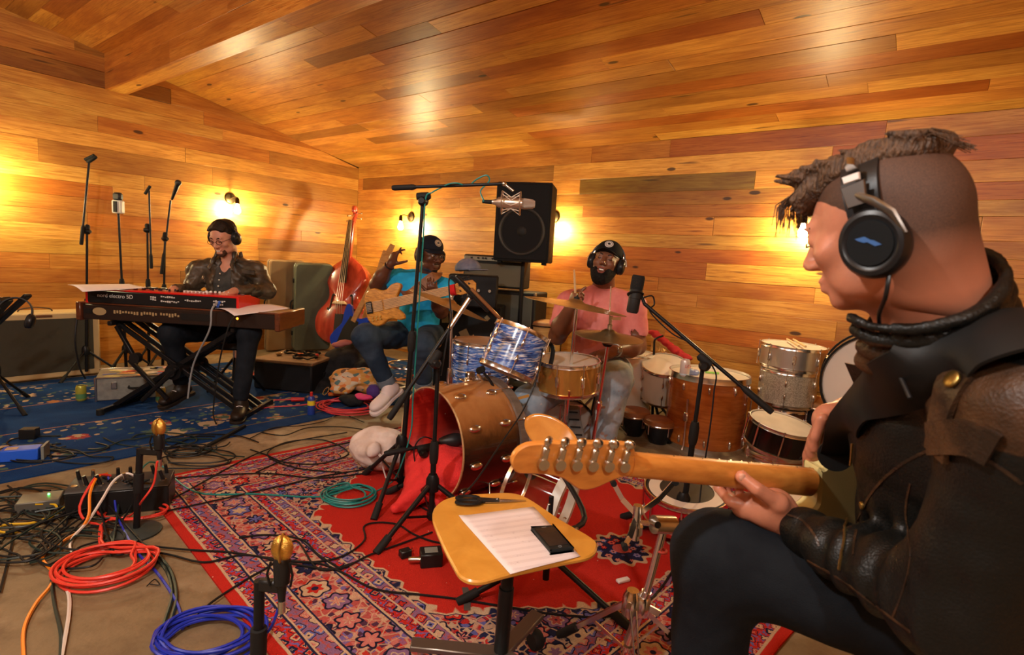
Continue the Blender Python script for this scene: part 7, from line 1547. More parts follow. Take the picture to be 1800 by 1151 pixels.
 def strip(pts, w_, th, name, m, lift=.003, sub=6, hump=None):
  mbs = MB(); Q = []
  for (x_, y_) in [tuple(v) for v in spline([Vector((a, b_, 0)) for a, b_ in pts], sub)][:] if False else [(v.x, v.y) for v in spline([Vector((a, b_, 0)) for a, b_ in pts], sub)]:
   p, n = on(x_, y_, lift)
   if p is not None: Q.append((p, n))
  if len(Q) < 3: return
  vs = []; fs = []
  for i, (p, n) in enumerate(Q):
   tg = (Q[min(i + 1, len(Q) - 1)][0] - Q[max(i - 1, 0)][0]).normalized(); sx = tg.cross(n).normalized()
   vs += [p - sx * w_ - n * th, p - sx * w_, p + sx * w_, p + sx * w_ - n * th]
   if i:
    b_ = (i - 1) * 4
    for k in range(4): fs.append((b_ + k, b_ + (k + 1) % 4, b_ + 4 + (k + 1) % 4, b_ + 4 + k))
  fs += [(0, 1, 2, 3), tuple(len(vs) - 4 + k for k in range(4))]
  mbs.add(vs, fs).obj(name, m, t, sharp=1.2)
 brown = leather_mat('yoke_leather', (.016, .008, .004), (.075, .034, .013), .50, 7, .36)
 strip([(1500, 975), (1512, 905), (1560, 835), (1640, 790), (1720, 800), (1798, 850)], .002, .003, 'seam', brown, .0015)
 strip([(1650, 800), (1655, 745), (1668, 690), (1690, 655)], .022, .006, 'epaulette', brown, .006, 4)
 strip([(1640, 772), (1700, 768), (1752, 790)], .020, .006, 'epaulette_loop', brown, .008, 4)
 strip([(1385, 905), (1410, 915), (1432, 940), (1440, 960)], .002, .003, 'cuff_seam', brown, .0015)
 strip([(1420, 985), (1480, 1020), (1540, 1065), (1600, 1110)], .0015, .003, 'seam', brown, .0015)
 strip([(1545, 1130), (1580, 1060), (1600, 980), (1592, 900), (1600, 850)], .0015, .003, 'seam', brown, .001)
 brass = mat('brass_dull', (.40, .27, .08), .35, 1)
 for (a_, b_, r_) in ((1686, 672, .0105), (1526, 888, .007)):
  p, n = on(a_, b_, .008)
  if p: MB().lathe([(r_ * 1.0, 0), (r_, .0025), (r_ * .8, .004), (0, .0035)], p, n, 18).obj('snap_button', brass, t)
 F_ = []
 for (a_, b_) in ((1500, 860), (1560, 838), (1572, 905), (1548, 925), (1520, 900)):
  p, n = on(a_, b_, .006)
  if p: F_.append((p, n))
 if len(F_) == 5:
  n = sum((q[1] for q in F_), Vector()).normalized(); vs = [q[0] + q[1] * .002 for q in F_] + [q[0] - q[1] * .006 for q in F_]
  MB().add(vs, [(0, 1, 2, 3, 4), (9, 8, 7, 6, 5)] + [(i, (i + 1) % 5, (i + 1) % 5 + 5, i + 5) for i in range(5)]).obj('pocket_flap', brown, t)
 gold = mat('zip_gold', (.62, .47, .2), .3, 1); zb = MB()
 for (x_, y_) in [(v.x, v.y) for v in spline([Vector(q + (0,)) for q in ((1503, 780), (1498, 830), (1490, 890), (1484, 950), (1478, 1000))], 22)]:
  p, n = on(x_, y_, .004)
  if p: zb.box(p, (.003, .003, .0018))
 o = zb.obj('zip', gold, t, smooth=False); o['kind'] = 'stuff'
 bl_ = leather_mat('collar_leather', (.006, .006, .006), (.02, .014, .010), .6, 6, .35)
 ct = MB(); c0 = Vector(at(1533, 560, .80)); c1 = Vector(at(1526, 630, .82)); c2 = Vector(at(1540, 690, .86)); c3 = Vector(at(1600, 665, .78)); c4 = Vector(at(1572, 600, .77)); c5 = Vector(at(1556, 568, .78))
 P5 = [c0, c1, c2, c3, c4, c5]; off = Vector((.004, .008, 0))
 ct.add(P5 + [p + off for p in P5], [(0, 1, 2, 3, 4, 5), (11, 10, 9, 8, 7, 6)] + [(i, (i + 1) % 6, (i + 1) % 6 + 6, i + 6) for i in range(6)]).obj('collar_flap', bl_, t, smooth=False)
 ct = MB(); P5 = [Vector(at(1485, 638, .88)), Vector(at(1530, 648, .84)), Vector(at(1560, 690, .84)), Vector(at(1545, 745, .88)), Vector(at(1510, 765, .92)), Vector(at(1512, 700, .90))]
 ct.add(P5 + [p + off for p in P5], [(0, 1, 2, 3, 4, 5), (11, 10, 9, 8, 7, 6)] + [(i, (i + 1) % 6, (i + 1) % 6 + 6, i + 6) for i in range(6)]).obj('lapel', bl_, t, smooth=False)
 zb = MB()
 for i in range(34):
  q = c0.lerp(c1, i / 20) if i < 20 else c1.lerp(c2, (i - 20) / 14)
  zb.box(q + Vector((-.001, -.003, 0)), (.0035, .0035, .0016))
 o = zb.obj('zip', mat('steel', (.5, .5, .5), .25, 1), t, smooth=False); o['kind'] = 'stuff'
 dj = cloth_mat('black_denim', (.0025, .004, .007), (.006, .009, .013), 9, .8)
 b_ = SD()
 HL, HR = P + Vector((-.06, -.085, -.02)), P + Vector((.03, .09, -.02))
 KL, KR = Vector(at(1262, 978, 1.03)), Vector((.56, 1.30, .52))
 AL, AR = Vector((.435, 1.02, .27)), Vector((.52, 1.20, .12))
 b_.cap(HL, HR, .11, k=.05); b_.ell(P, (.15, .15, .12), k=.05)
 limb(b_, HL, KL, .098, .084, k=.05); limb(b_, KL, AL, .083, .066, k=.05); limb(b_, HR, KR, .10, .078, k=.04); limb(b_, KR, AR, .078, .06, k=.04)
 b_.disp = folds(.005, 30, 12)
 sdobj('trousers', b_, .007, dj, t)
 bt_ = mat('boot_tan', (.20, .12, .06), .6)
 for q, A_ in ((0, AL), (1, AR)):
  s = SD(); s.cap(A_ + Vector((.02, -.01, -.03)), A_ + Vector((.02, -.01, -.075)), .045, .04); s.cap(A_ + Vector((.03, -.01, -.08)), A_ + Vector((-.15, .10, -.09)), .042, .036, k=.03); sdobj('boot', s, .008, bt_, t)
 H = headphones(T, 'large black headphones on the head of the man in the foreground', cz=-.03, r=.086, size=.90, band=.016)
 stl = mat('steel_dark', (.22, .21, .20), .35, 1); bl = mat('logo_blue', (.03, .10, .28), .4)
 fm = mat('headphone_black', (.01, .01, .011), .35)
 for q in (-1,):
  MB(T).lathe([(.040, -.016), (.043, -.004), (.043, .010), (.039, .020), (.034, .022), (.030, .019), (0, .019)], (.096 * q, -.020, -.032), (q, 0, 0), 36, sq=(1, 1.13)).obj('ear_cup', fm, H)
  MB(T).lathe([(.029, 0), (.028, .003), (.0, .003)], (.1145 * q, -.020, -.032), (q, 0, 0), 32, sq=(1, 1.1)).obj('cup_cap', mat('cup_cap', (.008, .011, .013), .22), H)
  MB(T).prism([(-.013, .018), (.012, .018), (.016, .05), (-.016, .052)], .002, .009, basis((0, 1, 0), (0, 0, 1), (q, 0, 0), (.0945 * q, -.010, .006)), ch=.002).obj('slider', stl, H)
  MB(T).prism([(-.010, 0), (.010, 0), (.011, .010), (-.011, .010)], .0, .007, basis((0, 1, 0), (0, 0, 1), (q, 0, 0), (.096 * q, -.010, .060)), ch=.001).obj('hinge', mat('white_plastic', (.75, .70, .66), .4), H)
  MB(T).tube([(.100 * q, -.012, .040), (.112 * q, -.034, .022), (.116 * q, -.052, .0), (.112 * q, -.060, -.03)], [.004, .005, .005, .003], 8, flat=1.3).obj('yoke', stl, H)
  Mx = T @ basis((0, 1, 0), (0, 0, 1), (q, 0, 0), (.1180 * q, -.020, -.032))
  MB(Mx).prism([(-.014, -.006), (-.006, -.006), (.002, .002), (.006, .002), (.012, .006), (.016, .010), (.004, .010), (-.002, .004), (-.006, .002), (-.010, -.002)], 0, .0008).obj('logo', bl, H)
  MB(T).tube([(.088 * q, -.012, .086), (.0945 * q, -.012, .075)], .0075, 8, flat=2.4).obj('silver_ring', mat('steel', (.5, .5, .5), .25, 1), H)
  cp = [T @ Vector((-.10, -.03, -.075)), T @ Vector((-.10, -.02, -.105)), Vector(at(1545, 560, .70)), Vector(at(1560, 610, .72)), Vector(at(1600, 700, .66))]
  MB().tube(spline(cp, 8), .0026, 8).obj('cord', fm, H)
 return t, T, on
PF, TF, on_jacket = person_front()
st_ = thing('stool', 'round black padded stool under the man in the leather jacket', 'stool', (.84, .93, 0))
MB().lathe([(.0, .50), (.16, .50), (.175, .515), (.175, .55), (.16, .565), (0, .57)], (.84, .93, 0), n=32).obj('cushion', mat('black_vinyl', (.012, .012, .012), .4), st_)
MB().cyl((.84, .93, .12), (.84, .93, .50), .018).obj('post', mat('chrome', (.75, .72, .68), .12, 1), st_)
for i in range(3):
 a = i * 2.094 + .4; MB().tube([(.84, .93, .26), (.84 + .12 * math.cos(a), .93 + .12 * math.sin(a), .12), (.84 + .22 * math.cos(a), .93 + .22 * math.sin(a), .012)], .011, 8).obj('leg', mat('chrome', (.75, .72, .68), .12, 1), st_)
# his electric guitar, back towards the camera
def guitar_front():
 nut = Vector(at(1108, 818, .93)); jt = Vector(at(1432, 850, 1.055)); A = (nut - jt).normalized()
 toc = (Vector((0, 0, CAMH)) - nut).normalized(); W = Vector((0, 0, 1)); W = (W - A * W.dot(A)).normalized(); B = A.cross(W)
 if B.dot(toc) < 0: B = -B
 W = B.cross(A) if B.cross(A).z > 0 else A.cross(B)
 R_ = Matrix.Rotation(math.radians(-6), 3, A); W = R_ @ W; B = R_ @ B
 M = basis(A, W, B, nut)
 t = thing('electric_guitar', 'cream electric guitar with maple neck held by the man in the foreground', 'guitar', nut)
 maple, nt, b = newmat('maple'); co = nt.mapv(nt.coord(), (1, 1, 1)); f = nt.noise(nt.mapv(nt.coord(), (3, 30, 30)), 2.5, 4, .55)
 nt.put(b.inputs['Base Color'], nt.ramp(f, [(.3, (.50, .175, .03)), (.7, (.68, .27, .05))])); b.inputs['Roughness'].default_value = .3; b.inputs['Coat Weight'].default_value = .35; b.inputs['Coat Roughness'].default_value = .15
 S = (nut - jt).length
 hs = [(0, .021), (.004, .0265), (.012, .029), (.022, .034), (.1, .027), (.165, .018), (.185, .010), (.194, -.002), (.196, -.016), (.190, -.028), (.180, -.034), (.16, -.033), (.135, -.0325), (.112, -.035), (.095, -.043), (.078, -.052), (.062, -.052), (.045, -.045), (.028, -.034), (.012, -.026), (0, -.021)]
 hs = [(a * 1.13, (b_ + .004) * 1.08) for a, b_ in hs]
 MB(M).prism([(v.x, v.y) for v in spline([Vector((a, b_, 0)) for a, b_ in hs], 3)], -.010, .004, ch=.0025).obj('headstock', maple, t, sharp=.5)
 vs = []; fs = []; n = 14; K = 16
 for k in range(K + 1):
  u = k / K; x = -S * u * .98; hw = .0212 + (.028 - .0212) * u; dp = .0175 + .003 * u
  if k == K: dp = .021
  for i in range(n):
   a = PI * i / (n - 1); vs.append((x, hw * math.cos(a), -.004 + dp * max(0, math.sin(a)) ** .8))
  vs += [(x, -hw, -.008), (x, hw, -.008)]
 m_ = n + 2
 for k in range(K):
  for i in range(m_): j = (i + 1) % m_; fs.append((k * m_ + i, k * m_ + j, (k + 1) * m_ + j, (k + 1) * m_ + i))
 fs += [tuple(range(m_)), tuple(K * m_ + i for i in range(m_))]
 MB(M).add(vs, fs).obj('neck', maple, t, sharp=.9)
 MB(M).ball((.006, 0, .000), (.03, .021, .010), 16, 8).obj('neck_heel', maple, t)
 fb = []; MB(M).prism([(0, -.021), (0, .021), (-S - .06, .029), (-S - .06, -.029)], -.014, -.008, ch=.001).obj('fingerboard', mat('fretboard', (.42, .17, .04), .35), t)
 fr = MB(M); dark = mat('dot_black', (.01, .008, .006), .4)
 for i in range(1, 22):
  x = -.648 * (1 - 2 ** (-i / 12)) * S / .385 * .93; hw = .0212 + .007 * (-x / S); MB(M).box((x, 0, -.0145), (.0022, hw * 2, .0018)).obj('fret', mat('nickel', (.6, .58, .52), .25, 1), t)
  if i in (3, 5, 7, 9, 12, 15):
   for dx in ((-.006, .006) if i == 12 else (0,)):
    x2 = -.648 * (1 - 2 ** (-(i - .5) / 12)) * S / .385 * .93; MB(M).cyl((x2 + dx, hw - .001, -.009), (x2 + dx, hw + .0006, -.009), .0011, n=8).obj('side_dot', dark, t)
 nk = mat('nickel', (.6, .58, .52), .25, 1)
 for i in range(6):
  x = .020 + .0300 * i; yb = .036 - .0115 * (x / .18)
  hz = MB(M).box((x, yb - .021, .009), (.0115, .036, .011), ch=.002).obj('tuner_housing', nk, t)
  MB(M).cyl((x, yb - .032, .008), (x, yb - .032, .0180), .0095, n=20).obj('tuner_cap', nk, hz)
  MB(M).cyl((x, yb - .006, .009), (x, yb + .006, .009), .0040, n=12).obj('tuner_shaft', nk, hz)
  MB(M).ball((x, yb + .008, .0105), (.0098, .0088, .0052), 16, 8, Matrix.Rotation(.5 - .22 * i, 3, 'Y')).obj('tuner_button', nk, hz)
  MB(M).cyl((x, -.006, -.012), (x, -.006, -.024), .0032, n=10).obj('string_post', nk, t)
 for i in range(6):
  x = .020 + .0300 * i; y = .018 - .0072 * i
  MB(M).tube([(x, -.006, -.018), (0, y * .95, -.0165), (-S - .2, y * 1.35, -.020)], .0005, 4).obj('string', nk, t)
 MB(M).box((0, 0, -.0145), (.004, .042, .006)).obj('nut', mat('bone', (.7, .62, .48), .4), t)
 cream, nt, b = newmat('cream_lacquer'); b.inputs['Base Color'].default_value = (.72, .62, .27, 1); b.inputs['Roughness'].default_value = .22; b.inputs['Coat Weight'].default_value = .4
 o = -S + .005
 def L_(a, b_): return Vector((o + a, b_, 0))
 out = [L_(.0, .03), L_(-.012, .036), L_(-.022, .060), L_(-.038, .090), L_(-.065, .112), L_(-.11, .118), L_(-.16, .122), L_(-.22, .150), L_(-.29, .155), L_(-.335, .11), L_(-.345, .03), L_(-.33, -.07), L_(-.29, -.135), L_(-.22, -.165), L_(-.14, -.15), L_(-.08, -.122), L_(-.03, -.118), L_(.008, -.112), L_(.020, -.095), L_(.008, -.072), L_(-.020, -.055), L_(-.025, -.032)]
 MB(M).prism([(v.x, v.y) for v in spline(out, 4, True)], -.040, .006, ch=.006).obj('body', cream, t, sharp=.45)
 MB(M).lathe([(.004, 0), (.004, .006), (.008, .008), (.008, .011), (0, .012)], (o - .035, .088, -.015), (.8, .6, 0), 14).obj('strap_button', nk, t)
 MB(M).prism([(-S - .05, .06), (-S - .05, -.06), (-S - .20, -.09), (-S - .26, 0), (-S - .2, .09)], -.0425, -.040).obj('pickguard', mat('black_plastic', (.012, .012, .012), .35), t)
 sm_ = mat('strap_black', (.006, .006, .006), .55)
 bp = M @ Vector((o - .035, .095, -.015))
 s = thing('guitar_strap', 'wide black guitar strap running over the left shoulder of the jacket', 'strap', bp)
 Q = []; tgt = [((1468, 800), .030), ((1500, 740), .040), ((1545, 690), .044), ((1610, 652), .052), ((1680, 622), .056), ((1740, 604), .056), ((1798, 592), .056), ((1860, 590), .056), ((1930, 600), .056)]
 P_ = []; N_ = []; Hs = []
 for q in spline([Vector((p[0], p[1], hw)) for p, hw in tgt], 7):
  a, n = on_jacket(q.x, q.y, .014)
  if a is None or q.x < 1500: a = Vector(at(q.x, q.y, 1.0 - .11 * max(0, q.x - 1468) / 32)); n = Vector((-.3, -.9, .1)).normalized()
  P_.append(a); N_.append(n); Hs.append(Vector((q.z * .85, 0, 0)))
 for it in range(6):
  P_ = [P_[0]] + [(P_[i - 1] + P_[i] * 2 + P_[i + 1]) / 4 for i in range(1, len(P_) - 1)] + [P_[-1]]; N_ = [N_[0]] + [(N_[i - 1] + N_[i] + N_[i + 1]) / 3 for i in range(1, len(N_) - 1)] + [N_[-1]]
 vs = []; fs = []
 for i in range(len(P_)):
  tg = (P_[min(i + 1, len(P_) - 1)] - P_[max(i - 1, 0)]).normalized(); n = N_[i].normalized(); sx = tg.cross(n).normalized(); hw = Hs[i].x
  for c_, k_ in ((-1, 0), (-.5, .006), (0, .008), (.5, .006), (1, 0)): vs.append(P_[i] + sx * hw * c_ + n * k_)
  for c_ in (1, -1): vs.append(P_[i] + sx * hw * c_ - n * .004)
  if i:
   b_ = (i - 1) * 7
   for k in range(7): fs.append((b_ + k, b_ + (k + 1) % 7, b_ + 7 + (k + 1) % 7, b_ + 7 + k))
 fs += [tuple(range(7)), tuple(len(vs) - 7 + k for k in range(7))]
 MB().add(vs, fs).obj('band', sm_, s, sharp=1.0)
 e = P_[0]; tg = (P_[0] - P_[2]).normalized(); n = N_[0].normalized(); sx = tg.cross(n).normalized()
 MB().lathe([(.0, -.003), (.030, -.003), (.030, .003), (0, .003)], e, n, 24).obj('strap_end', sm_, s)
 MB().torus(e + n * .004 + tg * .012, .0065, .0018, n, 20, 8).obj('eyelet', mat('steel', (.5, .5, .5), .25, 1), s)
 return t
guitar_front()
# THE THREE PLAYERS FURTHER BACK
def cap_hat(T, name_mat, t, col_, badge_c, badge2, visor_fwd=True, tip=0.0):
 cm = cloth_mat(name_mat, col_, tuple(q * 1.5 for q in col_), 10, .8)
 s = SD(T); s.ell((0, -.014, .052), (.084, .104, .084), k=.01); s.box((0, 0, -.045), (.2, .2, .082), k=.01, op=-1)
 h = sdobj('cap', s, .006, cm, t)
 vs = []; fs = []; n = 12
 for layer in (0, -.004):
  for j in range(2):
   for i in range(n + 1):
    a = PI * (.14 + .72 * i / n); r0 = (.082, .088); r1 = (.072, .158)
    rr_ = (r0, r1)[j]; vs.append((rr_[0] * math.cos(a), -.005 + rr_[1] * math.sin(a), .046 + layer - (.012 if j else 0) - .012 * abs(math.cos(a)) + tip * j))
 m_ = n + 1
 for i in range(n):
  fs += [(i, i + 1, m_ + i + 1, m_ + i), (2 * m_ + i + 1, 2 * m_ + i, 3 * m_ + i, 3 * m_ + i + 1), (m_ + i, m_ + i + 1, 3 * m_ + i + 1, 3 * m_ + i), (i + 1, i, 2 * m_ + i, 2 * m_ + i + 1)]
 fs += [(0, m_, 3 * m_, 2 * m_), (n, 2 * m_ + n, 3 * m_ + n, m_ + n)]
 MB(T).add(vs, fs).obj('visor', cm, h)
 nrm = Vector((0, .86, .5)).normalized(); c = Vector((0, .0745, .088)) + nrm * .004
 MB(T).lathe([(.025, 0), (.025, .002), (0, .0025)], c, nrm, 24).obj('badge', mat('badge_' + name_mat, badge_c, .7), h)
 x, y, z = frame(nrm); Mx = T @ basis(-x, y, z, c + nrm * .0026) if False else T @ basis(x, y, z, c + nrm * .0026)
 dm = mat('badge2_' + name_mat, badge2, .7)
 MB(T).torus(c + nrm * .0024, .019, .0012, nrm, 24, 6).obj('badge_ring', dm, h)
 b_ = MB(T); b_.ball(c + nrm * .0028, (.009, .004, .008), 10, 6); b_.obj('emblem', dm, h)
 return h
def sleeves(sd, S, E, W, r0, r1, r2, frac):
 limb(sd, S, E, r0, r1, k=.03)
 if frac: limb(sd, E, E.lerp(W, frac), r1, r2, k=.025)
def shoe(t, A, toe, m, name='shoe', sole=None, s=1.0):
 A = Vector(A); F = (Vector(toe) - A); F.normalize(); up = Vector((0, 0, 1)); up = (up - F * up.dot(F)).normalized(); x = F.cross(up)
 M = basis(x * s, F * s, up * s, A)
 d = SD(M); d.ell((0, .0, -.03), (.042, .055, .055), k=.02); d.cap((0, -.035, -.055), (0, .06, -.060), .038, .040, k=.03, flat=.8, n=(0, 0, 1)); d.ell((0, .125, -.062), (.046, .070, .034), k=.03)
 d.box((0, .05, -.13), (.2, .3, .035), k=.004, op=-1)
 o = sdobj(name, d, .006, m, t)
 MB(M).prism([(v.x, v.y) for v in spline([Vector(p + (0,)) for p in ((-.038, -.07), (0, -.085), (.038, -.07), (.036, .02), (.050, .11), (.040, .18), (0, .203), (-.038, .185), (-.048, .11), (-.036, .02))], 4, True)], -.108, -.086, ch=.003).obj('sole', sole or m, o)
 lc = mat('lace_white', (.72, .68, .66), .7)
 for i in range(4): MB(M).tube([(-.020, .03 + .018 * i, -.012 - .007 * i), (0, .032 + .018 * i, -.004 - .008 * i), (.020, .03 + .018 * i, -.012 - .007 * i)], .0028, 5).obj('lace', lc, o)
 return o
# keyboard player
def keyboardist():
 Yk = 4.12
 t = thing('person', 'person in a dark leather jacket and glasses smiling down at the red keyboard', 'person', at(396, 700, 4.2) * 1)
 sk = skin_mat('skin_fair2', (.60, .27, .17), .5)
 T = rigid(at(393, 417, Yk - .05), (-.12, -.93, -.40), (-.05, -.28, .95), 1.06)
 N = Vector(at(402, 452, Yk)); S1, S2 = Vector(at(350, 476, Yk)), Vector(at(450, 478, Yk))
 E1, E2 = Vector(at(330, 508, Yk - .08)), Vector(at(470, 512, Yk - .08)); W1, W2 = Vector(at(306, 509, Yk - .33)), Vector(at(412, 512, Yk - .34))
 E1 = E1 + Vector((0, .02, -.02)); P = Vector(at(410, 575, Yk + .08)); CH = Vector(at(402, 500, Yk + .02))
 s = SD(); head_sdf(s, T, 1.05, mouth=1); s.cap(T @ Vector((0, -.025, -.05)), N + Vector((0, .02, -.03)), .055, .062, k=.025)
 s.ell(CH, (.13, .09, .17), k=.04); s.cap(S1, S2, .05, k=.04)
 s.cap(E1, W1, .04, .026); s.cap(E2, W2, .04, .026)
 hand_sdf(s, W1, (-.1, -.6, -.15), (0, -.1, -1), 1, (.25, .3, .3, .35), thumb=(.8, .6, .2)); hand_sdf(s, W2, (-.25, -.6, -.12), (0, -.1, -1), -1, (.25, .3, .3, .35), thumb=(.8, .6, .2))
 sdobj('body', s, .0055, sk, t)
 head_extras(T, t, brow=mat('brow_dark', (.02, .012, .008), .8), closed=True, teeth=True)
 hm = cloth_mat('hair_dark', (.010, .007, .005), (.035, .02, .013), 30, .55, 90, .8)
 h = SD(T); h.ell((0, -.022, .042), (.078, .098, .081), k=.01); h.ell((0, .125, -.022), (.10, .078, .088), k=.012, op=-1); h.box((0, 0, -.12), (.2, .2, .09), k=.02, op=-1)
 for i in range(14):
  a = i / 13 - .5; h.cap((a * .10, .02, .112 - abs(a) * .05), (a * .11 + .004, .060, .094 - abs(a) * .05), .012, .007, k=.01)
 h.disp = lambda P_: .003 * noise3(P_, 160, 4); sdobj('hair', h, .005, hm, t)
 bd = SD(T); bd.ell((0, .024, -.066), (.0575, .062, .046), k=.01); bd.ell((0, .068, -.098), (.03, .024, .02), k=.02); bd.ell((0, .10, -.045), (.036, .05, .032), k=.012, op=-1); bd.box((0, 0, .02), (.2, .2, .055), k=.02, op=-1); bd.box((0, -.12, -.06), (.2, .12, .2), k=.02, op=-1)
 bd.disp = lambda P_: .0015 * noise3(P_, 300, 8); sdobj('beard', bd, .004, cloth_mat('beard_brown', (.05, .022, .012), (.10, .045, .025), 60, .8, 300, .6), t)
 gm = mat('glasses_dark', (.02, .012, .01), .3); gl = thing('glasses', 'dark framed glasses on the face of the keyboard player', 'glasses', T.translation)
 for q in (-1, 1):
  MB(T).torus((.032 * q, .103, .001), .0205, .0018, (0, 1, .1), 20, 6, sq=(1, .72)).obj('rim', gm, gl); MB(T).tube([(.052 * q, .100, .004), (.076 * q, .04, .006), (.080 * q, -.02, .002)], .0016, 5).obj('temple', gm, gl)
 MB(T).tube([(-.012, .104, .003), (0, .108, .005), (.012, .104, .003)], .0016, 5).obj('bridge', gm, gl)
 g = SD(); g.cap(P, CH, .125, .13, k=.05); g.ell(CH + Vector((0, 0, .04)), (.15, .105, .14), k=.05); g.cap(T @ Vector((0, .06, -.16)), N + Vector((.0, -.12, -.14)), .035, .02, k=.02, op=-1)
 g.cap(T @ Vector((0, -.02, -.05)), N, .060, .066, k=.01, op=-1); g.disp = folds(.005, 38, 2)
 sh = sdobj('shirt', g, .007, cloth_mat('grey_shirt', (.045, .045, .042), (.085, .082, .075), 12, .85), t)
 for i in range(3): MB().lathe([(.006, 0), (.005, .003), (0, .003)], N + Vector((-.003, -.118 - .012 * i, -.12 - .045 * i)), (0, -1, .1), 10).obj('button', mat('bone', (.7, .62, .48), .4), sh)
 lm = leather_mat('jacket_leather_green', (.018, .016, .012), (.085, .062, .040), .45, 6, .32)
 j = SD(); j.cap(P + Vector((0, .02, .02)), CH, .15, .155, k=.05); j.cap(S1, N + Vector((-.02, 0, -.03)), .078, .05, k=.05); j.cap(S2, N + Vector((.02, 0, -.03)), .078, .05, k=.05)
 sleeves(j, S1, E1, W1, .078, .060, .045, .86); sleeves(j, S2, E2, W2, .078, .060, .045, .86)
 j.ell(N + Vector((0, -.13, -.18)), (.058, .12, .24), k=.02, op=-1); j.cap(T @ Vector((0, -.02, -.05)), N + Vector((0, 0, .02)), .062, .068, k=.01, op=-1)
 for a in range(10):
  aa = PI * (.0 + a / 9); p = N + Vector((math.cos(aa) * .078, .03 + math.sin(aa) * .055, .005)); j.cap(p, p + Vector((0, 0, .035)), .014, .010, k=.01)
 for q in (-1, 1): j.cap(N + Vector((q * .066, -.04, .03)), N + Vector((q * .082, -.115, -.09)), .018, .012, k=.01)
 j.disp = folds(.010, 44, 6); jk = sdobj('jacket', j, .006, lm, t)
 MB().box(at(437, 478, Yk - .15) + Vector((0, 0, 0)), (.095, .02, .035), Matrix.Rotation(.08, 3, 'Y'), .004).obj('pocket_flap', lm, jk)
 MB().box(at(357, 488, Yk - .16), (.012, .012, .03), Matrix.Rotation(.3, 3, 'Y'), .002).obj('pin', mat('steel', (.5, .5, .5), .25, 1), jk)
 K1, K2 = Vector(at(300, 586, Yk - .42)), Vector(at(438, 585, Yk - .42)); A1, A2 = Vector(at(318, 668, Yk - .30)), Vector(at(424, 695, Yk - .42))
 b = SD(); b.ell(P, (.17, .14, .11), k=.04); limb(b, P + Vector((-.09, 0, -.02)), K1, .092, .074, k=.04); limb(b, K1, A1, .072, .05, k=.04); limb(b, P + Vector((.09, 0, -.02)), K2, .092, .074, k=.04); limb(b, K2, A2, .072, .052, k=.04)
 b.disp = folds(.006, 36, 3); sdobj('trousers', b, .008, cloth_mat('dark_jeans', (.006, .009, .014), (.014, .018, .026), 10, .85), t)
 bm_ = mat('boot_black', (.02, .014, .010), .45)
 shoe(t, A1 + Vector((0, 0, -.03)), A1 + Vector((-.05, -.2, -.07)), bm_, 'boot'); shoe(t, A2 + Vector((0, 0, -.03)), A2 + Vector((.06, -.2, -.05)), bm_, 'boot')
 headphones(T, 'black headphones worn by the keyboard player', r=.088, yoke=True)
 c = Vector((P.x, P.y + .02, 0)); zt = P.z - .10
 s_ = thing('stool', 'drum stool with a chrome post under the keyboard player', 'stool', c)
 MB().lathe([(0, -.06), (.15, -.06), (.165, -.045), (.16, -.005), (0, 0)], c + Vector((0, 0, zt)), n=28).obj('seat', mat('black_vinyl', (.012, .012, .012), .4), s_)
 ch_ = mat('chrome', (.75, .72, .68), .12, 1); MB().cyl(c + Vector((0, 0, .1)), c + Vector((0, 0, zt - .05)), .014).obj('post', ch_, s_)
 for i in range(3):
  a = i * 2.094 + .9; MB().tube([c + Vector((0, 0, .32)), c + Vector((.13 * math.cos(a), .13 * math.sin(a), .16)), c + Vector((.24 * math.cos(a), .24 * math.sin(a), .015))], .010, 6).obj('leg', mat('black_metal', (.012, .012, .013), .38, .3), s_)
keyboardist()
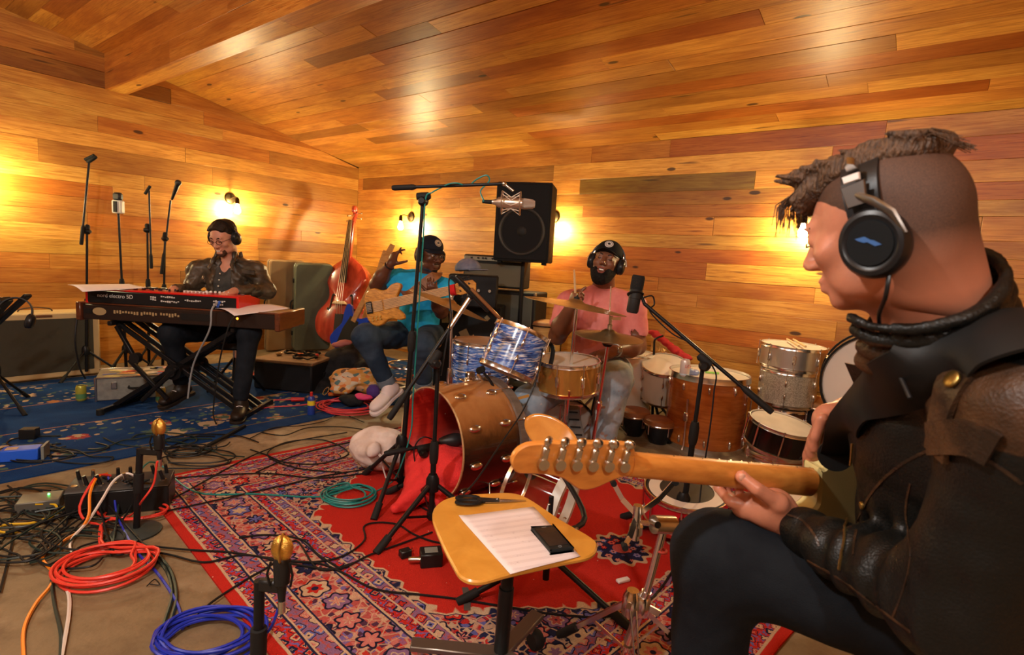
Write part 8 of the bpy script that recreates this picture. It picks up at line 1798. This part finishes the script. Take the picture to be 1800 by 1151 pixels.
# bass player
def bassist():
 Yb = 4.30
 t = thing('person', 'person in a bright blue t-shirt and navy cap playing a wooden bass guitar', 'person', at(735, 700, 4.3))
 sk = skin_mat('skin_dark', (.115, .040, .020), .38)
 T = rigid(at(757, 448, Yb - .02), (.62, -.74, -.10), (.08, -.05, 1), 1.12)
 N = Vector(at(748, 478, Yb + .02)); S1, S2 = Vector(at(702, 492, Yb)), Vector(at(782, 508, Yb - .02))
 E1, E2 = Vector(at(662, 500, Yb - .12)), Vector(at(776, 548, Yb - .20)); W1, W2 = Vector(at(686, 465, Yb - .20)), Vector(at(763, 520, Yb - .36))
 P = Vector(at(735, 580, Yb + .08)); CH = Vector(at(742, 520, Yb + .04))
 s = SD(); head_sdf(s, T, 1.1, nose=1.1); s.cap(T @ Vector((0, -.02, -.05)), N + Vector((0, .02, -.03)), .062, .070, k=.025)
 s.ell(CH, (.15, .11, .18), k=.04); s.cap(S1, S2, .06, k=.04)
 s.cap(S1, E1, .060, .050, k=.02); limb(s, E1, W1, .050, .030, .004); s.cap(S2, E2, .058, .048, k=.02); limb(s, E2, W2, .048, .030, .004)
 hand_sdf(s, W1, (.25, -.15, .55), (-.6, .4, .4) if False else (.55, .75, -.3), -1, (.05, .45, .75, .9), thumb=(.75, .65, .35), s=1.1)
 hand_sdf(s, W2, (-.05, -.35, .45), (-.1, .9, .5), 1, (.55, .6, .65, .7), thumb=(.6, .5, .3), s=1.05)
 sdobj('body', s, .0055, sk, t)
 head_extras(T, t, eye=(.02, .01, .008), brow=mat('brow_black', (.006, .005, .005), .9))
 hm = cloth_mat('hair_black', (.006, .005, .005), (.02, .016, .014), 60, .9, 300, .8)
 h = SD(T); h.ell((0, -.024, .03), (.080, .098, .082), k=.01); h.ell((0, .125, -.02), (.10, .10, .10), k=.012, op=-1); h.box((0, 0, -.13), (.2, .2, .085), k=.02, op=-1)
 h.disp = lambda P_: .004 * noise3(P_, 120, 4); sdobj('hair', h, .006, hm, t)
 bd = SD(T); bd.ell((0, .07, -.10), (.024, .022, .016), k=.02); bd.cap((-.02, .094, -.051), (.02, .094, -.051), .0035, k=.006); bd.disp = lambda P_: .001 * noise3(P_, 300, 8); sdobj('goatee', bd, .004, hm, t)
 cap_hat(T, 'navy_cap', t, (.006, .009, .016), (.45, .38, .28), (.05, .05, .05))
 gm = mat('glasses_gold', (.5, .38, .2), .3, 1); gl = thing('glasses', 'thin rimmed glasses on the face of the bass player', 'glasses', T.translation)
 for q in (-1, 1):
  MB(T).torus((.032 * q, .104, -.001), .0205, .0013, (0, 1, .1), 20, 6, sq=(1, .8)).obj('rim', gm, gl); MB(T).tube([(.052 * q, .100, .002), (.080 * q, .03, .006), (.082 * q, -.02, .002)], .0013, 5).obj('temple', gm, gl)
 MB(T).tube([(-.012, .105, .002), (0, .109, .004), (.012, .105, .002)], .0013, 5).obj('bridge', gm, gl)
 tee = cloth_mat('blue_tee', (.02, .40, .82), (.03, .52, .92), 7, .85)
 g = SD(); g.cap(P + Vector((0, 0, .02)), CH, .17, .165, k=.05); g.ell(CH + Vector((0, 0, .05)), (.18, .13, .14), k=.05); g.cap(S1, N + Vector((-.03, 0, -.04)), .085, .055, k=.05); g.cap(S2, N + Vector((.03, 0, -.04)), .085, .055, k=.05)
 g.cap(S1, S1.lerp(E1, .62), .088, .075, k=.03); g.cap(S2, S2.lerp(E2, .70), .086, .075, k=.03)
 g.cap(S1.lerp(E1, .66), E1, .062, k=.006, op=-1); g.cap(S2.lerp(E2, .76), E2, .062, k=.006, op=-1); g.ell(N + Vector((.01, -.04, .045)), (.085, .10, .05), k=.012, op=-1)
 g.disp = folds(.008, 32, 21); sdobj('t_shirt', g, .0065, tee, t)
 K1, K2 = Vector(at(642, 592, Yb - .42)), Vector(at(742, 606, Yb - .48)); A1, A2 = Vector(at(676, 664, Yb - .34)), Vector(at(744, 668, Yb - .34))
 jm = cloth_mat('blue_jeans', (.018, .035, .065), (.055, .085, .13), 5, .85)
 b = SD(); b.ell(P + Vector((0, 0, -.03)), (.20, .16, .12), k=.04); limb(b, P + Vector((-.1, 0, -.04)), K1, .115, .094, k=.04); limb(b, K1, A1, .092, .062, k=.04); limb(b, P + Vector((.1, 0, -.04)), K2, .115, .094, k=.04); limb(b, K2, A2, .092, .062, k=.04)
 b.disp = folds(.008, 30, 5); tr = sdobj('trousers', b, .008, jm, t)
 cf = cloth_mat('denim_cuff', (.12, .15, .19), (.2, .24, .28), 12, .9)
 for K_, A_ in ((K1, A1), (K2, A2)):
  d = (A_ - K_).normalized(); MB().lathe([(.063, -.03), (.068, -.028), (.068, .022), (.062, .026), (.056, .02)], A_ + d * .03, d, 20, caps=False).obj('cuff', cf, tr)
  MB().cyl(A_, A_ + d * .12, .042, .040).obj('sock', mat('sock_grey', (.55, .52, .5), .9), tr)
 wsh = mat('white_sneaker', (.80, .70, .70), .55, var=.06, vs=15)
 shoe(t, Vector(at(682, 676, Yb - .36)), Vector(at(648, 706, Yb - .52)), wsh, 'sneaker', s=1.12); shoe(t, Vector(at(746, 684, Yb - .34)), Vector(at(740, 700, Yb - .56)), wsh, 'sneaker', s=1.1)
 d = (W1 - E1).normalized(); MB().torus(W1 - d * .015, .034, .006, d, 20, 8).obj('bracelet', mat('black_plastic', (.012, .012, .012), .35), t)
 headphones(T, 'black headphones worn over the cap of the bass player', r=.094, yoke=True)
 nb = Vector(at(700, 531, Yb - .42)); hd = Vector(at(802, 509, Yb - .50)); A = (hd - nb).normalized()
 B = Vector((.05, -.98, .22)); B = (B - A * B.dot(A)).normalized(); W = B.cross(A)
 if W.z < 0: W = -W
 M = basis(A, W, B, nb)
 bg = thing('bass_guitar', 'wooden six string bass guitar on the lap of the man in blue', 'guitar', nb)
 wd, nt, bb = newmat('figured_wood'); f = nt.noise(nt.mapv(nt.coord(), (3, 3, 14)), 5, 5, .6, 1.5); nt.put(bb.inputs['Base Color'], nt.ramp(f, [(.3, (.36, .13, .015)), (.55, (.68, .30, .035)), (.75, (.80, .42, .07))])); bb.inputs['Roughness'].default_value = .28; bb.inputs['Coat Weight'].default_value = .3
 pale = mat('pale_maple', (.68, .42, .19), .35, var=.1, vs=9)
 out = [(0, .04), (.03, .085), (.055, .125), (.03, .155), (-.03, .15), (-.08, .12), (-.13, .125), (-.18, .15), (-.24, .145), (-.285, .09), (-.295, 0), (-.285, -.09), (-.235, -.15), (-.17, -.155), (-.11, -.125), (-.06, -.125), (-.01, -.145), (.035, -.14), (.035, -.105), (0, -.06), (-.02, -.045)]
 MB(M).prism([(v.x * .86, v.y * .88) for v in spline([Vector(p + (0,)) for p in out], 4, True)], -.022, .018, ch=.006).obj('body', wd, bg, sharp=.5)
 L = (hd - nb).length
 MB(M).prism([(-.10, -.036), (-.10, .036), (L, .030), (L, -.030)], .018, .026, ch=.001).obj('fingerboard', pale, bg)
 MB(M).prism([(0, -.034), (0, .034), (L, .028), (L, -.028)], -.006, .018, ch=.006).obj('neck', pale, bg)
 for i in range(18): MB(M).box((L * (1 - 2 ** (-i / 12)) * 1.35 - .0, 0, .027), (.002, .060, .0016)).obj('fret', mat('nickel', (.6, .58, .52), .25, 1), bg) if False else None
 MB(M).box((-.15, 0, .021), (.075, .076, .008), ch=.002).obj('pickup', pale, bg); MB(M).box((-.058, 0, .0265), (.001, .07, .001)).obj('pickup', pale, bg) if False else None
 br = MB(M).box((-.215, 0, .024), (.045, .085, .012), ch=.002).obj('bridge', mat('black_plastic', (.012, .012, .012), .35), bg)
 for i in range(6):
  y = -.0275 + .011 * i; MB(M).box((-.215, y, .031), (.04, .006, .005)).obj('saddle', mat('nickel', (.6, .58, .52), .25, 1), br)
  MB(M).tube([(-.235, y, .034), (L, y * .82, .030), (L + .03, y, .022)], .0009, 4).obj('string', mat('steel', (.5, .5, .5), .25, 1), bg)
  MB(M).cyl((-.20 + .03 * (i % 3), -.075 - .02 * (i // 3), .018), (-.20 + .03 * (i % 3), -.075 - .02 * (i // 3), .032), .007, n=12).obj('control_knob', mat('brass', (.6, .42, .12), .3, 1), bg)
 MB(M).prism([(L, -.034), (L, .034), (L + .03, .048), (L + .13, .040), (L + .15, .015), (L + .14, -.038), (L + .03, -.046)], .0, .018, ch=.002).obj('headstock', wd, bg)
 MB(M).cyl((L - .035, 0, .01), (L + .002, 0, .01), .040, n=20).obj('string_muffler', mat('red_cloth', (.65, .01, .012), .85), bg)
 for i in range(6):
  x, y = L + .035 + .035 * (i % 3), (.032 if i < 3 else -.030); MB(M).cyl((x, y * .6, .016), (x, y * .6, .03), .006, n=10).obj('tuner_post', mat('black_plastic', (.012, .012, .012), .35), bg)
  k = MB(M).cyl((x, y * 1.2, .006), (x, y * 2.0, .006), .003, n=8).obj('tuner_shaft', mat('black_plastic', (.012, .012, .012), .35), bg); MB(M).ball((x, y * 2.15, .006), (.012, .008, .006), 10, 6).obj('tuner_button', mat('black_plastic', (.012, .012, .012), .35), k)
 sm = leather_mat('tan_strap', (.16, .055, .018), (.30, .12, .04), .4, 12, .45)
 st = thing('guitar_strap', 'tan tooled leather strap across the chest of the bass player', 'strap', N)
 pts = [S2.lerp(N, .35) + Vector((-.01, .02, .085)), Vector(at(768, 482, Yb - .13)), Vector(at(754, 492, Yb - .17)), Vector(at(738, 505, Yb - .19)), Vector(at(720, 518, Yb - .24)), Vector(at(706, 516, Yb - .40))]
 Q = spline(pts, 6); vs = []; fs = []
 for i, p in enumerate(Q):
  tg = (Q[min(i + 1, len(Q) - 1)] - Q[max(i - 1, 0)]).normalized(); n = Vector((.1, -1, .35)).normalized(); sx = tg.cross(n).normalized()
  vs += [p - sx * .038, p - sx * .038 + n * .005, p + sx * .038 + n * .005, p + sx * .038]
  if i: b_ = (i - 1) * 4; fs += [(b_ + k, b_ + (k + 1) % 4, b_ + 4 + (k + 1) % 4, b_ + 4 + k) for k in range(4)]
 fs += [(0, 1, 2, 3), tuple(len(vs) - 4 + k for k in range(4))]; MB().add(vs, fs).obj('band', sm, st, sharp=1.2)
 q = Q[12]; MB().torus(q + Vector((0, -.012, .004)), .017, .003, (.1, -1, .35), 18, 6).obj('tooled_ring', mat('strap_light', (.42, .24, .12), .5), st)
 return P, Yb
PB, YB = bassist()
# drummer
def drummer():
 Yd = 3.62
 t = thing('person', 'person in a salmon pink t-shirt and black cap laughing behind the drum kit', 'person', at(1050, 760, 3.5))
 sk = skin_mat('skin_brown', (.20, .075, .036), .4)
 T = rigid(at(1066, 461, Yd - .04), (-.28, -.90, .22), (.22, .14, .96), 1.10)
 N = Vector(at(1062, 500, Yd + .03)); S1, S2 = Vector(at(1003, 534, Yd)), Vector(at(1112, 540, Yd))
 E1, E2 = Vector(at(980, 590, Yd - .10)), Vector(at(1120, 608, Yd - .04)); W1, W2 = Vector(at(1003, 540, Yd - .33)), Vector(at(1080, 616, Yd - .26))
 P = Vector(at(1052, 640, Yd + .10)); CH = Vector(at(1058, 560, Yd + .05))
 s = SD(); head_sdf(s, T, 1.12, mouth=1.3, nose=1.1); s.cap(T @ Vector((0, -.02, -.05)), N + Vector((0, .02, -.02)), .066, .075, k=.025)
 s.ell(CH, (.17, .12, .2), k=.04); s.cap(S1, S2, .07, k=.04)
 limb(s, S1, E1, .066, .054, .010, k=.02); limb(s, E1, W1, .054, .033, .008); limb(s, S2, E2, .066, .056, .012, k=.02); limb(s, E2, W2, .056, .034, .008)
 hand_sdf(s, W1, (.1, -.35, .5), (.9, .1, .2), 1, (1.0, 1.05, 1.1, 1.1), thumb=(.3, .7, .6), s=1.15)
 hand_sdf(s, W2, (-.8, -.35, -.28), (-.15, .3, -.9), -1, (.35, .4, .45, .5), thumb=(.6, .7, .3), s=1.2)
 sdobj('body', s, .0055, sk, t)
 head_extras(T, t, eye=(.02, .01, .008), brow=mat('brow_black', (.006, .005, .005), .9), closed=True, teeth=True)
 hm = cloth_mat('hair_black', (.006, .005, .005), (.02, .016, .014), 60, .9, 300, .8)
 b = SD(T); b.ell((0, .03, -.078), (.068, .068, .062), k=.01); b.ell((0, .066, -.115), (.042, .036, .036), k=.03)
 for q in (-1, 1): b.cap((.064 * q, .012, .0), (.058 * q, .026, -.06), .010, .020, k=.015)
 b.ell((0, .112, -.044), (.040, .050, .040), k=.01, op=-1); b.cap((-.022, .098, -.050), (.022, .098, -.050), .005, k=.006); b.box((0, 0, .056), (.2, .2, .055), k=.01, op=-1); b.ell((0, .10, -.020), (.062, .05, .034), k=.012, op=-1); b.ell((0, .100, -.070), (.022, .03, .013), k=.006, op=-1)
 b.disp = lambda P_: .003 * noise3(P_, 190, 8); sdobj('beard', b, .004, hm, t)
 MB(T).tube([(-.020, .098, -.062), (-.010, .102, -.057), (.010, .102, -.057), (.020, .098, -.062)], .004, 6).obj('upper_lip', skin_mat('lip', (.30, .09, .07), .35), t)
 MB(T).tube([(-.020, .096, -.072), (-.010, .098, -.085), (.010, .098, -.085), (.020, .096, -.072)], .0045, 6).obj('lower_lip', skin_mat('lip', (.30, .09, .07), .35), t)
 cap_hat(T, 'black_cap', t, (.006, .006, .007), (.70, .67, .62), (.02, .02, .02), tip=.016)
 tee = cloth_mat('pink_tee', (.70, .20, .19), (.84, .30, .27), 7, .85)
 g = SD(); g.cap(P + Vector((0, 0, .02)), CH, .19, .185, k=.05); g.ell(CH + Vector((0, 0, .03)), (.20, .145, .16), k=.05); g.cap(S1, N + Vector((-.03, 0, -.06)), .088, .06, k=.05); g.cap(S2, N + Vector((.03, 0, -.06)), .088, .06, k=.05)
 g.cap(S1, S1.lerp(E1, .60), .096, .086, k=.03); g.cap(S2, S2.lerp(E2, .60), .096, .086, k=.03)
 g.cap(S1.lerp(E1, .64), E1, .068, k=.006, op=-1); g.cap(S2.lerp(E2, .64), E2, .070, k=.006, op=-1); g.ell(N + Vector((0, -.05, .035)), (.085, .10, .055), k=.012, op=-1)
 g.disp = folds(.008, 30, 31); sdobj('t_shirt', g, .0065, tee, t)
 K1, K2 = Vector(at(930, 708, Yd - .62)), Vector(at(1080, 668, Yd - .38)); A1, A2 = Vector(at(936, 800, Yd - .62)), Vector(at(1060, 772, Yd - .42))
 jm = cloth_mat('washed_jeans', (.22, .33, .44), (.42, .50, .58), 6, .85, third=(.55, .53, .50))
 cm = cloth_mat('camo_jeans', (.20, .27, .32), (.44, .50, .54), 7, .85, third=(.33, .17, .10))
 b = SD(); b.ell(P + Vector((0, 0, -.03)), (.21, .17, .12), k=.04); limb(b, P + Vector((-.12, 0, -.04)), K1, .118, .098, k=.04); limb(b, K1, A1, .094, .07, k=.04); b.disp = folds(.008, 30, 15); sdobj('jeans_leg', b, .008, jm, t)
 b = SD(); limb(b, P + Vector((.11, -.02, -.04)), K2, .126, .110, k=.04); limb(b, K2, A2, .108, .080, k=.04); b.disp = folds(.009, 34, 17); sdobj('jeans_leg', b, .008, cm, t)
 wsh = mat('black_sneaker', (.015, .018, .03), .6)
 shoe(t, A1 + Vector((0, 0, -.05)), A1 + Vector((-.02, -.25, -.09)), wsh, 'sneaker', mat('sole_white', (.6, .58, .55), .6)); shoe(t, A2 + Vector((0, 0, -.03)), A2 + Vector((.0, -.2, -.10)), mat('red_sneaker', (.5, .02, .02), .6), 'sneaker', mat('sole_white', (.6, .58, .55), .6))
 d = (W2 - E2).normalized(); wt = thing('wristwatch', 'silver wristwatch on the left wrist of the drummer', 'watch', W2)
 MB().torus(W2 - d * .02, .037, .008, d, 20, 8, sq=(1, 1)).obj('strap', mat('watch_band', (.5, .5, .48), .35, .8), wt)
 MB().box(W2 - d * .02 + Vector((.015, -.040, .012)), (.034, .012, .038), Matrix.Rotation(.5, 3, 'Z'), .004).obj('case', mat('steel', (.5, .5, .5), .25, 1), wt)
 headphones(T, 'black headphones over the cap of the laughing drummer', r=.098, yoke=True)
 MB().tube(spline([T @ Vector((.09, .0, -.04)), Vector(at(1030, 498, Yd - .12)), Vector(at(1050, 510, Yd - .18)), Vector(at(1046, 560, Yd - .19))], 6), .003, 6).obj('earphone_cord', mat('black_plastic', (.012, .012, .012), .35), t) if False else None
 stk = thing('drum_stick', 'wooden drum stick held upright behind the large centre cymbal', 'drum stick', W1)
 a = Vector(at(1013, 545, Yd - .36)); e = Vector(at(1009, 472, Yd - .42)); MB().cyl(a, a.lerp(e, .8), .0075, .007, 10).obj('shaft', mat('hickory', (.72, .50, .27), .45), stk); MB().lathe([(.007, 0), (.0055, .025), (.004, .032), (.006, .040), (0, .048)], a.lerp(e, .8), e - a, 10).obj('tip', mat('hickory', (.72, .50, .27), .45), stk)
 c = Vector((P.x, P.y + .03, 0)); zt = P.z - .12
 s_ = thing('drum_throne', 'round drum stool hidden under the drummer', 'stool', c)
 MB().lathe([(0, -.07), (.16, -.07), (.175, -.05), (.17, -.005), (0, 0)], c + Vector((0, 0, zt)), n=28).obj('seat', mat('black_vinyl', (.012, .012, .012), .4), s_); MB().cyl(c + Vector((0, 0, .1)), c + Vector((0, 0, zt - .06)), .014).obj('post', mat('chrome', (.75, .72, .68), .12, 1), s_)
 for i in range(3):
  a = i * 2.094 + .2; MB().tube([c + Vector((0, 0, .30)), c + Vector((.13 * math.cos(a), .13 * math.sin(a), .15)), c + Vector((.26 * math.cos(a), .26 * math.sin(a), .015))], .010, 6).obj('leg', mat('chrome', (.75, .72, .68), .12, 1), s_)
drummer()
